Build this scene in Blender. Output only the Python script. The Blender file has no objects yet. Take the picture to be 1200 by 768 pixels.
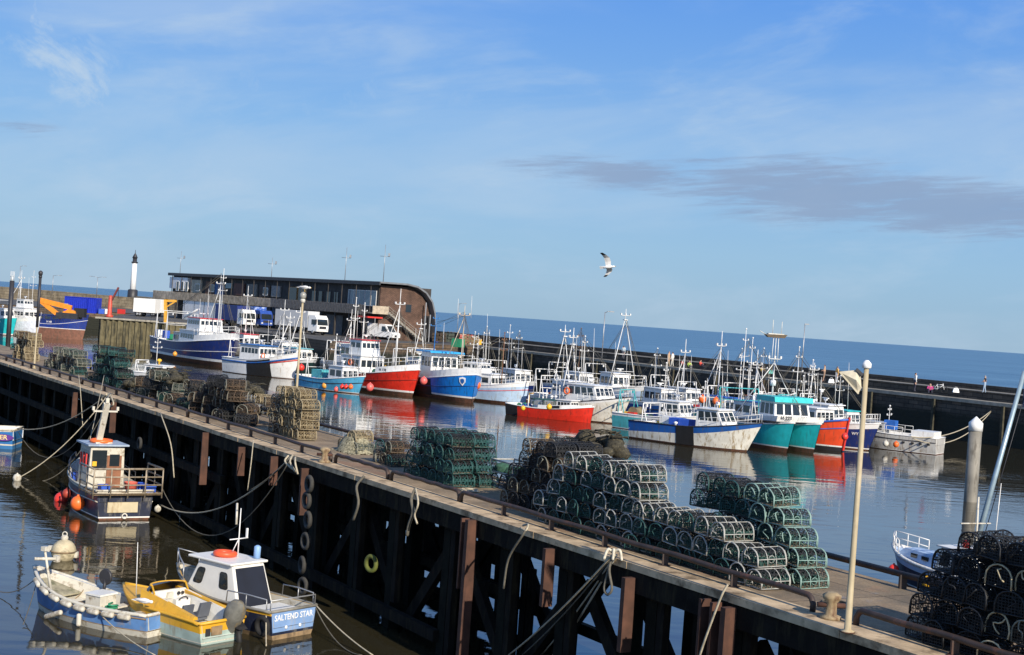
import bpy, bmesh, math, random
from math import sin, cos, pi, radians, atan2, sqrt
from mathutils import Vector, Matrix, Euler
random.seed(7)
SC = bpy.context.scene
COL = SC.collection
R = random.random
def U(a, b): return random.uniform(a, b)

# ------------------------------------------------------------------ camera
FPX = 1650.0            # focal length in photo pixels (1200 wide)
ROLL = radians(4.05)
PITCH = math.atan(12*cos(ROLL)/FPX)
CZ = 9.4                # eye height over the water
QZ = 4.2                # quay level
cam_d = bpy.data.cameras.new('camera')
cam = bpy.data.objects.new('camera', cam_d); COL.objects.link(cam)
cam_d.sensor_width = 36; cam_d.lens = 36*FPX/1200
cam_d.clip_start = .1; cam_d.clip_end = 90000
CM = (Matrix.Rotation(pi/2-PITCH, 3, 'X') @ Matrix.Rotation(ROLL, 3, 'Z'))
cam.matrix_world = Matrix.Translation((0, 0, CZ)) @ CM.to_4x4()
SC.camera = cam
def ray(px, py): return CM @ Vector((px-600, -(py-384), -FPX))
def at(px, py, z=0.0):
    d = ray(px, py); k = (z-CZ)/d.z; return Vector((d.x*k, d.y*k, z))
def atY(px, py, Y):
    d = ray(px, py); k = Y/d.y; return Vector((d.x*k, Y, CZ+d.z*k))
# the harbour's own axes: t across (away from the near pier's front edge), s along the piers
RV = Vector((.859, .512, 0)); DV = Vector((-.512, .859, 0)); NV = -RV
def TS(t, s, z=0.0): return RV*t + DV*s + Vector((0, 0, z))
def ts(p): return (p.x*.859+p.y*.512, -p.x*.512+p.y*.859)
def atT(px, py, t):
    d = ray(px, py); k = t/(d.x*.859+d.y*.512); return Vector((d.x*k, d.y*k, CZ+d.z*k))

# ------------------------------------------------------------------ materials
_mats = {}
def M(name, col, rough=.6, metal=0.0, var=.18, scale=2.5, bump=0.0, stain=None, amt=.35, sscale=(1.2, 1.2, .35), spec=.5, emit=None):
    """procedural paint / wood / stone: base colour with uneven tone, optional stains of their own shape, fine bump"""
    if name in _mats: return _mats[name]
    m = bpy.data.materials.new(name); m.use_nodes = True
    nt = m.node_tree; N = nt.nodes; L = nt.links
    b = N['Principled BSDF']
    b.inputs['Roughness'].default_value = rough; b.inputs['Metallic'].default_value = metal
    b.inputs['Specular IOR Level'].default_value = spec
    tc = N.new('ShaderNodeTexCoord')
    nz = N.new('ShaderNodeTexNoise'); nz.inputs['Scale'].default_value = scale; nz.inputs['Detail'].default_value = 5
    L.new(tc.outputs['Object'], nz.inputs['Vector'])
    mr = N.new('ShaderNodeMapRange'); mr.inputs[1].default_value = .3; mr.inputs[2].default_value = .7
    mr.inputs[3].default_value = 1-var; mr.inputs[4].default_value = 1+var
    L.new(nz.outputs['Fac'], mr.inputs[0])
    mx = N.new('ShaderNodeVectorMath'); mx.operation = 'SCALE'; mx.inputs[0].default_value = col
    L.new(mr.outputs[0], mx.inputs['Scale'])
    out = mx.outputs[0]
    if stain:
        mp = N.new('ShaderNodeMapping'); mp.inputs['Scale'].default_value = sscale; L.new(tc.outputs['Object'], mp.inputs['Vector'])
        n2 = N.new('ShaderNodeTexNoise'); n2.inputs['Scale'].default_value = 3; n2.inputs['Detail'].default_value = 7; n2.inputs['Roughness'].default_value = .65
        L.new(mp.outputs[0], n2.inputs['Vector'])
        r2 = N.new('ShaderNodeMapRange'); r2.inputs[1].default_value = .62-.25*amt; r2.inputs[2].default_value = .76-.2*amt; r2.inputs[4].default_value = min(1, .5+amt)
        L.new(n2.outputs['Fac'], r2.inputs[0])
        mi = N.new('ShaderNodeMix'); mi.data_type = 'RGBA'; L.new(r2.outputs[0], mi.inputs[0]); L.new(out, mi.inputs[6]); mi.inputs[7].default_value = (*stain, 1)
        out = mi.outputs[2]
    L.new(out, b.inputs['Base Color'])
    if bump:
        bp = N.new('ShaderNodeBump'); bp.inputs['Strength'].default_value = .6; bp.inputs['Distance'].default_value = bump
        n3 = N.new('ShaderNodeTexNoise'); n3.inputs['Scale'].default_value = scale*6; n3.inputs['Detail'].default_value = 6
        L.new(tc.outputs['Object'], n3.inputs['Vector']); L.new(n3.outputs['Fac'], bp.inputs['Height']); L.new(bp.outputs[0], b.inputs['Normal'])
    if emit: b.inputs['Emission Color'].default_value = (*emit, 1); b.inputs['Emission Strength'].default_value = 1
    _mats[name] = m; return m
RUST = (.12, .04, .015); GRIME = (.06, .05, .035)
WHITE = M('white boat paint', (.78, .78, .76), .35, var=.07, stain=(.40, .28, .16), amt=.22, sscale=(1.4, 1.4, .3))
WHITE2 = M('clean white paint', (.82, .82, .80), .4, var=.04)
DIRTYW = M('weathered white paint', (.62, .60, .53), .55, var=.12, stain=(.22, .17, .10), amt=.35)
GLASS = M('dark window glass', (.02, .028, .034), .06, var=.05, spec=.8)
BLACK = M('black rubber', (.012, .012, .013), .7, var=.3, bump=.004)
DARK = M('dark painted steel', (.03, .03, .035), .5, var=.25)
STEEL = M('grey galvanised steel', (.38, .39, .40), .45, .6, var=.15)
RUSTY = M('rusty steel', (.075, .032, .019), .8, var=.4, stain=(.05, .022, .015), amt=.5, bump=.004)
ALU = M('white mast paint', (.70, .70, .68), .4, var=.08)
ANTI = M('brown antifouling', (.13, .055, .03), .8, var=.3, stain=(.05, .045, .03), amt=.5)
DECKG = M('grey deck paint', (.22, .23, .23), .7, var=.25, stain=GRIME, amt=.3)
ORANGE = M('orange buoy plastic', (.85, .16, .03), .4, var=.06)
REDB = M('red buoy plastic', (.75, .045, .03), .38, var=.06)
PINKB = M('faded pink buoy plastic', (.80, .14, .12), .4, var=.06)
YELLOW = M('yellow plastic', (.80, .45, .03), .45, var=.08)
BLUEP = M('blue plastic', (.03, .10, .50), .45, var=.1)
ROPE = M('pale rope', (.42, .37, .27), .9, var=.25, scale=12)
ROPED = M('weathered dark rope', (.12, .11, .085), .9, var=.25, scale=12)
REDP = M('red plastic', (.62, .04, .03), .45, var=.08)
GREENP = M('green plastic', (.03, .25, .12), .5, var=.1)
CREAM = M('cream pole paint', (.50, .45, .33), .6, var=.12, stain=(.2, .16, .1), amt=.15)

# ------------------------------------------------------------------ mesh building
class MB:
    def __init__(s): s.v = []; s.f = []; s.m = []; s.sm = []
    def add(s, vs, fs, mi=0, smooth=False):
        o = len(s.v); s.v += [Vector(p) for p in vs]
        for f in fs: s.f.append([i+o for i in f]); s.m.append(mi); s.sm.append(smooth)
        return s
    def hexa(s, p, mi=0):   # 8 corners: bottom ring then top ring
        return s.add(p, [(3, 2, 1, 0), (4, 5, 6, 7), (0, 1, 5, 4), (1, 2, 6, 5), (2, 3, 7, 6), (3, 0, 4, 7)], mi)
    def box(s, c, d, mi=0, rz=0.0, rot=None):
        c = Vector(c); h = Vector(d)/2; A = rot if rot is not None else Matrix.Rotation(rz, 3, 'Z')
        q = [(-1, -1), (1, -1), (1, 1), (-1, 1)]
        return s.hexa([c + A @ Vector((x*h.x, y*h.y, z*h.z)) for z in (-1, 1) for x, y in q], mi)
    def beam(s, p, q, w, h, mi=0):
        p = Vector(p); q = Vector(q); d = (q-p).normalized()
        up = Vector((0, 0, 1)) if abs(d.z) < .9 else Vector((0, 1, 0))
        a = d.cross(up).normalized()*w/2; b = a.cross(d).normalized()*h/2
        return s.hexa([p-a-b, p+a-b, p+a+b, p-a+b, q-a-b, q+a-b, q+a+b, q-a+b], mi)
    def tube(s, p, q, r, r2=None, n=8, mi=0):
        return s.path([p, q], r, n, mi, r2=r2)
    def path(s, pts, r, n=6, mi=0, closed=False, r2=None):
        pts = [Vector(p) for p in pts]; k = len(pts); vs = []; fs = []
        ref = None
        for i, p in enumerate(pts):
            if closed: d = (pts[(i+1) % k]-pts[i-1])
            else: d = pts[min(i+1, k-1)]-pts[max(i-1, 0)]
            if d.length < 1e-9: d = Vector((0, 0, 1))
            d.normalize()
            if ref is None:
                ref = Vector((0, 0, 1)) if abs(d.z) < .9 else Vector((1, 0, 0))
            a = d.cross(ref)
            if a.length < 1e-3: a = d.cross(Vector((.3, .8, .5)))
            a.normalize(); b = d.cross(a); ref = a.cross(d)*1.0
            rr = r if r2 is None else r+(r2-r)*i/(k-1)
            for j in range(n):
                w = 2*pi*j/n; vs.append(p+a*cos(w)*rr+b*sin(w)*rr)
        K = k if closed else k-1
        for i in range(K):
            for j in range(n):
                i2 = (i+1) % k; fs.append((i*n+j, i*n+(j+1) % n, i2*n+(j+1) % n, i2*n+j))
        s.add(vs, fs, mi, True)
        if not closed:
            o = len(s.v)-len(vs)
            s.f.append([o+j for j in range(n)][::-1]); s.m.append(mi); s.sm.append(False)
            s.f.append([o+(k-1)*n+j for j in range(n)]); s.m.append(mi); s.sm.append(False)
        return s
    def lathe(s, prof, n=12, c=(0, 0, 0), mi=0, A=None):
        c = Vector(c); A = A or Matrix.Identity(3); vs = []; fs = []
        for (r, z) in prof:
            for j in range(n):
                w = 2*pi*j/n; vs.append(c+A @ Vector((r*cos(w), r*sin(w), z)))
        for i in range(len(prof)-1):
            for j in range(n): fs.append((i*n+j, i*n+(j+1) % n, (i+1)*n+(j+1) % n, (i+1)*n+j))
        s.add(vs, fs, mi, True)
        o = len(s.v)-len(vs)
        s.f.append([o+j for j in range(n)][::-1]); s.m.append(mi); s.sm.append(False)
        s.f.append([o+(len(prof)-1)*n+j for j in range(n)]); s.m.append(mi); s.sm.append(False)
        return s
    def ball(s, c, r, n=12, mi=0, sz=(1, 1, 1)):
        k = max(4, n//2); pr = [(sin(pi*i/k)*1.0 if 0 < i < k else .02, -cos(pi*i/k)) for i in range(k+1)]
        return s.lathe(pr, n, c, mi, Matrix.Diagonal(Vector(sz)*r))
    def ring(s, c, Rr, r, A=None, n=16, m=6, mi=0):
        A = A or Matrix.Identity(3); c = Vector(c)
        return s.path([c+A @ Vector((Rr*cos(2*pi*i/n), Rr*sin(2*pi*i/n), 0)) for i in range(n)], r, m, mi, closed=True)
    def prism(s, poly, z0, z1, mi=0):
        k = len(poly); vs = [Vector((p[0], p[1], z0)) for p in poly]+[Vector((p[0], p[1], z1)) for p in poly]
        return s.add(vs, [tuple(range(k))[::-1], tuple(range(k, 2*k))]+[(i, (i+1) % k, k+(i+1) % k, k+i) for i in range(k)], mi)
    def slab(s, c4, th, a=(0, 1), b=(0, 1), off=.012, mi=0):
        """a thin box standing proud of the quad c4 (bl, br, tr, tl), spanning fractions a along and b up"""
        A, B, C_, D = [Vector(p) for p in c4]
        n = (B-A).cross(D-A).normalized()
        P = lambda x, y: (A*(1-x)+B*x)*(1-y)+(D*(1-x)+C_*x)*y
        q = [P(a[0], b[0]), P(a[1], b[0]), P(a[1], b[1]), P(a[0], b[1])]
        return s.hexa([p+n*(off-th) for p in q]+[p+n*off for p in q], mi)
    def mesh(s, name, mats, weld=True):
        me = bpy.data.meshes.new(name)
        me.from_pydata([tuple(v) for v in s.v], [], s.f)
        mats = mats if isinstance(mats, (list, tuple)) else [mats]
        for m in mats: me.materials.append(m)
        me.polygons.foreach_set('material_index', s.m); me.polygons.foreach_set('use_smooth', s.sm)
        if weld:
            bm = bmesh.new(); bm.from_mesh(me); bmesh.ops.recalc_face_normals(bm, faces=bm.faces); bm.to_mesh(me); bm.free()
        me.update(); return me
    def build(s, name, mats, parent=None, origin=None, wc=False, weld=True):
        """link as ONE object; wc: the vertices are world coordinates and the parent (or own origin) is subtracted"""
        if parent is not None and wc:
            inv = parent.matrix_basis.inverted()
            if parent.parent: inv = inv @ parent.parent.matrix_basis.inverted()
            s.v = [inv @ v for v in s.v]
        if parent is None and origin is None and s.v:
            xs = [v.x for v in s.v]; ys = [v.y for v in s.v]; zs = [v.z for v in s.v]
            origin = Vector(((min(xs)+max(xs))/2, (min(ys)+max(ys))/2, min(zs)))
        if parent is None:
            s.v = [v-Vector(origin) for v in s.v]
        o = bpy.data.objects.new(name, s.mesh(name, mats, weld)); COL.objects.link(o)
        if parent is not None: o.parent = parent
        else: o.location = origin
        return o
def tag(o, label=None, cat=None, group=None, kind=None):
    if label: o['label'] = label
    if cat: o['category'] = cat
    if group: o['group'] = group
    if kind: o['kind'] = kind
    return o
def empty(name, loc, rz=0.0, label=None, cat=None, group=None):
    o = bpy.data.objects.new(name, None); COL.objects.link(o); o.empty_display_size = .3
    o.location = loc; o.rotation_euler = (0, 0, rz)
    o.matrix_basis = Matrix.Translation(Vector(loc)) @ Matrix.Rotation(rz, 4, 'Z')
    return tag(o, label, cat, group)
def copy_tree(o, parent=None):
    c = o.copy(); COL.objects.link(c)
    if parent is not None: c.parent = parent
    for ch in o.children: copy_tree(ch, c)
    return c
def text_obj(name, s, size, mat, parent, A, pos, ext=.004, sx=1.0, spacing=1.0):
    """raised lettering; A: columns are (reading direction, up, out)"""
    cu = bpy.data.curves.new(name, 'FONT'); cu.body = s; cu.size = size; cu.extrude = ext; cu.offset = size*.010
    cu.align_x = 'CENTER'; cu.align_y = 'CENTER'; cu.resolution_u = 3; cu.space_character = spacing
    t = bpy.data.objects.new(name, cu); COL.objects.link(t)
    dg = bpy.context.evaluated_depsgraph_get(); me = bpy.data.meshes.new_from_object(t.evaluated_get(dg))
    bpy.data.objects.remove(t); me.materials.clear(); me.materials.append(mat)
    for v in me.vertices: v.co = A @ Vector((v.co.x*sx, v.co.y, v.co.z)) + Vector(pos)
    o = bpy.data.objects.new(name, me); COL.objects.link(o); o.parent = parent
    return o
def sag(p, q, dip, n=14):
    p = Vector(p); q = Vector(q); return [p.lerp(q, i/n)-Vector((0, 0, dip*4*(i/n)*(1-i/n))) for i in range(n+1)]
ORD = ['first', 'second', 'third', 'fourth', 'fifth', 'sixth', 'seventh', 'eighth', 'ninth', 'tenth', 'eleventh', 'twelfth', 'thirteenth', 'fourteenth']
# ------------------------------------------------------------------ boats
def hull_fn(P):
    L, B = P['L'], P['B']; fb, fm, fa = P['f']; tr = P.get('tr', .85); rake = P.get('rake', .8); D = P.get('draft', .5)
    pw = P.get('pw', 2.6)
    def yb(a):
        k = 1.0
        if a < .35: k = tr+(1-tr)*sin(a/.35*pi/2)
        if a > .5: k *= 1-((a-.5)/.5)**pw
        return max(B/2*k, .025)
    def yw(a):
        k = P.get('wl', .9)
        if a < .35: k *= tr*.95+(1-tr*.95)*sin(a/.35*pi/2)
        if a > .35: k *= 1-((a-.35)/.65)**P.get('pww', 1.9)
        return max(B/2*k, .02)
    def zs(a):
        return fm+(fa-fm)*(1-a/.4)**2 if a < .4 else fm+(fb-fm)*((a-.4)/.6)**1.7
    def pt(a, z, side):
        if z >= 0:
            q = min(1, z/zs(a)); y = yw(a)+(yb(a)-yw(a))*q**P.get('fl', .8); x = -L/2+L*a-rake*(1-q)*a**6
        else:
            q = -z/D; y = yw(a)*sqrt(max(0.0, 1-q*q*.98)); x = -L/2+L*a-rake*(1+q*.4)*a**6
        return Vector((x, y*side, z))
    return yb, yw, zs, pt
def hull(root, P, name='hull', yoff=0.0):
    yb, yw, zs, pt = hull_fn(P); n = P.get('n', 22); D = P.get('draft', .5)
    bs0, bs1 = P.get('boot', (.22, .38)); f0, f1 = P.get('bf', (.82, .82)); bul = P.get('bul', .6); wd = P.get('fd', 2.0)
    mats = [P.get('anti', ANTI), P.get('bootm', WHITE), P['hull'], P.get('band', WHITE), P.get('inner', WHITE)]
    mb = MB(); A = [i/n for i in range(n+1)]
    rows = [lambda a: -D, lambda a: -D*.45, lambda a: bs0, lambda a: bs1, lambda a: bs1+(zs(a)*(f0+(f1-f0)*a)-bs1)*.5,
            lambda a: max(bs1+.01, zs(a)*(f0+(f1-f0)*a)), lambda a: zs(a)]
    mrow = [0, 0, 1, 2, 2, 3]
    o = Vector((0, yoff, 0))
    for side in (1, -1):
        vs = [pt(a, r(a), side)+o for a in A for r in rows]; K = len(rows)
        for k in range(K-1):
            mb.add([v for i in range(n+1) for v in (vs[i*K+k], vs[i*K+k+1])], [(2*i, 2*i+2, 2*i+3, 2*i+1) for i in range(n)], mrow[k], True)
        # bulwark inside
        inn = []
        for a in A:
            zd = zs(a)-(bul if a < wd else .05); yi = max(yb(a)-.07, .012); pd = pt(a, zd, 1)
            inn += [Vector((pt(a, zs(a), 1).x-.02, yi*side, zs(a)))+o, Vector((pd.x-.04, max(pd.y-.07, .008)*side, zd))+o]
        mb.add(inn, [(2*i, 2*i+2, 2*i+3, 2*i+1) for i in range(n)], 4, True)
        mb.add([v for i, a in enumerate(A) for v in (vs[i*K+K-1], inn[2*i])], [(2*i, 2*i+2, 2*i+3, 2*i+1) for i in range(n)], 3)
    # transom
    for k in range(len(rows)-1):
        a0, a1 = rows[k](0), rows[k+1](0)
        mb.add([pt(0, a0, 1)+o, pt(0, a0, -1)+o, pt(0, a1, -1)+o, pt(0, a1, 1)+o], [(0, 1, 2, 3)], mrow[k])
    zt = zs(0); y = yb(0)-.07
    mb.add([(-P['L']/2+.07, y+yoff, zt), (-P['L']/2+.07, -y+yoff, zt), (-P['L']/2+.07, -y+yoff, zt-bul), (-P['L']/2+.07, y+yoff, zt-bul)], [(0, 1, 2, 3)], 4)
    mb.add([(-P['L']/2, y+yoff, zt), (-P['L']/2, -y+yoff, zt), (-P['L']/2+.07, -y+yoff, zt), (-P['L']/2+.07, y+yoff, zt)], [(0, 1, 2, 3)], 4)
    h = mb.build(name, mats, root)
    # deck
    dk = MB(); ds = []
    for a in A:
        zd = zs(a)-(bul if a < wd else .05)-.004; pd = pt(a, zd, 1); yi = max(pd.y-.06, .008); x = pd.x-.04
        ds += [Vector((x, yi, zd))+o, Vector((x, -yi, zd))+o]
    dk.add(ds, [(2*i, 2*i+2, 2*i+3, 2*i+1) for i in range(n)]); dk.build('deck', P.get('deckm', DECKG), root)
    # gunwale capping and rubbing strake
    g = MB(); r = P.get('gr', .05)
    port = [pt(a, zs(a), 1)+o for a in A]; star = [pt(a, zs(a), -1)+o for a in A]
    g.path(port[::-1]+star if False else [port[0]]+port, r, 6); g.path([star[0]]+star, r, 6); g.tube(port[0], star[0], r, n=6)
    g.build('gunwale', P.get('gm', WHITE), root)
    if P.get('strake'):
        g = MB(); q = P['strake'][0]
        for sd in (1, -1): g.path([pt(a, zs(a)*q, sd)+o for a in A], P['strake'][2] if len(P['strake']) > 2 else .045, 5)
        g.build('rubbing_strake', P['strake'][1], root)
    return yb, yw, zs, pt
def house(root, x0, x1, w, z0, h, mat, nf=3, ns=2, rake=.3, roof=None, aft=False, wh=(.5, .82), back=.0, over=.12, wname='window', taper=.92, rth=.07, arake=0.0, sside=(0.06, .94)):
    """deckhouse from x0 (aft) to x1 (fore); returns top z"""
    yb_, yt = w/2, w/2*taper
    c = [Vector(p) for p in ((x0, -yb_, z0), (x1, -yb_, z0), (x1, yb_, z0), (x0, yb_, z0), (x0+arake, -yt, z0+h), (x1-rake, -yt, z0+h), (x1-rake, yt, z0+h), (x0+arake, yt, z0+h))]
    mb = MB(); mb.hexa(c); mb.build('wheelhouse', mat, root)
    rf = MB(); rf.hexa([c[4]+Vector((-over, -over, 0.002)), c[5]+Vector((over*1.6, -over, .002)), c[6]+Vector((over*1.6, over, .002)), c[7]+Vector((-over, over, .002)),
                        c[4]+Vector((-over, -over, rth)), c[5]+Vector((over*1.2, -over, rth)), c[6]+Vector((over*1.2, over, rth)), c[7]+Vector((-over, over, rth))])
    rf.build('roof', roof or mat, root)
    front = (c[1], c[2], c[6], c[5]); sp = (c[2], c[3], c[7], c[6]); ss = (c[0], c[1], c[5], c[4]); aftf = (c[3], c[0], c[4], c[7])
    def wins(face, k, a0=.05, a1=.95):
        for i in range(k):
            g = (a1-a0)/k; MB().slab(face, .04, (a0+i*g+g*.1, a0+(i+1)*g-g*.1), wh).build(wname, GLASS, root)
    wins(front, nf, .03, .97); wins(sp, ns, *sside); wins(ss, ns, 1-sside[1], 1-sside[0])
    if aft: wins(aftf, 2, .05, .6)
    return z0+h+rth
def rails(root, P, a0, a1, h=.8, k=6, mat=None, stern=False, mids=1, name='railing', r=.022):
    yb, yw, zs, pt = hull_fn(P); mb = MB()
    A = [a0+(a1-a0)*i/k for i in range(k+1)]
    for sd in (1, -1):
        P0 = [pt(a, zs(a), sd) for a in A]
        for p in P0: mb.tube(p, p+Vector((0, 0, h)), r, n=5)
        for j in range(mids+1): mb.path([p+Vector((0, 0, h*(j+1)/(mids+1))) for p in P0], r, 5)
    if stern:
        p, q = pt(A[0], zs(A[0]), 1), pt(A[0], zs(A[0]), -1)
        for j in range(mids+1): mb.tube(p+Vector((0, 0, h*(j+1)/(mids+1))), q+Vector((0, 0, h*(j+1)/(mids+1))), r, n=5)
        for f in (.33, .66): mb.tube(p.lerp(q, f), p.lerp(q, f)+Vector((0, 0, h)), r, n=5)
    return mb.build(name, mat or ALU, root)
def aframe(root, x, z0, h, spread=1.0, lean=0.0, mat=None, top=1.2, xtree=.6, name='mast'):
    mb = MB(); a = Vector((x+lean, 0, z0+h))
    for sd in (1, -1): mb.tube((x, sd*spread, z0), a+Vector((0, sd*.07, 0)), .055, .04, n=7)
    mb.tube((x, -spread*.5, z0+h*.5), (x, spread*.5, z0+h*.5), .04, n=5)
    mb.tube((x, -spread*.75, z0+h*.25), (x, spread*.75, z0+h*.25), .04, n=5)
    mb.tube(a-Vector((0, 0, .1)), a+Vector((0, 0, top)), .05, .03, n=6)
    mb.tube(a+Vector((0, -xtree, top*.4)), a+Vector((0, xtree, top*.4)), .04, n=5)
    for y in (-xtree, 0, xtree): mb.box(a+Vector((0, y, top*.4+.14)), (.14, .14, .2))
    mb.box(a, (.35, .45, .1))
    return mb.build(name, mat or ALU, root)
def tripod(root, x, z0, h, legs=((-2.4, 1.0), (-2.4, -1.0)), mat=None, top=1.6, name='mast'):
    mb = MB(); a = Vector((x, 0, z0+h))
    mb.tube((x, 0, z0), a, .075, .055, n=8)
    for dx, dy in legs: mb.tube((x+dx, dy, z0), a-Vector((0, 0, .15)), .038, n=6)
    mb.tube(a, a+Vector((0, 0, top)), .05, .03, n=6); mb.tube(a+Vector((0, -.6, .15)), a+Vector((0, .6, .15)), .04, n=5)
    for y in (-.6, 0, .6): mb.box(a+Vector((0, y, .3)), (.15, .15, .22))
    mb.tube(a+Vector((0, -.4, -h*.3)), a+Vector((0, .4, -h*.3)), .035, n=5)
    return mb.build(name, mat or ALU, root)
def polemast(root, x, z0, h, mat=None, y=0.0, r=.05, name='mast', trees=((.7, .6), (.88, .35)), lean=0.0):
    r = min(r, .085)*.85; mb = MB(); mb.tube((x, y, z0), (x+lean, y, z0+h), r, r*.55, n=7)
    for f, w in trees:
        c = Vector((x+lean*f, y, z0+h*f)); mb.tube(c-Vector((0, w, 0)), c+Vector((0, w, 0)), r*.5, n=5)
        for q in (-1, 1): mb.box(c+Vector((0, q*w, .08)), (.1, .1, .16))
    mb.ball((x+lean, y, z0+h+.06), .09, 6)
    return mb.build(name, mat or ALU, root)
def radar(root, x, y, z, w=.7):
    mb = MB(); mb.lathe([(.05, 0), (.05, .25), (.16, .26), (.17, .4), (.12, .43)], 8, (x, y, z)); mb.box((x, y, z+.48), (.13, w*1.6, .09), rz=R()*2)
    mb.build('radar', WHITE2, root)
def whips(root, pts):
    for (x, y, z, h) in pts: MB().tube((x, y, z), (x-.05*h, y, z+h), .03, .018, n=4).build('antenna', ALU, root)
def rigging(root, segs, r=.02):
    segs = list(segs)
    for p, q in list(segs):
        p = Vector(p); q = Vector(q)
        for dy in (-.9, .9): segs.append((p-Vector((0, 0, .4)), q+Vector((0, dy*(.25 if abs(q.x) > 4 else 1), 0))))
    p = Vector(segs[0][0])
    for dy in (-1.5, 1.5): segs.append((p-Vector((0, 0, .2)), (p.x-.4, dy, max(1.0, p.z*.22))))
    mb = MB()
    for p, q in segs: mb.tube(p, q, r, n=3)
    mb.build('rigging', ROPED, root)
def lifering(root, c, A=None, rad=.3): MB().ring(c, rad, .07, A or Matrix.Rotation(pi/2, 3, 'X'), 14, 6).build('lifebuoy', ORANGE, root)
def drum(root, x, z, w=1.2, r=.4, mat=None):
    mb = MB(); A = Matrix.Rotation(pi/2, 3, 'X')
    mb.lathe([(r, -w/2-.03), (r, -w/2), (r*.75, -w/2+.01), (r*.8, 0), (r*.75, w/2-.01), (r, w/2), (r, w/2+.03)], 12, (x, 0, z+r+.05), 0, A)
    for s_ in (-1, 1): mb.box((x, s_*(w/2+.1), z+r*.5), (.3, .08, r*1.2))
    mb.build('net_drum', mat or GREENP, root)
def gantry(root, x, z, w, h, mat=None, name='gantry', d=.0):
    mb = MB()
    for s_ in (-1, 1):
        mb.tube((x, s_*w/2, z), (x+d, s_*w/2*.9, z+h), .045, n=6); mb.tube((x+.8, s_*w/2, z), (x+d, s_*w/2*.9, z+h*.9), .04, n=5)
    mb.tube((x+d, -w/2*.9, z+h), (x+d, w/2*.9, z+h), .05, n=6); mb.tube((x+d, -w/2*.95, z+h*.6), (x+d, w/2*.95, z+h*.6), .035, n=5)
    for y in (-.3, .35): mb.box((x+d, y*w, z+h-.2), (.14, .14, .24))
    return mb.build(name, mat or ALU, root)
def rubmat(root, P, a0, a1, side, top=.95, bot=.05, name='rubbing_mat', mat=None):
    yb, yw, zs, pt = hull_fn(P); mb = MB(); n = 6; vs = []
    for i in range(n+1):
        a = a0+(a1-a0)*i/n
        for q in (bot, .5*(bot+top), top):
            p = pt(a, zs(a)*q, side); vs += [p+Vector((0, .035*side, 0)), p-Vector((0, .02*side, 0))]
    fs = []
    for i in range(n):
        for j in range(2):
            b = i*6+j*2; fs.append((b, b+6, b+8, b+2)); fs.append((b+1, b+3, b+9, b+7))
        fs.append((i*6+4, i*6+10, i*6+11, i*6+5)); fs.append((i*6, i*6+1, i*6+7, i*6+6))
    fs += [(0, 2, 3, 1), (2, 4, 5, 3), (n*6, n*6+1, n*6+3, n*6+2), (n*6+2, n*6+3, n*6+5, n*6+4)]
    mb.add(vs, fs); mb.build(name, mat or BLACK, root)
def name_on_hull(root, P, s, a, q, size, side, mat, sx=1.0):
    """lettering that follows the flare of the bow"""
    yb, yw, zs, pt = hull_fn(P)
    p = pt(a, zs(a)*q, side); du = (pt(a+.03, zs(a)*q, side)-pt(a-.03, zs(a)*q, side)).normalized()*(1 if side < 0 else -1)
    dv = (pt(a, zs(a)*min(1, q+.1), side)-pt(a, zs(a)*(q-.1), side)).normalized(); n = du.cross(dv).normalized(); dv = n.cross(du)
    A = Matrix((du, dv, n)).transposed()
    return text_obj('lettering', s, size, mat, root, A, p+n*.03, .006, sx)
BOATS = []
def boat_root(name, label, cat, bow, hd, L, group=None, roll=0.0):
    h = radians(hd); f = Vector((cos(h), sin(h), 0)); c = Vector((bow[0], bow[1], 0))-f*L/2
    r = empty(name, c, h, label, cat, group); BOATS.append(r); return r
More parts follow.
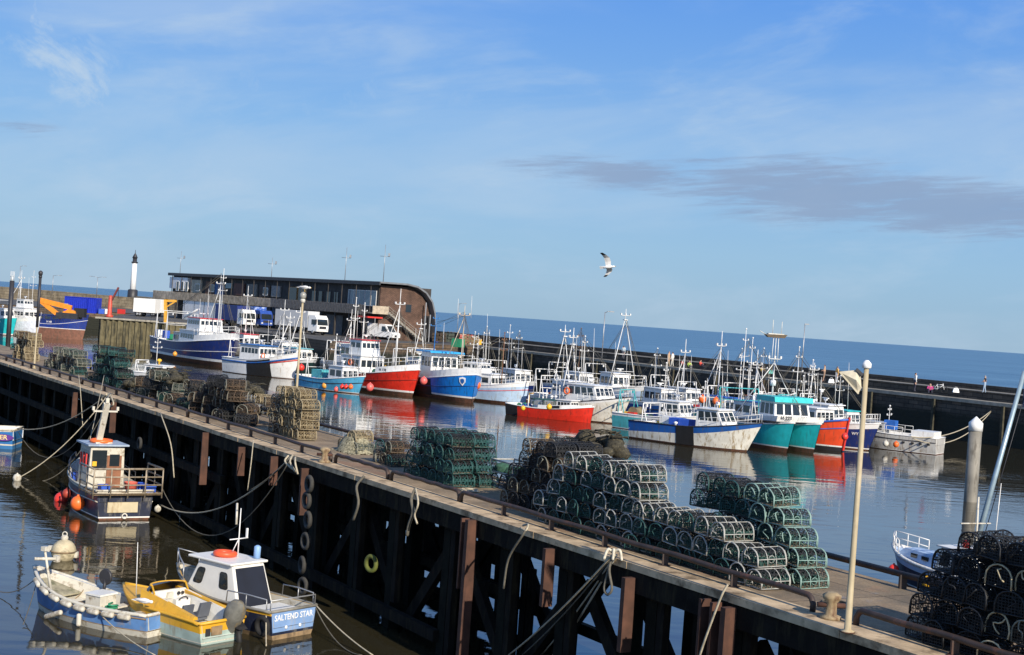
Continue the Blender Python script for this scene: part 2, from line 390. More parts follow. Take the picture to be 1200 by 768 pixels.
def junk(root, P, xr, k=5, z=None, seed=0):
    k += 4
    """deck gear that is bolted down: hatches, winch, boxes, hauler"""
    rnd = random.Random(seed); yb, yw, zs, pt = hull_fn(P); L = P['L']
    for i in range(k):
        x = rnd.uniform(*xr); a = x/L+.5; zd = zs(a)-P.get('bul', .6) if z is None else z; y = rnd.uniform(-.6, .6)*yb(a)
        kind = rnd.choice(['hatch', 'winch', 'locker', 'vent', 'stanchion', 'net_heap', 'net_heap', 'bin'])
        mb = MB()
        if kind == 'hatch': mb.box((x, y*.4, zd+.2), (1.0, .9, .4)); mb.box((x, y*.4, zd+.43), (1.1, 1.0, .07)); m = rnd.choice([WHITE, DECKG, BLUEP])
        elif kind == 'winch':
            mb.lathe([(.3, -.5), (.3, -.45), (.12, -.44), (.12, .44), (.3, .45), (.3, .5)], 10, (x, y*.4, zd+.4), 0, Matrix.Rotation(pi/2, 3, 'X')); mb.box((x, y*.4, zd+.12), (.5, .9, .24)); m = rnd.choice([DARK, GREENP, STEEL])
        elif kind == 'locker': mb.box((x, y, zd+.3), (.6, .5, .6)); mb.box((x, y, zd+.63), (.66, .56, .06)); m = rnd.choice([WHITE, BLUEP, STEEL])
        elif kind == 'vent': mb.tube((x, y, zd), (x, y, zd+.7), .08, n=7); mb.lathe([(.08, 0), (.17, .12), (.17, .2), (.06, .26)], 8, (x, y, zd+.7)); m = WHITE2
        elif kind == 'net_heap':
            for q in range(6): mb.ball((x+rnd.uniform(-.4, .4), y*.7+rnd.uniform(-.3, .3), zd+.2+rnd.uniform(0, .35)), rnd.uniform(.2, .36), 7, sz=(1, 1, .8))
            m = rnd.choice([M('green deck net', (.03, .16, .10), .9, var=.5, scale=9, bump=.04), M('orange brown deck net', (.30, .11, .04), .9, var=.5, scale=9, bump=.04), M('blue deck net', (.04, .12, .30), .9, var=.5, scale=9, bump=.04), BLACK])
        elif kind == 'bin': mb.hexa([(x-.3, y-.25, zd), (x+.3, y-.25, zd), (x+.3, y+.25, zd), (x-.3, y+.25, zd), (x-.36, y-.3, zd+.75), (x+.36, y-.3, zd+.75), (x+.36, y+.3, zd+.75), (x-.36, y+.3, zd+.75)]); m = rnd.choice([BLUEP, REDP, YELLOW, ORANGE, WHITE2])
        else: mb.tube((x, y, zd), (x, y, zd+1.6), .05, n=6); mb.tube((x, y, zd+1.6), (x+.5, y, zd+1.7), .04, n=5); m = rnd.choice([ALU, YELLOW])
        mb.build(kind, m, root)
# ------------------------------------------------------------------ light and sky
SUN_AZ = (.50, -.866); SUN_EL = radians(29)
w = bpy.data.worlds.new('World'); SC.world = w; w.use_nodes = True
nt = w.node_tree; N = nt.nodes; L = nt.links
sky = N.new('ShaderNodeTexSky'); sky.sky_type = 'NISHITA'; sky.sun_disc = False
sky.sun_elevation = SUN_EL; sky.sun_rotation = atan2(SUN_AZ[0], SUN_AZ[1])
sky.air_density = 1.0; sky.dust_density = .25; sky.ozone_density = 2.2; sky.altitude = 0
bg = N['Background']; bg.inputs['Strength'].default_value = .108
tc = N.new('ShaderNodeTexCoord'); sp = N.new('ShaderNodeSeparateXYZ'); L.new(tc.outputs['Generated'], sp.inputs[0])
def mth(op, a, b=None, c=None, clamp=False):
    n = N.new('ShaderNodeMath'); n.operation = op; n.use_clamp = clamp
    for i, x in enumerate((a, b, c)):
        if x is None: continue
        if isinstance(x, (int, float)): n.inputs[i].default_value = x
        else: L.new(x, n.inputs[i])
    return n.outputs[0]
def smooth(x, a, b):
    n = N.new('ShaderNodeMapRange'); n.interpolation_type = 'SMOOTHSTEP'; L.new(x, n.inputs[0]); n.inputs[1].default_value = a; n.inputs[2].default_value = b; return n.outputs[0]
az = mth('ARCTAN2', sp.outputs[0], sp.outputs[1]); el = mth('ARCSINE', sp.outputs[2])
def noise(scale, detail, rough, azs, els, off=0.0, rot=0.0):
    cb = N.new('ShaderNodeCombineXYZ'); a2 = mth('ADD', mth('MULTIPLY', az, cos(rot)), mth('MULTIPLY', el, sin(rot))); e2 = mth('SUBTRACT', mth('MULTIPLY', el, cos(rot)), mth('MULTIPLY', az, sin(rot)))
    L.new(mth('MULTIPLY_ADD', a2, azs, off), cb.inputs[0]); L.new(mth('MULTIPLY', e2, els), cb.inputs[1])
    n = N.new('ShaderNodeTexNoise'); n.inputs['Scale'].default_value = scale; n.inputs['Detail'].default_value = detail; n.inputs['Roughness'].default_value = rough
    n.inputs['Distortion'].default_value = .4
    L.new(cb.outputs[0], n.inputs['Vector']); return n.outputs['Fac']
def blob(a0, e0, ra, re, tilt=0.0):
    da = mth('SUBTRACT', az, a0); de = mth('SUBTRACT', mth('SUBTRACT', el, e0), mth('MULTIPLY', da, tilt))
    d = mth('SQRT', mth('ADD', mth('POWER', mth('ABSOLUTE', mth('DIVIDE', da, ra)), 2.0), mth('POWER', mth('ABSOLUTE', mth('DIVIDE', de, re)), 2.0)))
    return mth('SUBTRACT', 1.0, d, clamp=True)
# thin high veil
veil = mth('MULTIPLY', smooth(noise(3.0, 6, .55, 1.2, 4.5, 3.1, .12), .40, .72), .42)
veil = mth('ADD', veil, mth('MULTIPLY', smooth(noise(2.4, 7, .6, 3.0, 9.0, 8.7, .15), .48, .72), .28))
def azel(px, py):
    d = ray(px, py).normalized(); return atan2(d.x, d.y), math.asin(d.z)
# low grey-blue bank on the right, made of streaks
a1, e1 = azel(960, 225); a2_, e2_ = azel(740, 205); a3_, e3_ = azel(1130, 245); a4_, e4_ = azel(20, 150)
st = noise(8.0, 12, .68, 1.8, 19, 1.3, .08); st2 = noise(30.0, 8, .65, 1.2, 7, 5.5)
bank = mth('MAXIMUM', mth('MAXIMUM', blob(a1, e1, .17, .036, -.03), mth('MULTIPLY', blob(a2_, e2_, .14, .018, -.02), .8)), mth('MULTIPLY', blob(a3_, e3_, .16, .03), 1.0))
bank = mth('MAXIMUM', bank, mth('MULTIPLY', blob(a4_, e4_, .06, .008), .6))
cm = smooth(mth('ADD', mth('MULTIPLY', bank, .55), mth('ADD', mth('MULTIPLY', st, .95), mth('MULTIPLY', st2, .22))), .70, 1.0)
cm = mth('MULTIPLY', mth('MULTIPLY', cm, smooth(bank, 0.0, .45)), .72)
aw, ew = azel(35, 45); aw2, ew2 = azel(330, 110)
wisp = mth('MULTIPLY', smooth(noise(9.0, 9, .65, 2.2, 2.6, 4.2, -.75), .44, .68), mth('ADD', mth('MULTIPLY', smooth(blob(aw, ew, .09, .05, -.45), 0, .7), .75), mth('MULTIPLY', smooth(blob(aw2, ew2, .30, .035, .10), 0, .8), .25)))
veil = mth('MAXIMUM', veil, wisp)
m1 = N.new('ShaderNodeMix'); m1.data_type = 'RGBA'; L.new(veil, m1.inputs[0])
hs = N.new('ShaderNodeHueSaturation'); hs.inputs['Saturation'].default_value = 1.0; L.new(sky.outputs[0], hs.inputs['Color'])
cr_ = N.new('ShaderNodeValToRGB'); L.new(mth('MULTIPLY', el, 1/.9, clamp=True), cr_.inputs[0]); ce = cr_.color_ramp.elements
ce[0].position = 0; ce[0].color = (.27, .46, .66, 1); ce[1].position = 1; ce[1].color = (.04, .16, .50, 1)
for p__, c__ in ((.06, (.28, .50, .75, 1)), (.14, (.22, .46, .82, 1)), (.27, (.11, .33, .86, 1)), (.5, (.06, .21, .60, 1))): k__ = ce.new(p__); k__.color = c__
sc_ = N.new('ShaderNodeVectorMath'); sc_.operation = 'SCALE'; L.new(cr_.outputs[0], sc_.inputs[0]); sc_.inputs['Scale'].default_value = 7.2
mb_ = N.new('ShaderNodeMix'); mb_.data_type = 'RGBA'; mb_.inputs[0].default_value = .9; L.new(hs.outputs[0], mb_.inputs[6]); L.new(sc_.outputs[0], mb_.inputs[7])
L.new(mb_.outputs[2], m1.inputs[6]); m1.inputs[7].default_value = (3.9, 4.9, 6.0, 1)
m2 = N.new('ShaderNodeMix'); m2.data_type = 'RGBA'; L.new(cm, m2.inputs[0]); L.new(m1.outputs[2], m2.inputs[6]); m2.inputs[7].default_value = (2.0, 2.65, 3.95, 1)
L.new(m2.outputs[2], bg.inputs['Color'])
sd = bpy.data.lights.new('sun', 'SUN'); sd.energy = 4.8; sd.angle = radians(.5); sd.color = (1, .90, .76)
so = bpy.data.objects.new('sun', sd); COL.objects.link(so)
sdir = Vector((SUN_AZ[0]*cos(SUN_EL), SUN_AZ[1]*cos(SUN_EL), sin(SUN_EL))).normalized()
so.rotation_euler = sdir.to_track_quat('Z', 'Y').to_euler(); so.location = (30, -20, 60)
SC.view_settings.view_transform = 'Standard'; SC.view_settings.look = 'None'; SC.view_settings.exposure = .3; SC.view_settings.gamma = 1
try: SC.view_settings.use_curve_mapping = False
except Exception: pass

# ------------------------------------------------------------------ water
def water_mat(name, col, rough, layers, spec=.5):
    m = bpy.data.materials.new(name); m.use_nodes = True; nt = m.node_tree; N = nt.nodes; L = nt.links
    b = N['Principled BSDF']; b.inputs['Roughness'].default_value = rough; b.inputs['IOR'].default_value = 1.33; b.inputs['Specular IOR Level'].default_value = spec
    b.inputs['Base Color'].default_value = (*col, 1)
    g = N.new('ShaderNodeNewGeometry'); prev = None
    for (scale, stretch, rot, dist, detail, mask) in layers:
        mp = N.new('ShaderNodeMapping'); mp.inputs['Rotation'].default_value = (0, 0, rot); mp.inputs['Scale'].default_value = (1, stretch, 1)
        L.new(g.outputs['Position'], mp.inputs['Vector'])
        nz = N.new('ShaderNodeTexNoise'); nz.inputs['Scale'].default_value = scale; nz.inputs['Detail'].default_value = detail; nz.inputs['Distortion'].default_value = .3
        L.new(mp.outputs[0], nz.inputs['Vector']); h = nz.outputs['Fac']
        if mask:
            mn = N.new('ShaderNodeTexNoise'); mn.inputs['Scale'].default_value = mask; mn.inputs['Detail'].default_value = 2; L.new(g.outputs['Position'], mn.inputs['Vector'])
            mr = N.new('ShaderNodeMapRange'); mr.inputs[1].default_value = .45; mr.inputs[2].default_value = .65; L.new(mn.outputs['Fac'], mr.inputs[0])
            mm = N.new('ShaderNodeMath'); mm.operation = 'MULTIPLY'; L.new(h, mm.inputs[0]); L.new(mr.outputs[0], mm.inputs[1]); h = mm.outputs[0]
        bp = N.new('ShaderNodeBump'); bp.inputs['Strength'].default_value = 1.0; bp.inputs['Distance'].default_value = dist
        L.new(h, bp.inputs['Height'])
        if prev: L.new(prev, bp.inputs['Normal'])
        prev = bp.outputs[0]
    L.new(prev, b.inputs['Normal']); return m
HWATER = water_mat('harbour water', (.030, .026, .014), .02, [(.30, 2.2, -.5, .020, 2, None), (1.9, 2.0, .3, .013, 3, .05), (6.0, 1.5, -.2, .0008, 2, None)], 1.0)
SEAM = water_mat('sea water', (.045, .13, .22), .35, [(.05, 3, -.2, 1.6, 4, None), (.5, 2.5, .1, .30, 5, None)], .30)
mb = MB(); q = [TS(-70, -60), TS(118, -60), TS(118, 700), TS(-70, 700)]
mb.add(q, [(0, 1, 2, 3)]); tag(mb.build('harbour_water', HWATER, origin=(0, 0, 0)), kind='structure')
nt_ = SEAM.node_tree; g_ = nt_.nodes.new('ShaderNodeNewGeometry'); mp_ = nt_.nodes.new('ShaderNodeMapping'); mp_.inputs['Scale'].default_value = (.35, 1.6, 1); mp_.inputs['Rotation'].default_value = (0, 0, .15)
nz_ = nt_.nodes.new('ShaderNodeTexNoise'); nz_.inputs['Scale'].default_value = .012; nz_.inputs['Detail'].default_value = 12; nz_.inputs['Roughness'].default_value = .72; cr_ = nt_.nodes.new('ShaderNodeValToRGB')
nt_.links.new(g_.outputs['Position'], mp_.inputs['Vector']); nt_.links.new(mp_.outputs[0], nz_.inputs['Vector']); nt_.links.new(nz_.outputs['Fac'], cr_.inputs[0]); nt_.links.new(cr_.outputs[0], nt_.nodes['Principled BSDF'].inputs['Base Color'])
e_ = cr_.color_ramp.elements; e_[0].position = .36; e_[0].color = (.055, .14, .235, 1); e_[1].position = .66; e_[1].color = (.11, .23, .34, 1)
mb = MB(); q = [TS(118, -40000), TS(60000, -40000), TS(60000, 60000), TS(118, 60000)]
mb.add([Vector((p.x, p.y, 0)) for p in q], [(0, 1, 2, 3)]); tag(mb.build('sea', SEAM, origin=(0, 0, 0)), kind='structure')
mb = MB(); mb.add([Vector((p.x, p.y, -4)) for p in (TS(-90, -80), TS(200, -80), TS(200, 700), TS(-90, 700))], [(0, 1, 2, 3)]); tag(mb.build('harbour_bed', M('harbour mud', (.06, .045, .03), .9), origin=(0, 0, -4)), kind='structure')

# ------------------------------------------------------------------ far stone pier and quay
def stone_mat(name, c1, c2, scale=1.0, wet=True, bw=1.3, bh=.45, azis=True):
    m = bpy.data.materials.new(name); m.use_nodes = True; nt = m.node_tree; N = nt.nodes; L = nt.links; b = N['Principled BSDF']; b.inputs['Roughness'].default_value = .85
    g = N.new('ShaderNodeNewGeometry'); dot = N.new('ShaderNodeVectorMath'); dot.operation = 'DOT_PRODUCT'; L.new(g.outputs['Position'], dot.inputs[0]); dot.inputs[1].default_value = DV if azis else RV
    s = N.new('ShaderNodeSeparateXYZ'); L.new(g.outputs['Position'], s.inputs[0]); cb = N.new('ShaderNodeCombineXYZ'); L.new(dot.outputs['Value'], cb.inputs[0]); L.new(s.outputs[2], cb.inputs[1])
    br = N.new('ShaderNodeTexBrick'); br.inputs['Scale'].default_value = scale; br.inputs['Brick Width'].default_value = bw; br.inputs['Row Height'].default_value = bh; br.inputs['Mortar Size'].default_value = .03
    br.inputs['Color1'].default_value = (*c1, 1); br.inputs['Color2'].default_value = (*c2, 1); br.inputs['Mortar'].default_value = (c2[0]*.4, c2[1]*.4, c2[2]*.4, 1); L.new(cb.outputs[0], br.inputs['Vector'])
    nz = N.new('ShaderNodeTexNoise'); nz.inputs['Scale'].default_value = .5; nz.inputs['Detail'].default_value = 8; nz.inputs['Roughness'].default_value = .7; L.new(g.outputs['Position'], nz.inputs['Vector'])
    mr = N.new('ShaderNodeMapRange'); mr.inputs[1].default_value = .3; mr.inputs[2].default_value = .7; mr.inputs[3].default_value = .45; mr.inputs[4].default_value = 1.4; L.new(nz.outputs['Fac'], mr.inputs[0])
    sc = N.new('ShaderNodeVectorMath'); sc.operation = 'SCALE'; L.new(br.outputs['Color'], sc.inputs[0]); L.new(mr.outputs[0], sc.inputs['Scale']); out = sc.outputs[0]
    if wet:   # the tide mark: weed and wet stone below about 2.6 m
        ad = N.new('ShaderNodeMath'); ad.operation = 'MULTIPLY_ADD'; L.new(nz.outputs['Fac'], ad.inputs[0]); ad.inputs[1].default_value = -1.6; L.new(s.outputs[2], ad.inputs[2])
        w_ = N.new('ShaderNodeMapRange'); w_.inputs[1].default_value = 1.6; w_.inputs[2].default_value = 2.1; L.new(ad.outputs[0], w_.inputs[0])
        mi = N.new('ShaderNodeMix'); mi.data_type = 'RGBA'; L.new(w_.outputs[0], mi.inputs[0]); mi.inputs[6].default_value = (.018, .02, .012, 1); L.new(out, mi.inputs[7]); out = mi.outputs[2]
    L.new(out, b.inputs['Base Color'])
    bp = N.new('ShaderNodeBump'); bp.inputs['Distance'].default_value = .05; L.new(br.outputs['Fac'], bp.inputs['Height']); bp.invert = True; L.new(bp.outputs[0], b.inputs['Normal'])
    return m
PSTONE = stone_mat('dark harbour stone', (.12, .095, .07), (.065, .055, .043))
QSTONE = stone_mat('brown quay stone', (.17, .115, .07), (.11, .08, .055), azis=False)
SAND = stone_mat('sandy sea wall stone', (.34, .27, .17), (.25, .20, .13), wet=False, azis=False, bw=2.5, bh=.8)
PAVE = M('pier paving concrete', (.20, .185, .155), .9, var=.3, scale=.6, stain=(.08, .07, .05), amt=.4, sscale=(.3, .3, .3), bump=.01)
QPAVE = M('quay asphalt', (.085, .08, .072), .9, var=.3, scale=.4, stain=(.05, .045, .04), amt=.4, sscale=(.2, .2, .2), bump=.01)
COPE = M('pale coping stone', (.36, .32, .25), .85, var=.25, scale=1.5, bump=.01)
CONC = M('weathered concrete', (.30, .28, .23), .9, var=.25, scale=.8, stain=(.12, .10, .07), amt=.4, bump=.01)
def strip(mb, t0, t1, s0, s1, z0, z1, mi=0):
    return mb.hexa([TS(t0, s0, z0), TS(t1, s0, z0), TS(t1, s1, z0), TS(t0, s1, z0), TS(t0, s0, z1), TS(t1, s0, z1), TS(t1, s1, z1), TS(t0, s1, z1)], mi)
pier2 = empty('stone_pier', TS(114.5, 30, 0), 0, 'long dark stone harbour pier with low parapet behind the moored fleet', 'pier')
strip(MB(), 114.5, 121.6, 10, 204, -4, QZ).build('wall', [PSTONE], pier2, wc=True)
strip(MB(), 114.45, 117.6, 10, 204, QZ+.004, QZ+.06).build('lower_walk', [PAVE], pier2, wc=True)
mb = MB()
for i in range(97): strip(mb, 114.3, 114.9, 10+i*2, 10+i*2+1.97, QZ-.25, QZ+.1)
mb.build('coping', [COPE], pier2, wc=True)
strip(MB(), 117.6, 121.0, 10, 204, QZ+.06, 5.1).build('upper_walk', [PSTONE, PAVE], pier2, wc=True)
strip(MB(), 117.5, 120.9, 10, 204, 5.104, 5.16).build('walk_paving', [PAVE], pier2, wc=True)
mb = MB(); strip(mb, 121.0, 121.8, 10, 204, -2, 5.72); mb.build('parapet', [PSTONE], pier2, wc=True)
mb = MB()
for s_ in range(14, 200, 9): strip(mb, 114.05, 114.28, s_, s_+.3, -1, 4.0)
mb.build('fender_pile', [M('weed-covered old timber', (.06, .055, .035), .9, var=.4, bump=.01)], pier2, wc=True)['kind'] = 'stuff'
for s_ in (52, 88, 131, 168):
    mb = MB()
    for d_ in (0, .45): mb.beam(TS(114.12, s_+d_, -.5), TS(114.12, s_+d_, 4.5), .06, .06)
    for k in range(14): mb.beam(TS(114.12, s_, k*.33), TS(114.12, s_+.45, k*.33), .04, .04)
    mb.build('ladder', [RUSTY], pier2, wc=True)
# quay land
QP = [TS(121.8, 204), TS(114.3, 204), TS(98, 196), TS(80, 184), TS(80, 243), TS(74, 245.6), TS(64.8, 251), Vector((-85, 318, 0)), Vector((-175, 322, 0)), Vector((-175, 440, 0)), TS(121.8, 425)]
qy = MB(); qy.prism([(p.x, p.y) for p in QP], -4, QZ, 0); tag(qy.build('quay', [QSTONE], origin=(0, 0, 0)), kind='structure')
qp = MB(); c_ = sum(QP, Vector())/len(QP)
qp.prism([(p.x+(c_.x-p.x)*.003, p.y+(c_.y-p.y)*.003) for p in QP], QZ+.004, QZ+.03, 0); tag(qp.build('quay_pavement', [QPAVE], origin=(0, 0, 0)), kind='structure')
# long sea wall behind the quay on the left
sw = MB()
W = [TS(121.8, 322), Vector((-105, 392, 0)), Vector((-175, 436, 0))]
for a_, b_ in zip(W, W[1:]):
    sw.hexa([a_+Vector((0, 0, -2)), a_+Vector((3, 1.5, -2)), b_+Vector((3, 1.5, -2)), b_+Vector((0, 0, -2)), a_+Vector((0, 0, 7.4)), a_+Vector((2.5, 1.2, 7.4)), b_+Vector((2.5, 1.2, 7.9)), b_+Vector((0, 0, 7.9))])
tag(sw.build('sea_wall', [SAND]), 'long sandy stone sea wall behind the containers at the far left', 'wall')
sw = MB(); strip(sw, 121.2, 121.8, 204.1, 322, QZ, 5.9); tag(sw.build('parapet_wall', [PSTONE]), 'low dark sea parapet running on behind the long harbour building', 'wall')
# sheet piled corner of the quay
def sheetpile(a_, b_, n, z0, z1, mat):
    mb = MB(); d = (b_-a_)/n; nn = Vector((d.y, -d.x, 0)).normalized()*.35; pts = []
    for i in range(n):
        p = a_+d*i; pts += [p, p+d*.2+nn, p+d*.55+nn, p+d*.75]
    pts.append(b_)
    vs = []
    for p in pts: vs += [Vector((p.x, p.y, z0)), Vector((p.x, p.y, z1))]
    mb.add(vs, [(2*i, 2*i+2, 2*i+3, 2*i+1) for i in range(len(pts)-1)]); return mb
SP = M('brown sheet piling', (.14, .12, .065), .85, var=.3, scale=1.2, stain=(.03, .03, .02), amt=.6, sscale=(.5, .5, .12), bump=.01)
sheetp = empty('sheet_pile_wall', TS(74, 245.6), 0, 'corrugated brown sheet-piled quay corner behind the blue trawler', 'wall')
sheetpile(TS(64.9, 250.7)+Vector((.1, -.4, 0)), TS(80, 242.6)+Vector((.1, -.4, 0)), 17, -1, QZ-.1, SP).build('sheet_piling', [SP], sheetp, wc=True)
mb = MB(); a_ = TS(64.4, 250.9, QZ); b_ = TS(80.3, 242.5, QZ); mb.beam(a_+Vector((-.1, -.5, 0)), b_+Vector((-.1, -.5, 0)), .9, .3); mb.build('capping_beam', [CONC], sheetp, wc=True)

# ------------------------------------------------------------------ near timber pier
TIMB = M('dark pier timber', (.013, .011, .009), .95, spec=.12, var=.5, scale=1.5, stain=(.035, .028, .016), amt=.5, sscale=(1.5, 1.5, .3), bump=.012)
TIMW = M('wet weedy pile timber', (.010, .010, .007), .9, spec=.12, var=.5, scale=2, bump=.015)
RAILM = M('brown painted rail', (.045, .03, .024), .6, var=.35, scale=3, stain=(.16, .06, .03), amt=.3)
EDGE = M('worn pale timber edge', (.52, .39, .24), .85, var=.3, scale=2.2, stain=(.16, .11, .06), amt=.5, sscale=(.6, .6, .6), bump=.008)
def deck_mat():
    m = bpy.data.materials.new('pier deck concrete'); m.use_nodes = True; nt = m.node_tree; N = nt.nodes; L = nt.links; b = N['Principled BSDF']; b.inputs['Roughness'].default_value = .9
    g = N.new('ShaderNodeNewGeometry')
    def nz(sc, det=6):
        n = N.new('ShaderNodeTexNoise'); n.inputs['Scale'].default_value = sc; n.inputs['Detail'].default_value = det; n.inputs['Roughness'].default_value = .65; L.new(g.outputs['Position'], n.inputs['Vector']); return n.outputs['Fac']
    r = N.new('ShaderNodeValToRGB'); L.new(nz(.8), r.inputs[0]); e = r.color_ramp.elements
    e[0].position = .3; e[0].color = (.15, .12, .08, 1); e[1].position = .72; e[1].color = (.38, .28, .17, 1); k = e.new(.5); k.color = (.26, .19, .115, 1)
    mi = N.new('ShaderNodeMix'); mi.data_type = 'RGBA'; mr = N.new('ShaderNodeMapRange'); mr.inputs[1].default_value = .56; mr.inputs[2].default_value = .7; mr.inputs[4].default_value = .6; L.new(nz(.35, 4), mr.inputs[0]); L.new(mr.outputs[0], mi.inputs[0])
    L.new(r.outputs[0], mi.inputs[6]); mi.inputs[7].default_value = (.34, .16, .08, 1)
    f = N.new('ShaderNodeMapRange'); f.inputs[1].default_value = .3; f.inputs[2].default_value = .7; f.inputs[3].default_value = .8; f.inputs[4].default_value = 1.2; L.new(nz(22, 3), f.inputs[0])
    sc = N.new('ShaderNodeVectorMath'); sc.operation = 'SCALE'; L.new(mi.outputs[2], sc.inputs[0]); L.new(f.outputs[0], sc.inputs['Scale']); L.new(sc.outputs[0], b.inputs['Base Color'])
    d1 = N.new('ShaderNodeVectorMath'); d1.operation = 'DOT_PRODUCT'; L.new(g.outputs['Position'], d1.inputs[0]); d1.inputs[1].default_value = DV
    d2 = N.new('ShaderNodeVectorMath'); d2.operation = 'DOT_PRODUCT'; L.new(g.outputs['Position'], d2.inputs[0]); d2.inputs[1].default_value = RV
    cb = N.new('ShaderNodeCombineXYZ'); L.new(d2.outputs['Value'], cb.inputs[0]); L.new(d1.outputs['Value'], cb.inputs[1])
    br = N.new('ShaderNodeTexBrick'); br.offset = 0; br.inputs['Scale'].default_value = 1; br.inputs['Brick Width'].default_value = 1.45; br.inputs['Row Height'].default_value = 2.6; br.inputs['Mortar Size'].default_value = .018
    br.inputs['Color1'].default_value = (1, 1, 1, 1); br.inputs['Color2'].default_value = (.82, .82, .84, 1); br.inputs['Mortar'].default_value = (.25, .24, .22, 1); L.new(cb.outputs[0], br.inputs['Vector'])
    mu = N.new('ShaderNodeMix'); mu.data_type = 'RGBA'; mu.blend_type = 'MULTIPLY'; mu.inputs[0].default_value = 1; L.new(sc.outputs[0], mu.inputs[6]); L.new(br.outputs['Color'], mu.inputs[7]); L.new(mu.outputs[2], b.inputs['Base Color'])
    wn = N.new('ShaderNodeMapRange'); wn.inputs[1].default_value = .60; wn.inputs[2].default_value = .66; wn.inputs[3].default_value = .9; wn.inputs[4].default_value = .35; L.new(nz(.5, 5), wn.inputs[0]); L.new(wn.outputs[0], b.inputs['Roughness'])
    bp = N.new('ShaderNodeBump'); bp.inputs['Distance'].default_value = .01; L.new(nz(14), bp.inputs['Height']); L.new(bp.outputs[0], b.inputs['Normal']); return m
DECKM = deck_mat()
T0, T1 = 18.3, 23.2; S0, S1 = 8.0, 128.0
pier = empty('timber_pier', TS(T0, S0, 0), 0, 'long dark timber-piled pier with pale edge beam, stacked with crab pots, crossing the foreground', 'pier')
strip(MB(), T0+.8, T1, S0, S1, QZ-.35, QZ).build('deck', [DECKM], pier, wc=True)
mb = MB(); s_ = S0; i = 0
while s_ < S1:
    l = 3.1+.4*((i*7) % 3); strip(mb, T0+.01*((i*5) % 3), T0+.8, s_, min(s_+l, S1)-.012, QZ-.14, QZ+.012); s_ += l; i += 1
mb.build('edge_beam', [EDGE], pier, wc=True)
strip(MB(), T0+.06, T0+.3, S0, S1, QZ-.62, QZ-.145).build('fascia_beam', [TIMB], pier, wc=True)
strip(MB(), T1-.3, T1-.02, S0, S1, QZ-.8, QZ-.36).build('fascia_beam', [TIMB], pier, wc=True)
# bents: piles, cross heads, fender posts
BENT = 3.1; nb = int((S1-S0)/BENT)
fend = 0
for b in range(nb):
    s_ = S0+1.2+b*BENT+.25*sin(b*2.3); near = s_ < 66
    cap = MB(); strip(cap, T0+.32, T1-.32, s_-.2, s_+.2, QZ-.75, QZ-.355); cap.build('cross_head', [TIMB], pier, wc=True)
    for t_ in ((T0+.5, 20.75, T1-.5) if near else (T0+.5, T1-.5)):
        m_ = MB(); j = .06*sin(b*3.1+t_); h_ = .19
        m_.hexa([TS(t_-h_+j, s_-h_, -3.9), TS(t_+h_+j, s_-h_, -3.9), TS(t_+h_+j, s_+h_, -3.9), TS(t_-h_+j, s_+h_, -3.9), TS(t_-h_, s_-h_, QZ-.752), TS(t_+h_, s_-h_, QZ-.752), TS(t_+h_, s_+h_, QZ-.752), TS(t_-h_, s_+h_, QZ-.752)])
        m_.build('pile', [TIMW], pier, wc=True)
    if b % 2 == 0 or near:
        f_ = MB(); strip(f_, T0+.31, T0+.50, s_-.34-.12, s_-.34+.12, -.9 if b % 3 else .8, QZ-.1-.15*(b % 3)); f_.build('fender_post', [TIMB], pier, wc=True)
for (t_, z_, h_, sa_) in ((T0+.24, 2.35, .32, 52), (T0+.24, .5, .32, 34), (T1-.22, 2.4, .32, 34), (T1-.22, .6, .32, S0), (20.75+.24, 1.5, .3, 34)):
    strip(MB(), t_-.1, t_+.1, sa_, S1, z_-h_/2, z_+h_/2).build('waling_beam', [TIMB], pier, wc=True)
for px_, py_, wd_, zl in ((552, 606, .26, -2), (545.5, 607, .10, 2.2), (643, 643, .20, 2.6), (736, 677, .22, 2.3), (826, 702, .12, 1.5), (839, 706, .12, .8), (853, 712, .24, -1), (133, 470, .16, 2.6), (241, 504, .14, 2.0), (283, 524, .14, 2.9), (321, 535, .14, 3.0), (357, 549, .16, 2.4), (88, 460, .18, 2.6)):
    p_ = atT(px_, py_, T0-.12); s_ = ts(p_)[1]; f_ = MB(); strip(f_, T0-.24, T0+.045, s_-wd_*.32, s_+wd_*.32, zl, min(p_.z, QZ-.15)); f_.build('fender_post', [RUSTY], pier, wc=True)
# rear diagonal braces, and boards added behind to keep the left half dark
k = 0
for b in range(0, nb-1):
    s_ = S0+1.2+b*BENT
    if True:
        m_ = MB(); za, zb = (3.2, .1) if b % 2 else (.1, 3.2)
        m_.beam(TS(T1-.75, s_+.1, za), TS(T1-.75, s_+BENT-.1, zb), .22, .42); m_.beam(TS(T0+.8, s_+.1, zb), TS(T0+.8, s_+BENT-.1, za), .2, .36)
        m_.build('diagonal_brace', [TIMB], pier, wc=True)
rnd = random.Random(4); s_ = 36.5; boards = MB()
while s_ < S1:
    wd = rnd.uniform(.24, .36)
    # vertical boards broken by square gaps
    z = -3.0
    for (ga, gb) in ((rnd.uniform(.2, .4), rnd.uniform(.7, .95)), (rnd.uniform(1.1, 1.3), rnd.uniform(1.6, 1.9)), (rnd.uniform(2.0, 2.2), rnd.uniform(2.4, 2.7))):
        if rnd.random() < (.62 if s_ < 66 else .2):
            strip(boards, T1-.75, T1-.68, s_, s_+wd, z, ga); z = gb
    strip(boards, T1-.75, T1-.68, s_, s_+wd, z, QZ-.8); s_ += wd+.012
boards.build('added_dark_backing', [TIMB], pier, wc=True)
rnd = random.Random(9); s_ = 27.0; boards = MB()  # a few more added boards, darkening the view under the deck
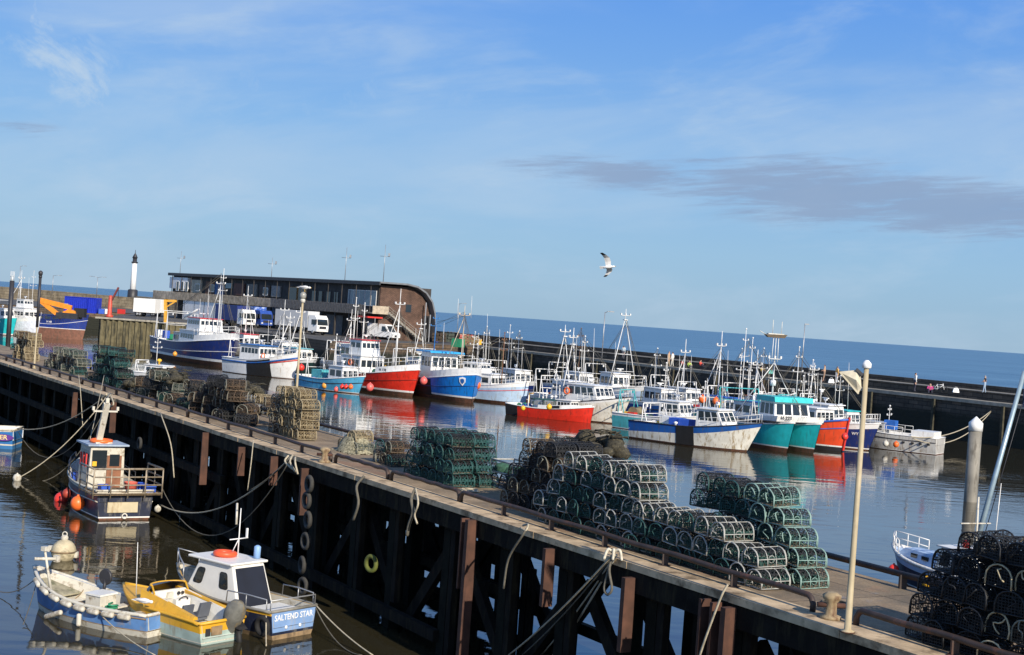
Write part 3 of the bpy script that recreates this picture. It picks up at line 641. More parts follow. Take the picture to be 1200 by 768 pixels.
while s_ < 36.5:
    if s_ > 34 and rnd.random() < .55: strip(boards, T1-1.5, T1-1.4, s_, s_+.3, -3, rnd.choice([3.4, 2.2, 1.5]))
    s_ += .36
boards.build('added_dark_backing', [TIMB], pier, wc=True)
# rails: low pipe rail in lengths, ends turned down, on short posts
RZ = .30
segs = [(9.5, 18.75), (19.9, 33.9), (34.0, 38.3), (38.55, 42.5), (42.9, 58), (58.1, 76), (76.3, 96), (96.2, 127)]
t_ = T0+.66
for a_, b_ in segs:
    r_ = MB(); c = .14
    pts = [TS(t_, a_, QZ+.012), TS(t_, a_, QZ+RZ-c), TS(t_, a_+.06, QZ+RZ-.04), TS(t_, a_+c, QZ+RZ)]+[TS(t_, a_+c+(b_-a_-2*c)*i/20, QZ+RZ+.012*sin(i*1.3)) for i in range(1, 20)]+[TS(t_, b_-c, QZ+RZ), TS(t_, b_-.06, QZ+RZ-.04), TS(t_, b_, QZ+RZ-c), TS(t_, b_, QZ+.012)]
    r_.path(pts, .06, 8); r_.build('guard_rail', [RAILM], pier, wc=True)
    n_ = max(1, int((b_-a_)/2.2))
    for i in range(1, n_): m_ = MB(); s_ = a_+(b_-a_)*i/n_; m_.beam(TS(t_, s_, QZ+.012), TS(t_, s_, QZ+RZ-.03), .13, .09); m_.box(TS(t_, s_, QZ+.02), (.22, .22, .02), rz=-.537); m_.build('rail_post', [RAILM], pier, wc=True)
t_ = T1-.3
for a_, b_ in ((8.5, 24.6), (25.0, 40), (40.2, 60), (60.2, 90)):
    r_ = MB(); r_.path([TS(t_, a_, QZ), TS(t_, a_, QZ+RZ), TS(t_, (a_+b_)/2, QZ+RZ), TS(t_, b_, QZ+RZ), TS(t_, b_, QZ)], .07, 8); r_.build('guard_rail', [RAILM], pier, wc=True)
    n_ = int((b_-a_)/3)
    for i in range(1, n_): s_ = a_+(b_-a_)*i/n_; m_ = MB(); m_.beam(TS(t_, s_, QZ), TS(t_, s_, QZ+RZ), .15, .12); m_.build('rail_post', [RAILM], pier, wc=True)
# bollard / old winch by the rail gap
def bollard(s_, t_, label):
    r = empty('bollard', TS(t_, s_, QZ+.012), 0, label, 'bollard', 'iron bollards on the timber pier')
    MB().lathe([(.2, 0), (.2, .05), (.11, .08), (.10, .3), (.17, .38), (.18, .44), (.08, .5)], 12).build('post', [M('rusty cream bollard', (.34, .26, .15), .75, var=.25, scale=6, stain=(.10, .045, .02), amt=.5)], r)
    MB().tube((-.26, 0, .25), (.26, .02, .25), .05, n=7).build('crossbar', [RUSTY], r)
    return r
bollard(19.3, T0+.55, 'rusty cream iron bollard in the gap of the rail, right of the front pots')
bollard(42.7, T0+.35, 'small iron bollard in the rail gap left of the teal stack')

# piles and posts standing in the harbour
def tagp(mb, name, mats, label, cat, group=None): return tag(mb.build(name, mats), label, cat, group)
p_ = at(1137, 588, 0); r_ = empty('steel_pile', p_, 0, 'tall grey steel mooring pile with white cone cap, right of the harbour', 'pile')
MB().lathe([(.40, -4), (.40, 4.4)], 18).build('shaft', [M('weathered steel pile', (.24, .225, .19), .7, .2, var=.25, scale=1, stain=(.06, .05, .035), amt=.35, sscale=(1, 1, .2))], r_)
MB().lathe([(.43, 4.4), (.43, 4.9), (.02, 5.3)], 18).build('cap', [WHITE2], r_)
p_ = atY(12, 363, 240); r_ = empty('mooring_pile', (p_.x, 240, 0), 0, 'tall dark round pile with a white light frame, far left by the boats', 'pile')
MB().lathe([(.4, -4), (.4, 9.6)], 12).build('shaft', [DARK], r_)
m_ = MB()
for k in range(4): m_.tube((.3*cos(k*1.57), .3*sin(k*1.57), 9.6), (.3*cos(k*1.57), .3*sin(k*1.57), 11.2), .04, n=4)
m_.ring((0, 0, 10.4), .3, .04); m_.lathe([(.15, 9.6), (.15, 10.3)], 8); m_.build('light_frame', [ALU], r_)
# leaning boom at the right edge
b0 = atY(1150, 616, 62); k_ = atY(1197, 448, 62)
d_ = (k_-b0).normalized(); b0 = b0-d_*(b0.z/d_.z)
r_ = empty('leaning_boom', b0, 0, 'long blue-grey steel boom leaning out of the water at the right edge', 'boom')
MB().tube(b0-d_*1.5, k_+d_*.5, .14, .10, n=8).build('spar', [M('blue grey steel', (.30, .40, .46), .4, .3, var=.15)], r_, wc=True)
MB().path([b0+d_*1.0+Vector((.25, 0, 0)), k_-d_*.5+Vector((.3, 0, 0))], .02, 4).build('cable', [DARK], r_, wc=True)
MB().box(k_+Vector((.35, 0, -.1)), (.35, .3, 2.0)).build('head_box', [M('dark blue steel', (.02, .04, .14), .5)], r_, wc=True)
# ------------------------------------------------------------------ the harbour building
BT = 100.0
SR = 211.0
_TS, _ts, _atT = TS, ts, atT     # the building stands turned about 6 degrees from the pier, on its near front corner
_piv = _TS(BT, SR); _rb = Matrix.Rotation(radians(6.2), 3, 'Z'); RV2 = _rb @ RV; DV2 = _rb @ DV
def TS(t, s, z=0.0): return _piv+RV2*(t-BT)+DV2*(s-SR)+Vector((0, 0, z))
def ts(p): q = Vector((p.x, p.y, 0))-_piv; return (BT+q.dot(RV2), SR+q.dot(DV2))
def atT(px, py, t):
    d = ray(px, py); h = Vector((d.x, d.y, 0)); k = (t-BT+_piv.dot(RV2))/h.dot(RV2); return Vector((d.x*k, d.y*k, CZ+d.z*k))
def fs(px, py, t=BT): p = atT(px, py, t); return ts(p)[1], p.z
SL = fs(203, 330)[0]
bld = empty('harbour_building', TS(BT, SR, QZ), 0, 'long two-storey dark timber harbour building with balcony and rounded brick-ended roof', 'building')
BRICK = stone_mat('red brown brick', (.20, .115, .08), (.15, .085, .06), wet=False, azis=False, bw=.5, bh=.16)
CLAD = M('dark timber cladding', (.05, .044, .04), .8, var=.4, scale=1.2, bump=.01)
ROOFM = M('grey zinc roof', (.20, .21, .22), .5, .3, var=.12)
WALLW = M('white rendered wall', (.85, .85, .83), .7, var=.12, stain=(.3, .27, .22), amt=.25)
NEARBLACK = M('opening shade and plain black', (.012, .012, .014), .8)  # near-black paint standing in for shade inside openings; also plain black parts
BZ = QZ+.03; FL = 8.6; TOP = 13.45
D_ = 10.6
mb = MB(); strip(mb, BT+1.4, BT+D_-.3, SR+.3, SL, BZ, FL); mb.build('ground_storey', [CLAD], bld, wc=True)
mb = MB(); strip(mb, BT, BT+D_-.3, SR+.3, SL, FL, TOP-.25); mb.build('upper_storey', [CLAD], bld, wc=True)
# brick end wall, following the curved roof
prof = [(BT-.9, TOP), (BT+4.5, TOP+.05), (BT+6.6, TOP-.25), (BT+8.3, TOP-1.1), (BT+9.6, TOP-2.5), (BT+10.3, TOP-4.4), (BT+10.6, TOP-6.5), (BT+10.7, BZ)]
mb = MB(); pr = [(BT+.1, BZ)]+[(BT+.1, TOP-.3)]+[(a-.25, z-.3) for a, z in prof[1:-1]]+[(prof[-1][0]-.25, BZ)]
n_ = len(pr); vs = [TS(a, SR, z) for a, z in pr]+[TS(a, SR+.295, z) for a, z in pr]
mb.add(vs, [tuple(range(n_)), tuple(range(n_, 2*n_))[::-1]]+[(i, (i+1) % n_, n_+(i+1) % n_, n_+i) for i in range(n_)]); mb.build('brick_end_wall', [BRICK], bld, wc=True)
mb = MB()
for (a0_, z0_), (a1_, z1_) in zip(prof, prof[1:]):
    n2 = Vector((-(z1_-z0_), a1_-a0_)).normalized()*.28
    q = [(a0_, z0_), (a1_, z1_), (a1_+n2.x, z1_+n2.y), (a0_+n2.x, z0_+n2.y)]
    mb.add([TS(a, SR-1.2, z) for a, z in q]+[TS(a, SL+.8, z) for a, z in q], [(0, 1, 2, 3), (7, 6, 5, 4), (0, 4, 5, 1), (1, 5, 6, 2), (2, 6, 7, 3), (3, 7, 4, 0)])
mb.build('roof', [ROOFM], bld, wc=True)
mb = MB(); strip(mb, BT-.95, BT-.75, SR-1.2, SL+.8, TOP-.32, TOP+.2); mb.build('fascia_board', [M('dark fascia', (.05, .052, .055), .6)], bld, wc=True)
# facade panels: (x0, x1, y0, y1, colour) in the photo, laid on the facade
PAN = [(203, 224, 325, 338, WALLW), (226, 238, 328, 343, M('cream panel', (.50, .46, .36), .8, var=.25)), (243, 253, 330, 346, M('brown panel', (.16, .08, .05), .8, var=.3)),
       (254, 264, 331, 346, M('blue door panel', (.03, .10, .24), .6, var=.2)), (266, 273, 332, 338, M('pale green window blind', (.35, .42, .40), .6)), (276, 288, 332, 346, M('red brown panel', (.14, .07, .055), .8, var=.3)),
       (291, 303, 333, 347, M('grey board panel', (.22, .20, .17), .8, var=.3)), (306, 318, 334, 348, M('dark brown panel', (.09, .065, .05), .8, var=.3)), (320, 330, 335, 348, M('light grey board panel', (.30, .28, .25), .8, var=.3))]
for i, (x0, x1, y0, y1, m_) in enumerate(PAN):
    s1_, z1_ = fs(x0, y0); s0_, _ = fs(x1, y0); z0_ = fs(x0, y1)[1]
    mb = MB(); strip(mb, BT-(.75 if i == 0 else .3), BT-.002, s0_, s1_, max(FL+.1, z0_), min(z1_, TOP-.5)); mb.build('facade_panel', [m_], bld, wc=True)
def fwin(x0, x1, za, zb, t=BT, name='window', mat=None, th=.05, fr=WHITE2):
    s1_ = fs(x0, 340, t)[0]; s0_ = fs(x1, 340, t)[0]
    mb = MB()
    for (a, b, c, d) in ((s0_-.08, s1_+.08, zb, zb+.09), (s0_-.08, s1_+.08, za-.09, za), (s0_-.08, s0_, za, zb), (s1_, s1_+.08, za, zb)): strip(mb, t-th-.03, t-.001, a, b, c, d)
    f_ = mb.build(name, [fr], bld, wc=True)
    g_ = MB(); strip(g_, t-th, t-.002, s0_, s1_, za, zb)
    inv = bld.matrix_basis.inverted(); g_.v = [inv @ v for v in g_.v]; g_.build('pane', [mat or GLASS], f_)
for x in (206.5, 212, 217): fwin(x, x+3, 10.1, 11.9, BT-.76)
for x in (229, 246, 309): fwin(x, x+5, 10.3, 11.6, BT-.31)
for i, x in enumerate((409, 416, 422, 429, 436)): fwin(x, x+5.6, 9.7, 12.1, BT-.01, mat=M('sky-lit window', (.10, .16, .22), .08, spec=.9))
ofr = M('orange timber frame', (.55, .26, .05), .6)
for x in (339, 350): fwin(x, x+9.5, 9.4, 12.0, BT-.01, fr=ofr)
for x in (366, 374, 383, 392): fwin(x, x+5, 9.6, 11.6, BT-.01, fr=CLAD)
# balcony: slab, vertical boards and uprights
BAL = M('weathered grey boards', (.42, .35, .26), .85, var=.4, scale=1.5)
BALD = M('dark balcony boards', (.16, .15, .14), .85, var=.35)
Sb = fs(190, 340)[0]; mb = MB(); strip(mb, BT-2.0, BT-.01, SR+1, Sb, FL-.3, FL); mb.build('balcony_floor', [CLAD], bld, wc=True)
for (sa, sb_, m_) in ((SR+1, fs(330, 345)[0], BALD), (fs(330, 345)[0], Sb, BAL)):
    mb = MB(); s_ = sa; rnd = random.Random(3)
    while s_ < sb_: strip(mb, BT-2.05, BT-2.0, s_, s_+.42, FL-.45, FL+1.15+rnd.uniform(-.03, .03)); s_ += .56
    strip(mb, BT-1.995, BT-1.93, sa, sb_, FL+1.0, FL+1.1); o_ = mb.build('balcony_balustrade', [m_], bld, wc=True)
for i in range(18):
    s_ = SR+1.5+i*(SL-SR-3)/17; mb = MB(); mb.beam(TS(BT-.85, s_, FL), TS(BT-.85, s_, TOP-.3), .12, .12); mb.build('roof_prop', [CLAD], bld, wc=True)
for i in range(18):
    s_ = SR+1.5+i*(SL-SR-3)/17; mb = MB(); strip(mb, BT-1.9, BT-1.6, s_, s_+.3, BZ, FL-.3); mb.build('pillar', [CLAD], bld, wc=True)
# ground floor
def gpan(x0, x1, za, zb, m_, name='wall_panel', t=BT+1.35):
    s1_ = fs(x0, 370, t)[0]; s0_ = fs(x1, 370, t)[0]; mb = MB(); strip(mb, t-.05, t+.04, s0_, s1_, za, zb); return mb.build(name, [m_], bld, wc=True)
gpan(214, 262, BZ, FL-.47, WALLW, 'white_wall', BT-1.85); gpan(273, 281, BZ, FL-.5, NEARBLACK, 'door_shade_panel'); gpan(284, 330, 6.8, FL-.5, M('blue shop sign board', (.04, .13, .32), .5, var=.3), 'sign_board')
gpan(332, 352, BZ, 7.8, M('pale roller door', (.45, .47, .48), .5, var=.1), 'roller_door'); gpan(356, 378, BZ, 7.6, NEARBLACK, 'door_shade_panel'); gpan(383, 402, BZ, 7.6, M('grey roller door', (.16, .17, .18), .5), 'roller_door')
gpan(408, 425, BZ, 7.8, NEARBLACK, 'door_shade_panel'); gpan(428, 440, BZ, 7.6, M('dark grey roller door', (.10, .10, .11), .5), 'roller_door')
mb = MB(); q0 = TS(BT-.3, SR-.45, 0)
# outside stair up the brick end, red canopy strip, portal posts
st_ = MB(); n_ = 16
for i in range(n_):
    a_ = BT+1.2+i*.42; z_ = FL+.2-i*.27; strip(st_, a_, a_+.44, SR-1.3, SR-.05, z_-.06, z_)
for sd_ in (SR-1.3, SR-.1):
    st_.beam(TS(BT+1.0, sd_, FL+.15), TS(BT+8, sd_, FL+.2-n_*.27), .08, .3); st_.beam(TS(BT+1.0, sd_, FL+1.2), TS(BT+8, sd_, FL+1.2-n_*.27), .06, .06)
for i in range(0, n_+1, 2): a_ = BT+1.1+i*.42; st_.beam(TS(a_, SR-1.3, FL+.1-i*.27), TS(a_, SR-1.3, FL+1.1-i*.27), .05, .05)
st_.build('outside_stair', [M('stair steel', (.25, .235, .2), .6)], bld, wc=True)
mb = MB(); strip(mb, BT-2, BT+1.1, SR-1.3, SR-.02, FL-.2, FL+.02); strip(mb, BT-2, BT+1.1, SR-1.34, SR-1.28, FL+.02, FL+1.1); mb.build('stair_landing', [BAL], bld, wc=True)
mb = MB(); strip(mb, BT-2.3, BT+.6, SR-.4, SR+3.0, FL-.95, FL-.7); mb.build('red_canopy', [REDP], bld, wc=True)
for a_ in (BT+8.6, BT+9.6): m_ = MB(); m_.beam(TS(a_, SR-1.0, BZ), TS(a_, SR-1.0, TOP-2.6-(a_-BT-8.6)*2), .16, .16); m_.build('portal_post', [STEEL], bld, wc=True)
mb = MB(); strip(mb, BT+8.9, BT+10.2, SR-.03, SR-.002, BZ, QZ+4.4); mb.build('door_shade_panel', [NEARBLACK], bld, wc=True)
mb = MB(); strip(mb, BT+5.2, BT+6.3, SR-.04, SR-.003, FL+.4, FL+1.7); mb.build('window', [GLASS], bld, wc=True)
for x, h_ in ((205, 5.0), (312, 4), (398, 6), (443, 6.5)):
    s_ = fs(x, 330)[0]; m_ = MB(); b_ = TS(BT+1, s_, TOP); m_.tube(b_, b_+Vector((0, 0, h_)), .07, .04, n=5); m_.tube(b_+Vector((-.8, 0, h_*.7)), b_+Vector((.8, 0, h_*.7)), .04, n=4); m_.box(b_+Vector((.7, 0, h_*.7+.3)), (.3, .3, .5)); m_.build('roof_aerial', [STEEL], bld, wc=True)
TS, ts, atT = _TS, _ts, _atT
# ------------------------------------------------------------------ vehicles and gear on the quay
TYRE = M('tyre rubber', (.015, .015, .016), .85)
def wheel(root, x, y, z, r=.45, wd=.25):
    A = Matrix.Rotation(pi/2, 3, 'X')
    w_ = MB().lathe([(r*.6, -wd/2), (r*.95, -wd/2), (r, -wd*.3), (r, wd*.3), (r*.95, wd/2), (r*.6, wd/2)], 14, (x, y, z), 0, A).build('wheel', TYRE, root)
    MB().lathe([(r*.58, -wd/2-.01), (r*.3, -wd/2-.03), (r*.1, -wd/2-.03), (r*.1, wd/2+.03), (r*.3, wd/2+.03), (r*.58, wd/2+.01)], 12, (x, y, z), 0, A).build('rim', STEEL, w_)
def profile_body(root, name, pts, w_, mat, inset=.0, taper=None):
    mb = MB(); k = len(pts); vs = []
    for sd, f_ in ((-1, 1), (1, 1)):
        for (x, z) in pts:
            yy = w_/2*(1-(taper or 0)*max(0, (z-1.2)/1.4)); vs.append((x, sd*yy, z))
    mb.add(vs, [tuple(range(k)), tuple(range(k, 2*k))[::-1]]+[(i, (i+1) % k, k+(i+1) % k, k+i) for i in range(k)]); return mb.build(name, mat, root)
def van(p, rz, label, group=None, mat=WHITE2, L_=5.6):
    r = empty('parked_van', p, rz, label, 'van', group)
    profile_body(r, 'body', [(-2.8, .45), (2.75, .45), (2.8, .95), (2.6, 1.2), (1.9, 1.35), (1.15, 2.35), (.8, 2.55), (-2.75, 2.6), (-2.8, 2.5)], 2.0, mat, taper=.12)
    for x in (-1.8, 1.85):
        for y in (-.9, .9): wheel(r, x, y, .38, .38, .24)
    MB().hexa([(1.93, -.8, 1.36), (1.93, .8, 1.36), (1.87, .8, 1.37), (1.87, -.8, 1.37), (1.22, -.72, 2.3), (1.22, .72, 2.3), (1.14, .72, 2.28), (1.14, -.72, 2.28)]).build('windscreen', GLASS, r)
    for sd in (-1, 1):
        MB().hexa([(.35, sd*.985, 1.4), (1.6, sd*.985, 1.4), (1.6, sd*1.0, 1.4), (.35, sd*1.0, 1.4), (.35, sd*.90, 2.2), (1.0, sd*.90, 2.2), (1.0, sd*.95, 2.2), (.35, sd*.95, 2.2)]).build('side_window', GLASS, r)
        MB().box((2.76, sd*.75, .98), (.1, .28, .22)).build('headlight', M('headlamp lens', (.6, .62, .65), .1), r)
        MB().box((1.5, sd*1.1, 1.6), (.12, .16, .26)).build('mirror', DARK, r)
    MB().box((2.8, 0, .72), (.06, .9, .3)).build('grille', DARK, r)
    MB().box((0, 0, .4), (5.3, 1.7, .14)).build('chassis', DARK, r)
    return r
def lorry(p, rz, label, L_=9.5, box=None, cab=WHITE2, group=None):
    r = empty('parked_lorry', p, rz, label, 'lorry', group)
    MB().box((-1.6, 0, 2.45), (L_, 2.5, 2.7)).build('cargo_box', box or WHITE2, r)
    MB().box((-.6, 0, .85), (L_+1.6, 1.6, .3)).build('chassis', DARK, r)
    cx = L_/2-1.4
    profile_body(r, 'cab', [(cx, .6), (cx+2.25, .6), (cx+2.3, 1.3), (cx+2.05, 2.7), (cx+1.6, 3.2), (cx, 3.2)], 2.45, cab)
    MB().hexa([(cx+2.31, -1.1, 1.65), (cx+2.31, 1.1, 1.65), (cx+2.2, 1.1, 1.65), (cx+2.2, -1.1, 1.65), (cx+2.1, -1.05, 2.6), (cx+2.1, 1.05, 2.6), (cx+2.0, 1.05, 2.6), (cx+2.0, -1.05, 2.6)]).build('windscreen', GLASS, r)
    for sd in (-1, 1):
        MB().box((cx+1.4, sd*1.235, 2.1), (1.1, .03, .85)).build('side_window', GLASS, r); MB().box((cx+2.2, sd*1.4, 2.2), (.12, .25, .7)).build('mirror', DARK, r)
        MB().box((cx+2.32, sd*.9, .95), (.05, .35, .25)).build('headlight', M('headlamp lens', (.6, .62, .65), .1), r)
    MB().box((cx+2.33, 0, 1.25), (.05, 1.4, .4)).build('grille', DARK, r)
    for x in (cx+1.2, -2.8, -4.0):
        for y in (-1.05, 1.05): wheel(r, x, y, .5, .5, .32)
    return r
HD_L = radians(-59)
def qp_(px, py): p = at(px, py, QZ+.03); return p
van(qp_(449, 398), radians(-35), 'white van parked beside the brick end of the harbour building')
van(qp_(420, 390), radians(-62), 'second white van half hidden behind the van by the brick end', mat=WHITE2)
van(qp_(394, 389), radians(-60), 'third white van, before the grey roller door right of the lorry cab')
van(qp_(318, 384), radians(-55), 'white van between the blue lorry and the plain grey lorry')
lorry(at(354, 391, QZ+.03), radians(-42), 'large lorry with plain grey box and white cab before the harbour building', 8.5, M('pale grey lorry box', (.52, .53, .54), .5, var=.05))
lorry(at(276, 383, QZ+.03), radians(-50), 'dark blue box lorry parked before the white ground-floor wall', 8.0, M('dark blue lorry box', (.015, .03, .16), .45, var=.15))
lorry(at(300, 384, QZ+.03), radians(-50), 'blue lorry with pale swirls on its box, right of the dark blue lorry', 5.5, M('blue lorry box with pale swirls', (.03, .10, .42), .4, var=.1, stain=(.45, .55, .75), amt=.55, sscale=(.7, .7, 1.4)), M('blue cab paint', (.03, .08, .35), .35))
def trailer(p, rz, label, Ls, mat, g=None):
    r = empty('box_trailer', p, rz, label, 'trailer', g)
    MB().box((0, 0, 2.3), (Ls, 2.5, 2.8)).build('cargo_box', mat, r); MB().box((0, 0, .8), (Ls, 1.2, .18)).build('chassis', DARK, r)
    for x in (-Ls*.32, -Ls*.2):
        for y in (-1, 1): wheel(r, x, y, .5, .5, .3)
    for y in (-.8, .8): MB().beam((Ls*.35, y, .05), (Ls*.35, y, .8), .12, .12).build('support_leg', DARK, r)
    m_ = MB()
    for k in range(int(Ls/.6)): m_.box((-Ls/2+.3+k*.6, 0, 2.3), (.05, 2.54, 2.7))
    m_.build('side_ribs', mat, r)
trailer(at(171, 371.5, QZ+.03), radians(-8), 'white box trailer by the foot of the white light tower', 4.6, WHITE2, 'white trailers at the quay corner')
trailer(at(186, 371.5, QZ+.03), radians(-20), 'white box trailer nearer the yellow hoist, right of the other white trailer', 3.0, WHITE2, 'white trailers at the quay corner')
BLU = M('bright blue container paint', (.012, .03, .42), .45, var=.15)
def container(p, rz, Ls, label, mat=BLU, H_=2.6):
    r = empty('shipping_container', p, rz, label, 'container', None)
    mb = MB(); n_ = int(Ls/.4)
    pts = []
    for i in range(n_): x = -Ls/2+i*Ls/n_; d = Ls/n_; pts += [(x, -1.2), (x+d*.35, -1.2), (x+d*.5, -1.13), (x+d*.85, -1.13)]
    pts += [(Ls/2, -1.2)]; pts = pts+[(x, -y) for x, y in pts[::-1]]
    mb.prism(pts, .12, H_, 0); mb.build('shell', mat, r)
    m_ = MB()
    for x in (-Ls/2, Ls/2):
        for y in (-1.2, 1.2): m_.box((x, y, H_/2+.05), (.14, .14, H_+.05))
    for y in (-1.2, 1.2): m_.box((0, y, .08), (Ls, .12, .16)); m_.box((0, y, H_+.03), (Ls, .12, .12))
    m_.build('corner_frame', mat, r)
    for y in (-.6, .6): MB().box((Ls/2+.03, y, H_/2), (.05, 1.1, H_-.3)).build('door', mat, r)
    return r
container(at(91, 366, QZ+.03), radians(-6), 4.6, 'bright blue shipping container behind the orange crane, left of two', BLU, 3.0)
container(at(105.5, 367, QZ+.03), radians(-6), 3.4, 'bright blue shipping container behind the orange crane, right of two', BLU, 3.0)
# orange crane with folded boom
OR = M('orange crane paint', (.75, .26, .02), .45, var=.12, stain=(.3, .12, .03), amt=.2)
c0 = at(83, 374, QZ+.03); Yc = c0.y-1
cr = empty('orange_crane', (c0.x, Yc, QZ+.03), 0, 'orange excavator crane with long folded boom behind the far left boats', 'crane')
pp = lambda x, y: atY(x, y, Yc)
MB().box((0, 0, .5), (3.4, 2.4, .9)).build('track_base', DARK, cr)
mb = MB(); a_, b_, c_ = pp(90, 366), pp(76, 362), pp(71, 374)
e_ = [pp(92, 371), pp(76, 372), pp(76, 365.5), pp(82, 363), pp(90, 364.5)]
mb.add([p+Vector((0, -1.1, 0)) for p in e_]+[p+Vector((0, 1.1, 0)) for p in e_], [(0, 1, 2, 3, 4), (9, 8, 7, 6, 5)]+[(i, (i+1) % 5, 5+(i+1) % 5, 5+i) for i in range(5)]); mb.build('body', OR, cr, wc=True)
mb = MB(); mb.beam(pp(84, 361), pp(46, 351.5), .5, .75); mb.build('boom', OR, cr, wc=True)
mb = MB(); mb.beam(pp(47, 352), pp(72, 372), .4, .7); mb.build('stick', OR, cr, wc=True)
mb = MB(); mb.beam(pp(80, 356.5), pp(58, 357), .18, .2); mb.build('hydraulic_ram', STEEL, cr, wc=True)
mb = MB(); mb.box(pp(94, 369)+Vector((0, 0, .3)), (1.6, 1.4, 1.4)); mb.build('counterweight', NEARBLACK, cr, wc=True)
# red derrick, yellow hoist
c0 = at(128, 372, QZ+.03); dr = empty('red_derrick', c0, 0, 'red lattice derrick with raised dark jib on the quay corner', 'crane'); pp = lambda x, y: atY(x, y, c0.y)
MB().lathe([(.7, 0), (.7, .3), (.42, .6), (.36, 3.6), (.25, 4.0)], 10).build('pedestal', M('red derrick paint', (.5, .07, .04), .5, var=.2), dr)
MB().beam(pp(131, 352), pp(139, 337), .28, .4).build('jib', M('dark red jib', (.16, .035, .03), .5), dr, wc=True)
MB().path([pp(139, 337), pp(138.4, 350)], .05, 4).build('hook_cable', DARK, dr, wc=True)
c0 = at(194, 378, QZ+.03); dr = empty('yellow_hoist', c0, 0, 'yellow steel davit hoist beside the left end of the harbour building', 'hoist'); pp = lambda x, y: atY(x, y, c0.y)
MB().beam(c0, pp(194, 351.5), .5, .5).build('post', M('yellow hoist paint', (.65, .34, .04), .5, var=.15), dr, wc=True)
MB().beam(pp(193, 352.5), pp(207, 353), .35, .4).build('arm', M('yellow hoist paint', (.65, .34, .04), .5), dr, wc=True); MB().beam(pp(195, 360), pp(205, 354), .22, .22).build('brace', M('yellow hoist paint', (.65, .34, .04), .5), dr, wc=True)
MB().path([pp(206, 353), pp(206, 362)], .06, 4).build('hook_cable', DARK, dr, wc=True)
# white light tower (beacon)
p_ = at(156, 347, 7.6); Yb = 395; b_ = atY(155, 349.5, Yb); lt = empty('light_tower', (b_.x, Yb, 6.9), 0, 'slim white light tower with black base and lantern on the far sea wall', 'lighthouse')
MB().lathe([(1.5, -2.4), (1.4, 2.6), (1.0, 2.8)], 12).build('base', DARK, lt)
MB().lathe([(.85, 1.6), (.75, 7.5), (.68, 10.2)], 14).build('tower', WHITE2, lt)
MB().lathe([(.9, 10.2), (.95, 10.5), (.6, 10.6), (.6, 11.6)], 12).build('gallery', DARK, lt)
MB().lathe([(.8, 11.6), (.5, 12.3), (.1, 13.0), (.05, 13.9)], 12).build('lantern_roof', DARK, lt)
# quay lamp posts (street lights)
def lamp_post(px, py0, py1, zbase, label, name='street_lamp', arm=1.0, r=.07, px1=None, grp='slim street lamps on the far quay and pier', double=False, Y=None, mat=STEEL):
    p = at(px, py0, zbase) if Y is None else atY(px, py0, Y); top = atY(px1 if px1 else px+(py0-py1)*.07, py1, p.y); h = top.z-p.z
    r_ = empty(name, p, 0, label, 'street lamp', grp)
    MB().tube((0, 0, 0), (0, 0, h), r, r*.7, n=7).build('pole', mat, r_)
    for sd in ((1, -1) if double else (1,)):
        MB().path([(0, 0, h-.1), (sd*arm*.5, 0, h+.1), (sd*arm, 0, h+.12)], .04, 5).build('arm', mat, r_); MB().box((sd*(arm+.2), 0, h+.1), (.5, .24, .12)).build('lamp_head', mat, r_)
    return r_
lamp_post(535, 399, 356, QZ, 'slim street lamp on the quay just right of the brick gable end')
lamp_post(705, 423, 366, 5.16, 'tall slim lamp post on the stone pier behind the white cruiser', arm=.6)
lamp_post(939, 440, 381, 5.16, 'tall slim lamp post on the stone pier left of the standing walkers', arm=.01)
lamp_post(113, 349, 325, 0, 'double-headed street lamp right of the blue containers', double=True, arm=1.6, Y=340, r=.1)
lamp_post(61, 345, 323, 0, 'street lamp behind the orange crane boom', arm=1.6, Y=335, r=.1)
lamp_post(22, 343, 312, 0, 'street lamp beside the tall dark pile at far left', arm=1.0, Y=335, r=.1)
# pot heaps, nets and boxes on the far quay right of the building
# ------------------------------------------------------------------ the moored fleet
def paint(name, c, st=None, amt=.15): return M(name, c, .38, var=.14, scale=1.6, stain=st or (c[0]*.35+.07, c[1]*.35+.04, c[2]*.35+.025), amt=amt+.16, sscale=(1.5, 1.5, .28))
NAVY = paint('navy hull paint', (.012, .028, .15), (.10, .07, .05), .2); REDH = paint('red hull paint', (.66, .03, .015), (.22, .03, .02), .2)
BLUEH = paint('bright blue hull paint', (.008, .19, .62), (.02, .06, .12), .2); LBLUE = paint('light blue hull paint', (.10, .42, .66)); PALE = paint('pale blue hull paint', (.42, .56, .72), (.35, .3, .22), .15)
TEAL = paint('teal hull paint', (.02, .47, .50), (.03, .25, .26), .2); REDO = paint('orange red hull paint', (.72, .07, .02)); MIDB = paint('mid blue hull paint', (.015, .10, .36), (.1, .1, .1), .15)
GREYH = paint('grey white hull paint', (.50, .50, .48), (.25, .2, .15), .3); CREAMH = paint('off white hull', (.72, .70, .62), (.30, .20, .08), .3)
LET = M('white lettering', (.80, .80, .80), .5); LETK = M('black lettering', (.015, .015, .02), .5)
TARP = M('blue tarpaulin', (.02, .12, .45), .6, var=.25)
G = 'fishing boats moored in the harbour'
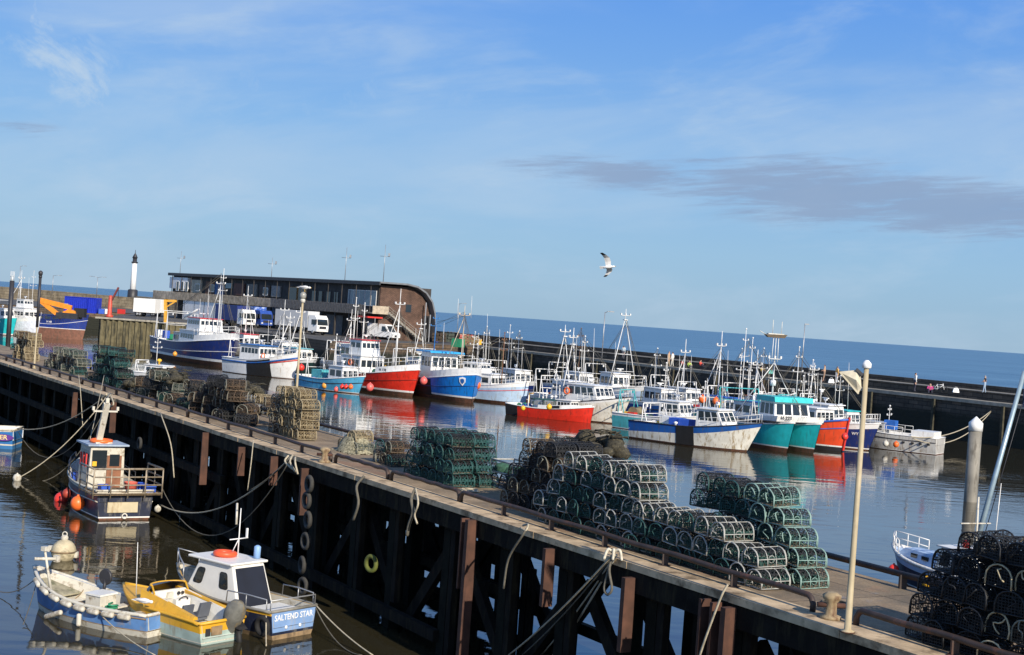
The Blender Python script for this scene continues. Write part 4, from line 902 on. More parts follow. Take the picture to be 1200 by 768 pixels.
# light blue small trawler
r = boat_root('fishing_boat', 'light blue fishing boat hung with orange buoys, left of the red trawler', 'fishing boat', (-15.3, 150.4), -48, 11, G)
P = dict(L=11, B=3.8, f=(2.0, 1.25, 1.35), hull=LBLUE, band=LBLUE, gm=WHITE, strake=(.62, DARK), boot=(.08, .14), rake=.9); hull(r, P)
house(r, .2, 3.0, 2.2, .65, 2.1, WHITE, 3, 2, .25); polemast(r, -.2, .6, 5.5); gantry(r, -4, .75, 2.4, 2.6); rails(r, P, .8, .97, .7, 4); radar(r, 1.4, 0, 2.9)
whips(r, [(2, .6, 2.8, 2.4), (.6, -.5, 2.8, 3.2)]); junk(r, P, (-4.5, -1), 6, seed=1); MB().box((-2.6, .2, 1.6), (2.0, 1.8, 1.0)).build('shelter', M('turquoise shelter', (.08, .42, .46), .5), r)
rigging(r, [((-.2, 0, 6), (5.2, 0, 2.1)), ((-.2, 0, 6), (-5.2, 0, 1.6))])
# red trawler
r = boat_root('fishing_boat', 'bright red trawler with white whaleback and tall white tripod mast', 'fishing boat', (-9.7, 153), -50, 15, G)
P = dict(L=15, B=4.8, strake=(.62, M('dark red strake', (.25, .02, .012), .5), .05), f=(3.0, 2.0, 2.0), hull=REDH, band=REDH, gm=WHITE, boot=(.38, .58), anti=ANTI, rake=.9, bul=.8, fd=.66, pw=3.2, fl=.7); fns = hull(r, P)
P2 = dict(P); MBw = MB(); yb, yw, zs, pt = fns
def whaleback(r, P, a0, h, mat, rail_h=.8, name='whaleback'):
    yb, yw, zs, pt = hull_fn(P); A = [a0+(1-a0)*i/8 for i in range(9)]; mb = MB(); vs = []
    for a in A:
        for sd in (1, -1):
            p = pt(a, zs(a), sd); vs += [p+Vector((0, -.02*sd, 0)), p+Vector((0, -.06*sd, h))]
    fs_ = []
    for i in range(8):
        b = i*4; fs_ += [(b, b+4, b+5, b+1), (b+2, b+3, b+7, b+6), (b+1, b+5, b+7, b+3)]
    fs_ += [(0, 1, 3, 2), (32, 34, 35, 33)]
    mb.add(vs, fs_); mb.build(name, mat, r)
    mb = MB()
    for sd in (1, -1):
        q = [pt(a, zs(a), sd)+Vector((-.05, -.08*sd, h)) for a in A]
        for p in q: mb.tube(p, p+Vector((0, 0, rail_h)), .028, n=4)
        for f in (.5, 1): mb.path([p+Vector((0, 0, rail_h*f)) for p in q], .028, 4)
    mb.build('bow_rail', ALU, r)
whaleback(r, P, .66, .62, WHITE, .85)
house(r, -5.4, -1.6, 3.4, 1.4, 2.4, WHITE, 4, 4, .1, roof=WHITE); house(r, -4.6, -2.0, 2.6, 3.9, 1.7, WHITE, 4, 2, .25, roof=REDP, wname='bridge_window'); radar(r, -3.2, 0, 5.7)
tripod(r, 3.0, 2.2, 7.6, ((-1.9, 1.1), (-1.9, -1.1)), top=1.9); gantry(r, -6.9, 1.4, 3.6, 3.6); drum(r, 0, 1.3, 1.4, .6); junk(r, P, (-1, 2), 6, seed=2)
whips(r, [(-3, 1, 5.7, 2.5), (-3.6, -1, 5.7, 3.2), (-2.4, 0, 5.7, 1.8)]); rigging(r, [((3, 0, 9.6), (6.6, 0, 4)), ((3, 0, 9.6), (-6.8, 0, 5)), ((3, 0, 8), (-2, 0, 5.8))]); lifering(r, (-3.5, -1.75, 3.0))
name_on_hull(r, P, 'OCEAN ROSE' if False else 'H 138', .74, 1.12, .42, -1, LETK)
# blue trawler
r = boat_root('fishing_boat', 'bright blue trawler with white bulwark and white shield on its bow', 'fishing boat', (-3.4, 148.4), -63, 16, G)
P = dict(L=16, B=5.2, strake=(.6, M('dark blue strake', (.008, .07, .25), .5), .05), f=(3.1, 2.1, 2.1), hull=BLUEH, band=BLUEH, gm=WHITE, boot=(.50, .68), rake=.7, bul=.8, fd=.64, pw=3.4, fl=.6, pww=2.4); hull(r, P)
whaleback(r, P, .6, .75, WHITE, .95)
house(r, -3.2, -.2, 3.4, 1.5, 3.4, WHITE, 4, 3, .15, roof=M('sky blue roof', (.04, .36, .70), .4), over=.5, rth=.18, wh=(.55, .85)); tripod(r, 4.0, 2.7, 6.4, ((-2.2, 1.3), (-2.2, -1.3)), M('tan and white mast', (.55, .47, .36), .5), 1.2)
polemast(r, -3.4, 4.6, 4.6, M('blue mast', (.03, .17, .42), .5), r=.12); rubmat(r, P, .34, .62, -1, .92, .16, 'black_scuff_sheet'); gantry(r, -7, 1.5, 3.8, 3.6); junk(r, P, (0, 2), 4, seed=3)
whips(r, [(4, .8, 9, 2.4), (4, -.8, 9, 2.0), (-1, 0, 5.3, 3)]); rigging(r, [((4, 0, 9.6), (7.4, 0, 4.4)), ((4, 0, 9.6), (-3.4, 0, 8))])
yb, yw, zs, pt = hull_fn(P)
for sd in (-1,):
    a = .93; p = pt(a, zs(a)*.78, sd); du = (pt(a+.02, zs(a)*.78, sd)-pt(a-.02, zs(a)*.78, sd)).normalized(); dv = (pt(a, zs(a)*.9, sd)-pt(a, zs(a)*.6, sd)).normalized(); n_ = du.cross(dv).normalized(); dv = n_.cross(du)
    for sc_, m_, of in ((1, LET, .05), (.62, MIDB, .075)):
        q = [(-.36, .36), (0, .46), (.36, .36), (.34, -.1), (0, -.5), (-.34, -.1)]
        vs = [p+du*x*sc_+dv*y*sc_+n_*(of-.06) for x, y in q]+[p+du*x*sc_+dv*y*sc_+n_*of for x, y in q]
        MB().add(vs, [(0, 1, 2, 3, 4, 5)[::-1], (6, 7, 8, 9, 10, 11)]+[(i, (i+1) % 6, 6+(i+1) % 6, 6+i) for i in range(6)]).build('shield_emblem', m_, r)
# pale blue round-bowed boat
r = boat_root('fishing_boat', 'pale blue and white round-bowed fishing boat with thin red stripe', 'fishing boat', (2.3, 152.0), -38, 11.5, G)
P = dict(L=11.5, B=4.2, f=(2.55, 1.7, 1.8), hull=PALE, band=WHITE, bf=(.8, .82), gm=WHITE, boot=(.26, .30), bootm=PALE, rake=.35, pw=4.2, fl=.4, pww=3.4, strake=(.66, REDP, .04), bul=.7); hull(r, P)
house(r, -3.6, 1.6, 2.7, 1.1, 1.9, WHITE, 4, 4, .2, wh=(.5, .8)); house(r, -3.0, -.4, 2.0, 3.05, 1.0, WHITE, 3, 2, .2, wname='bridge_window'); polemast(r, 1.9, 1.4, 6.2, M('varnished brown mast', (.20, .10, .05), .5), r=.1); polemast(r, -2.6, 3, 4.4, lean=.3)
whips(r, [(1, .5, 3, 5), (0, -.5, 3.1, 6.5), (-1.4, .7, 3.1, 4.5)]); rails(r, P, .75, .98, .7, 4); gantry(r, -4.8, 1.2, 2.8, 2.8); rigging(r, [((1.9, 0, 7.4), (5.6, 0, 2.6)), ((1.9, 0, 7.4), (-5, 0, 4))]); radar(r, -1, 0, 4.1)
# small red boat with black stern
r = boat_root('fishing_boat', 'small low red fishing boat with black stern and small white wheelhouse forward', 'fishing boat', (8.2, 132), -34, 9.2, G)
P = dict(L=9.2, B=2.9, f=(1.55, .95, 1.1), hull=REDH, band=REDH, gm=WHITE, boot=(.0, .03), bootm=REDH, anti=REDH, rake=.25, bul=.5, wl=.88); hull(r, P)
rubmat(r, P, .0, .16, -1, 1.02, .02, 'black_stern_mat'); rubmat(r, P, .0, .16, 1, 1.02, .02, 'black_stern_mat')
house(r, .9, 2.7, 1.5, .75, 1.15, WHITE, 3, 4, .3, wh=(.45, .85)); mb = MB(); mb.hexa([(.9-2.6, -.95, 1.75), (.85, -.95, 1.75), (.85, .95, 1.75), (-1.7, .95, 1.75), (-1.7, -.9, 1.83), (.85, -.9, 1.83), (.85, .9, 1.83), (-1.7, .9, 1.83)])
for x in (-1.6, -.4, .7):
    for y in (-.85, .85): mb.tube((x, y, .6), (x, y, 1.76), .03, n=5)
mb.build('canopy', M('dark green canopy', (.02, .07, .06), .6), r)
mb = MB(); yb, yw, zs, pt = hull_fn(P)
vs = [v for a in (.42, .5, .6, .7, .8, .9, .98) for v in (pt(a, zs(a), -1)+Vector((0, -.01, .03)), pt(a, zs(a), -1)+Vector((0, .02, .34*(.6+.4*(a < .85)))))]
mb.add(vs+[v+Vector((0, .03, 0)) for v in vs], [(2*i, 2*i+2, 2*i+3, 2*i+1) for i in range(6)]+[(14+2*i, 14+2*i+1, 14+2*i+3, 14+2*i+2) for i in range(6)]+[(2*i+1, 2*i+3, 14+2*i+3, 14+2*i+1) for i in range(6)]+[(0, 1, 15, 14)]); mb.build('washboard', WHITE, r)
mb = MB(); p = pt(.68, zs(.68), -1); q = pt(.59, zs(.59), -1); mb.beam(q+Vector((0, -.04, .16)), p+Vector((0, -.04, .16)), .03, .27); mb.build('number_plate', LETK, r)
polemast(r, .3, .7, 3.4, r=.04); junk(r, P, (-3.5, -1), 5, seed=4)
# white cruiser style boat
r = boat_root('fishing_boat', 'broad white forward-cabin fishing boat with rusty waterline right of the small red boat', 'fishing boat', (11.7, 132.6), -42, 11, G)
P = dict(L=11, B=4.0, f=(2.7, 1.75, 1.5), hull=CREAMH, band=WHITE, bf=(.86, .9), gm=DARK, boot=(.06, .12), bootm=RUSTY, rake=1.2, fl=.75, bul=.6, fd=.55, pw=2.4); hull(r, P)
house(r, -1.3, 2.7, 3.0, 1.75, 1.65, WHITE, 4, 4, .7, wh=(.45, .88)); rails(r, P, .55, .98, .75, 7); aframe(r, -2.1, 1.2, 6.0, 1.4, top=1.6); polemast(r, -.6, 3.4, 4.6); radar(r, .5, 0, 3.5); whips(r, [(0, .9, 3.4, 5.5), (0, -.9, 3.4, 4)])
gantry(r, -4.6, .9, 3.2, 3.0); junk(r, P, (-4.5, -2), 4, seed=5); rigging(r, [((-.6, 0, 8), (5.3, 0, 2.8)), ((-.6, 0, 8), (-5, 0, 3.8))]); lifering(r, (-1.1, -1.62, 2.7))
# turquoise boat behind the blue and white one
r = boat_root('fishing_boat', 'turquoise fishing boat with white cabin, partly behind the large blue-over-white boat', 'fishing boat', (17.8, 124.6), -36, 9, G)
P = dict(L=9, B=3.4, f=(1.9, 1.4, 1.4), hull=paint('turquoise hull', (.08, .42, .45)), band=WHITE, gm=WHITE, boot=(.05, .1)); hull(r, P)
house(r, .2, 2.6, 2.3, 1.2, 1.7, WHITE, 3, 3, .5, wh=(.45, .85)); polemast(r, 0, 1, 5.2); drum(r, -2.8, 1.0, 1.2, .5, M('old net', (.2, .17, .1), .9)); gantry(r, -3.9, .9, 2.8, 2.6, M('turquoise steel', (.06, .4, .42), .5)); rails(r, P, .6, .97, .7, 5); radar(r, 1.4, 0, 3.0); junk(r, P, (-3.4, -1), 4, seed=6)
# blue and white large boat
r = boat_root('fishing_boat', 'large blue-over-white fishing boat with black rubber panel amidships, nearest the crab pots', 'fishing boat', (20.4, 111.6), -40, 11.8, G)
P = dict(L=11.8, B=4.0, f=(2.45, 1.55, 1.5), hull=CREAMH, band=MIDB, bf=(.42, .86), gm=DARK, boot=(.06, .14), bootm=RUSTY, rake=1.3, fl=.8, bul=.7, fd=.66, pw=2.3); hull(r, P)
house(r, .4, 3.1, 2.45, 1.55, 1.55, WHITE, 3, 3, .8, wh=(.42, .88), over=.15); rubmat(r, P, .42, .56, -1, .97, .06); rails(r, P, .6, .98, .7, 6); polemast(r, .3, 1.2, 4.0); gantry(r, -4.6, .85, 3.4, 2.2, WHITE)
junk(r, P, (-4.2, 0), 7, seed=7); radar(r, 1.6, 0, 3.2); whips(r, [(1.4, 1, 3.2, 3), (1.2, -1, 3.2, 2.4)])
for i, x in enumerate((-3.4, -2.2, -1.0)): MB().box((x, .5-.4*i, 1.6), (1.0, 1.1, .9)).build('deck_locker', BLUEP if i else WHITE, r)
# teal catamaran
r = boat_root('fishing_boat', 'teal twin-hulled catamaran fishing boat with white wheelhouse marked H-223', 'fishing boat', (24.5, 114.2), -66, 11, G)
P = dict(L=11, B=2.7, f=(2.5, 1.9, 1.8), hull=TEAL, band=TEAL, gm=WHITE, gr=.06, boot=(.36, .46), rake=.75, bul=.1, fd=0, pw=2.6, fl=.75, tr=.9, pww=2.2); hull(r, P, 'port_hull', 1.3); hull(r, P, 'starboard_hull', -1.3)
MB().box((-1.4, 0, 1.62), (7.6, 2.4, .5)).build('bridge_deck', TEAL, r)
mb = MB(); mb.hexa([(-5.4, -2.6, 1.95), (4.4, -2.3, 2.45), (4.4, 2.3, 2.45), (-5.4, 2.6, 1.95), (-5.4, -2.6, 2.1), (4.6, -2.35, 2.95), (4.6, 2.35, 2.95), (-5.4, 2.6, 2.1)]); mb.build('foredeck', WHITE, r)
mb = MB(); mb.path([(-5.4, -2.66, 1.98), (4.4, -2.38, 2.45), (4.4, 2.38, 2.45), (-5.4, 2.66, 1.98)], .06, 5); mb.build('rubbing_strake', DARK, r)
house(r, 1.0, 3.4, 3.6, 2.55, 1.45, WHITE, 4, 3, .35, roof=M('teal roof', (.03, .50, .50), .4), over=.25, rth=.42, wh=(.28, .88))
tripod(r, .2, 2.4, 4.9, ((-2.6, 1.9), (-2.6, -1.9), (1.6, 2.0)), top=.5)
mb = MB()
for y in (-.5, 0, .5): mb.tube((.2, y*.6, 7.2), (.2, y*.5, 9.25), .035, n=5)
mb.build('mast_tubes', ALU, r)
ms = MB(); zz = 9.25; ms.hexa([(.1, -.85, zz), (.3, -.85, zz), (.3, .8, zz), (.1, .8, zz), (.0, -1.15, zz+.24), (.4, -1.15, zz+.24), (.4, 1.0, zz+.30), (.0, 1.0, zz+.30)]); mo = ms.build('model_ship_vane', [M('brown model ship hull', (.16, .12, .08), .6)], r)
mb = MB(); mb.box((.2, -.1, zz+.31), (.3, 1.6, .08)); mb.tube((.2, -.4, zz+.3), (.2, -.4, zz+1.5), .03, n=4); mb.tube((.2, .5, zz+.3), (.2, .5, zz+1.4), .03, n=4); mb.tube((.2, -1.1, zz+.25), (.2, -1.7, zz+.5), .03, n=4); mb.build('model_ship_masts', DIRTYW, mo)
for y in (-1.2, 1.2): whips(r, [(2, y, 4.4, 2)])
MB().lathe([(.25, 0), (.25, .4), (.1, .5)], 8, (.2, 0, 5.2)).build('floodlight', WHITE2, r)
text_obj('lettering', 'H-223', .42, LETK, r, Matrix(((0, 0, 1), (1, 0, 0), (0, 1, 0))), (4.63, -1.5, 2.78), .01)
lifering(r, (1.6, 1.86, 3.3)); rigging(r, [((.2, 0, 7.4), (5, 0, 2.9)), ((.2, 0, 7.4), (-5.2, 0, 2))]); gantry(r, -4.8, 2.0, 4.4, 2.6, M('turquoise steel', (.06, .4, .42), .5))
# red-orange boat
r = boat_root('fishing_boat', 'orange-red fishing boat with blue stripe and white wheelhouse beside the teal catamaran', 'fishing boat', (29.0, 119.2), -54, 11, G)
P = dict(L=11, B=3.9, f=(2.75, 1.9, 1.8), hull=REDO, band=REDO, gm=M('blue gunwale', (.05, .12, .45), .4), gr=.09, boot=(.34, .46), anti=DARK, rake=.45, fl=.6, pw=3, strake=(.74, M('blue gunwale', (.05, .12, .45), .4), .05), bul=.7, pww=2.6); hull(r, P)
house(r, .4, 3.0, 2.4, 1.5, 1.9, WHITE, 4, 3, .15, wh=(.5, .85)); polemast(r, -.6, 1.5, 7.0); radar(r, 1.4, 0, 3.6); gantry(r, -4.4, 1.3, 3.0, 2.8); mb = MB(); mb.beam((5.1, 0, .1), (5.55, 0, 2.95), .16, .18); mb.build('stem_post', REDP, r)
MB().tube((-.6, 0, 4.5), (-4.6, 0, 3.2), .07, n=6).build('derrick', ALU, r); whips(r, [(1.6, .8, 3.5, 2.6)]); rigging(r, [((-.6, 0, 8.2), (5.3, 0, 2.7)), ((-.6, 0, 8.2), (-5.2, 0, 2))]); junk(r, P, (-4, -1), 5, seed=8); rails(r, P, .8, .97, .5, 4)
# navy boat
r = boat_root('fishing_boat', 'navy blue and white fishing boat with bow rail, right of the orange-red boat', 'fishing boat', (32.4, 121.8), -46, 11, G)
P = dict(L=11, B=3.8, f=(2.5, 1.9, 1.8), hull=NAVY, band=WHITE, bf=(.8, .80), gm=WHITE, boot=(.10, .20), rake=1.0, bul=.6, fd=.6, fl=.8); hull(r, P)
house(r, -1.6, 1.2, 2.6, 1.5, 2.1, WHITE, 3, 3, .3); polemast(r, -1.8, 3, 4.4); rails(r, P, .55, .98, .8, 6); radar(r, -.2, 0, 3.7); radar(r, -1.0, .5, 4.4, .5); gantry(r, -4.3, 1.3, 3.0, 2.8, M('turquoise steel', (.06, .4, .42), .5)); junk(r, P, (-4, -2), 4, seed=9)
name_on_hull(r, P, 'H 77' if False else 'WY 1', .86, .62, .35, -1, LET)
# grey white boat with stern to the right
r = boat_root('fishing_boat', 'low grey-white boat with open aft deck, farthest right of the moored row', 'fishing boat', (31.5, 128.4), 148, 8.4, G)
r.location = (34.8, 126.2, 0)
P = dict(L=8.4, B=3.2, f=(1.9, 1.45, 1.45), hull=GREYH, band=GREYH, gm=WHITE, boot=(.06, .10), strake=(.72, DARK), tr=.95, bul=.6, fd=.6); hull(r, P)
MB().box((-2.9, 0, 1.5), (2.0, 2.4, .9)).build('aft_box', WHITE, r); house(r, .6, 2.6, 2.2, 1.1, 1.2, GREYH, 3, 2, .4)
for x in (-3.6, -2.9, -2.2, -1.4): MB().box((x, 1.6, .85), (.22, .06, .16)).build('scupper', NEARBLACK, r)
MB().box((.2, .3, 2.2), (1.0, .9, .8)).build('tarp_bundle', TARP, r); rails(r, P, .35, .7, .7, 4); polemast(r, .5, 1.2, 2.6, r=.04)
# background boats along the far wall
def bgboat(label, c, hd, L_, B_, f, hm, mast, hs, band=None, seed=0, hx=(-.1, .25), roof=None, extra=None, boot=(.2, .3)):
    h = radians(hd); fwd = Vector((cos(h), sin(h), 0)); b_ = Vector((c[0], c[1], 0))+fwd*L_/2
    r = boat_root('fishing_boat', label, 'fishing boat', (b_.x, b_.y), hd, L_, G)
    P = dict(L=L_, B=B_, f=f, hull=hm, band=band or WHITE, gm=WHITE, boot=boot, fd=.66, n=14, strake=(.6, DARK, .04)); hull(r, P); z = f[1]-.6
    top = house(r, L_*hx[0], L_*hx[1], B_*.62, z, hs, WHITE, 3, 3, .3, roof=roof)
    for m in mast: m[0](r, *m[1:])
    gantry(r, -L_*.4, z+.3, B_*.8, 2.8); radar(r, L_*.05, 0, top, .6); rails(r, P, .66, .98, .8, 4); junk(r, P, (-L_*.38, -L_*.12), 5, seed=seed)
    whips(r, [(L_*.1, .5, top, 2.5+seed % 3), (L_*.02, -.5, top, 3.5)]); m0 = mast[0]; rigging(r, [((m0[1], 0, m0[2]+m0[3]), (L_*.48, 0, f[0])), ((m0[1], 0, m0[2]+m0[3]), (-L_*.45, 0, f[2]+1.5))]); return r, P
bgboat('white boat with white A-frame mast and blue pump, behind the small red boat', (6.0, 147.5), -60, 10, 3.6, (2.2, 1.6, 1.5), GREYH, [(aframe, -.8, 1.2, 6.6, 1.3)], 2.2, seed=11)
bgboat('pale boat with tall A-frame mast and blue-red stripe, against the far wall', (12.0, 156.5), -60, 11, 3.8, (3.0, 2.3, 2.0), PALE, [(aframe, 1.2, 2.4, 7.6, 1.9, -.3)], 2.3, seed=12, hx=(-.15, .1))
bgboat('white boat with rigged pole mast behind the broad white boat', (15.3, 144.5), -60, 9.5, 3.4, (2.2, 1.7, 1.5), MIDB, [(polemast, -.4, 1.4, 5.8)], 2.1, seed=13)
bgboat('white boat with blue tarpaulins and yellow drum, middle of the far wall row', (20.3, 137.5), -52, 10, 3.6, (2.2, 1.7, 1.6), paint('teal green hull', (.05, .32, .32)), [(tripod, .3, 1.5, 6.4, ((-1.9, .9), (-1.9, -.9)))], 2.0, seed=14, roof=TARP)
bgboat('white boat carrying tall frame crowded with aerials, behind the blue-white boat', (22.8, 132.5), -52, 10.5, 3.7, (2.3, 1.7, 1.6), MIDB, [(polemast, -.6, 1.4, 7.6, None, .5, .06), (polemast, -.6, 1.4, 8.4, None, -.5, .06), (polemast, -1.4, 1.4, 6.5, None, 0, .06), (tripod, .6, 1.5, 4.9, ((2.0, .9), (2.0, -.9)))], 2.0, seed=15, roof=TARP)
bgboat('dark blue boat low against the far wall behind the teal catamaran', (27.8, 131.0), -50, 9, 3.3, (2.0, 1.5, 1.5), NAVY, [(polemast, -.5, 1.4, 4.4)], 1.8, seed=16)
bgboat('white boat with turquoise roof against the far wall behind the navy boat', (31.5, 134.5), -52, 9, 3.2, (2.0, 1.5, 1.4), GREYH, [(polemast, .2, 1.4, 4.6)], 1.9, seed=17, roof=M('teal roof', (.03, .50, .50), .4))
bgboat('white-cabined boat showing only its cabin behind the pale blue boat', (.5, 163.0), -60, 10, 3.6, (2.3, 1.7, 1.6), NAVY, [(polemast, .8, 1.4, 6.4), (polemast, -1.4, 1.4, 7.0)], 2.3, seed=18)
bgboat('dark-hulled boat with tall white A-frame, between the light blue boat and the lorry', (-27.5, 181.0), -56, 11, 3.8, (2.4, 1.8, 1.7), paint('black green hull', (.02, .05, .05)), [(aframe, .5, 2.0, 5.6, 1.6)], 2.3, seed=19, roof=M('pale turquoise roof', (.2, .5, .52), .5))
bgboat('white trawler with cluttered white gallows, behind the light blue boat', (-19.5, 177.0), -56, 12, 4.2, (3.2, 2.3, 2.1), GREYH, [(polemast, .5, 2.0, 7.8, None, .7, .09), (polemast, .8, 2.0, 8.4, None, -.7, .09), (tripod, -1.5, 2.0, 5.4, ((-1.4, 1.0), (-1.4, -1.0)))], 3.0, seed=20, hx=(-.25, .12), roof=REDP)
bgboat('white boat with tall slim mast behind the navy trawler\'s bow', (-37.8, 199.0), -56, 13, 4.2, (3.0, 2.2, 2.0), GREYH, [(tripod, .6, 2.0, 7.6, ((-1.9, 1.0), (2.0, 1.0)))], 2.8, seed=21, roof=REDP)
bgboat('white boat with a tripod mast between the navy trawler and the lorry', (-31.5, 194.0), -56, 11, 3.8, (2.7, 2.0, 1.9), MIDB, [(tripod, .2, 2.0, 6.0, ((-1.9, 1.0), (-1.9, -1.0)))], 2.4, seed=22)
bgboat('white-cabined boat behind the red trawler, close under the quay', (-11.5, 175.5), -58, 10, 3.6, (2.5, 1.9, 1.7), NAVY, [(aframe, .4, 1.4, 5.8, 1.2)], 2.3, seed=31, roof=M('dark green roof', (.02, .10, .06), .5))
bgboat('small white boat with twin slim poles, behind the blue trawler', (-3.5, 172.5), -58, 9.5, 3.4, (2.2, 1.7, 1.6), GREYH, [(polemast, .9, 1.4, 6.6), (polemast, -1.0, 1.4, 5.6)], 2.0, seed=32)
bgboat('blue-hulled boat with brown mast, between pale blue boat and far wall', (8.0, 168.5), -58, 10, 3.5, (2.3, 1.8, 1.6), BLUEH, [(polemast, .5, 1.4, 7.2, M('varnished brown mast', (.20, .10, .05), .5))], 2.2, seed=33)
bgboat('red-hulled boat half hidden behind the boat with rigged pole mast', (18.6, 151.5), -58, 9.5, 3.4, (2.1, 1.7, 1.5), REDH, [(tripod, .3, 1.4, 5.4, ((-1.6, .8), (-1.6, -.8)))], 2.0, seed=34)
bgboat('white boat with orange roof near the far wall ladder, behind blue tarpaulins', (25.5, 143.5), -56, 9.5, 3.3, (2.1, 1.7, 1.5), PALE, [(polemast, .4, 1.4, 6.6), (polemast, -1.5, 1.4, 4.8)], 2.0, seed=35, roof=M('dull orange roof', (.45, .14, .05), .6))
bgboat('green-hulled boat tight under the far wall, left of the turquoise-roofed one', (30.3, 140.8), -56, 8.5, 3.1, (2.0, 1.6, 1.4), paint('bottle green hull', (.02, .12, .07)), [(aframe, .2, 1.4, 4.4, 1.0)], 1.8, seed=36)
# white / blue striped trawler
r = boat_root('fishing_boat', 'white trawler with blue and red bow stripe and big black scuff panel', 'fishing boat', (-25.4, 170.6), -40, 12.5, G)
P = dict(L=12.5, B=4.4, f=(3.3, 1.9, 1.9), hull=WHITE, band=WHITE, bf=(.9, .9), gm=WHITE, boot=(.08, .2), rake=.8, bul=.7, fd=.7, fl=.7, pw=3, strake=(.80, MIDB, .11)); hull(r, P); rubmat(r, P, .42, .74, -1, .93, .02, 'black_scuff_panel')
MB().path([hull_fn(P)[3](a, hull_fn(P)[2](a)*.72, -1) for a in (.72, .8, .88, .95, 1)], .07, 5).build('red_stripe', REDP, r)
house(r, -3.4, .4, 2.9, 1.2, 2.5, WHITE, 4, 5, .15, roof=M('mid blue roof', (.03, .16, .45), .4), wh=(.6, .85), over=.2); aframe(r, 3.0, 2.3, 4.6, 1.3, 1.0); rails(r, P, .7, .98, .9, 5); radar(r, -1, 0, 3.9); gantry(r, -5.2, 1.3, 3.4, 3.0); lifering(r, (1.0, -1.3, 2.5)); junk(r, P, (1, 2.6), 3, seed=23); whips(r, [(-1, 1, 3.9, 3), (-2, -1, 3.9, 2.4)])
# large navy trawler
r = boat_root('fishing_boat', 'largest dark navy trawler with white deckhouse, moored before the harbour building', 'fishing boat', (-36.6, 187), -57, 26, G)
P = dict(L=26, B=6.6, f=(3.9, 2.7, 2.9), hull=NAVY, band=NAVY, gm=WHITE, gr=.07, boot=(.62, .95), rake=1.1, bul=1.0, fd=.72, pw=3.2, fl=.6, strake=(.56, M('grey strake', (.5, .5, .5), .5), .06)); hull(r, P); whaleback(r, P, .72, .8, WHITE, .9)
house(r, -2.6, 5.2, 4.4, 2.0, 2.4, WHITE, 5, 7, .2, wh=(.55, .8)); house(r, -1, 4.2, 3.4, 4.5, 1.7, WHITE, 5, 5, .3, roof=REDP, wname='bridge_window'); tripod(r, 6.6, 3.6, 7.4, ((-2.4, 1.2), (-2.4, -1.2)), top=1.6); polemast(r, 7.4, 3.6, 9.5, r=.1)
gantry(r, -11, 2.2, 5.6, 4.6); gantry(r, -7.4, 2.2, 5.0, 4.4); drum(r, -9.4, 2.0, 2.6, .8); MB().tube((-6.8, 0, 6.0), (-2.6, .5, 7.4), .16, n=7).build('derrick', ALU, r)
house(r, -6.4, -3.4, 3.4, 1.9, 2.0, DIRTYW, 2, 1, .05); junk(r, P, (-11, -3), 9, seed=24); radar(r, 1, 0, 6.4, 1.0); whips(r, [(0, 1, 6.4, 3), (2, -1, 6.4, 2.5), (1, .5, 6.4, 4)]); rigging(r, [((6.6, 0, 12.6), (12.6, 0, 5)), ((6.6, 0, 12.6), (-11, 0, 6.8))], .025)
for i, x in enumerate((-11.6, -10.8, -8.3)): MB().box((x, -2.0, 3.4), (.7, .9, 1.1)).build('barrel_rack', BLUEP if i != 1 else WHITE, r)
# far left group
r = boat_root('fishing_boat', 'teal fishing boat cut by the left edge, far left of the fleet', 'fishing boat', (-86.4, 246), -32, 12, G)
P = dict(L=12, B=4.4, f=(3.2, 2.6, 2.2), hull=TEAL, band=TEAL, gm=WHITE, boot=(.1, .3)); hull(r, P); house(r, .4, 3.6, 3.2, 2.2, 2.4, WHITE, 3, 3, .4); rails(r, P, .5, .98, .9, 7); polemast(r, 0, 3, 5); gantry(r, -4, 2, 3.4, 3); radar(r, 2, 0, 4.7)
r = boat_root('fishing_boat', 'white trawler with round-windowed white wheelhouse, between teal boat and lamp pole', 'fishing boat', (-83.2, 248.6), -34, 12, G)
P = dict(L=12, B=4.6, f=(3.6, 2.7, 2.4), hull=M('bluish white hull', (.66, .70, .78), .4), band=WHITE, gm=WHITE, boot=(.1, .2), fl=.6, pw=3.2, rake=.5); hull(r, P); house(r, -.6, 3.6, 3.2, 2.3, 2.6, WHITE, 3, 4, .2, wh=(.5, .75)); house(r, .4, 2.6, 2.0, 5.0, 1.4, WHITE, 3, 2, .2)
tripod(r, 0, 5, 5.0); polemast(r, 3.4, 3, 8.5); rails(r, P, .6, .98, .9, 5); gantry(r, -4.5, 2, 3.4, 4); whips(r, [(1, 1, 6.4, 4), (1, -1, 6.4, 3)]); radar(r, 1.5, 0, 6.5)
r = boat_root('fishing_boat', 'dark blue ship with high brown waterline lying before the orange crane', 'fishing boat', (-75.0, 249.8), -10, 11.5, G)
P = dict(L=11.5, B=4.6, f=(4.6, 3.2, 3.4), hull=paint('royal navy hull', (.012, .035, .22)), band=NAVY, gm=NAVY, boot=(1.75, 1.85), anti=M('brown lower hull', (.20, .09, .06), .8, var=.25, stain=(.1, .07, .05), amt=.4), rake=.9, strake=(.76, WHITE, .04), draft=1.4); hull(r, P); house(r, -3.6, -.4, 3.0, 2.6, 1.4, NAVY, 3, 2, .2); polemast(r, 2, 3, 2.4, DARK); gantry(r, -4.6, 2.8, 3.4, 1.6, DARK)
name_on_hull(r, P, 'OCEAN' if False else 'H 40', .45, .88, .5, -1, LET)
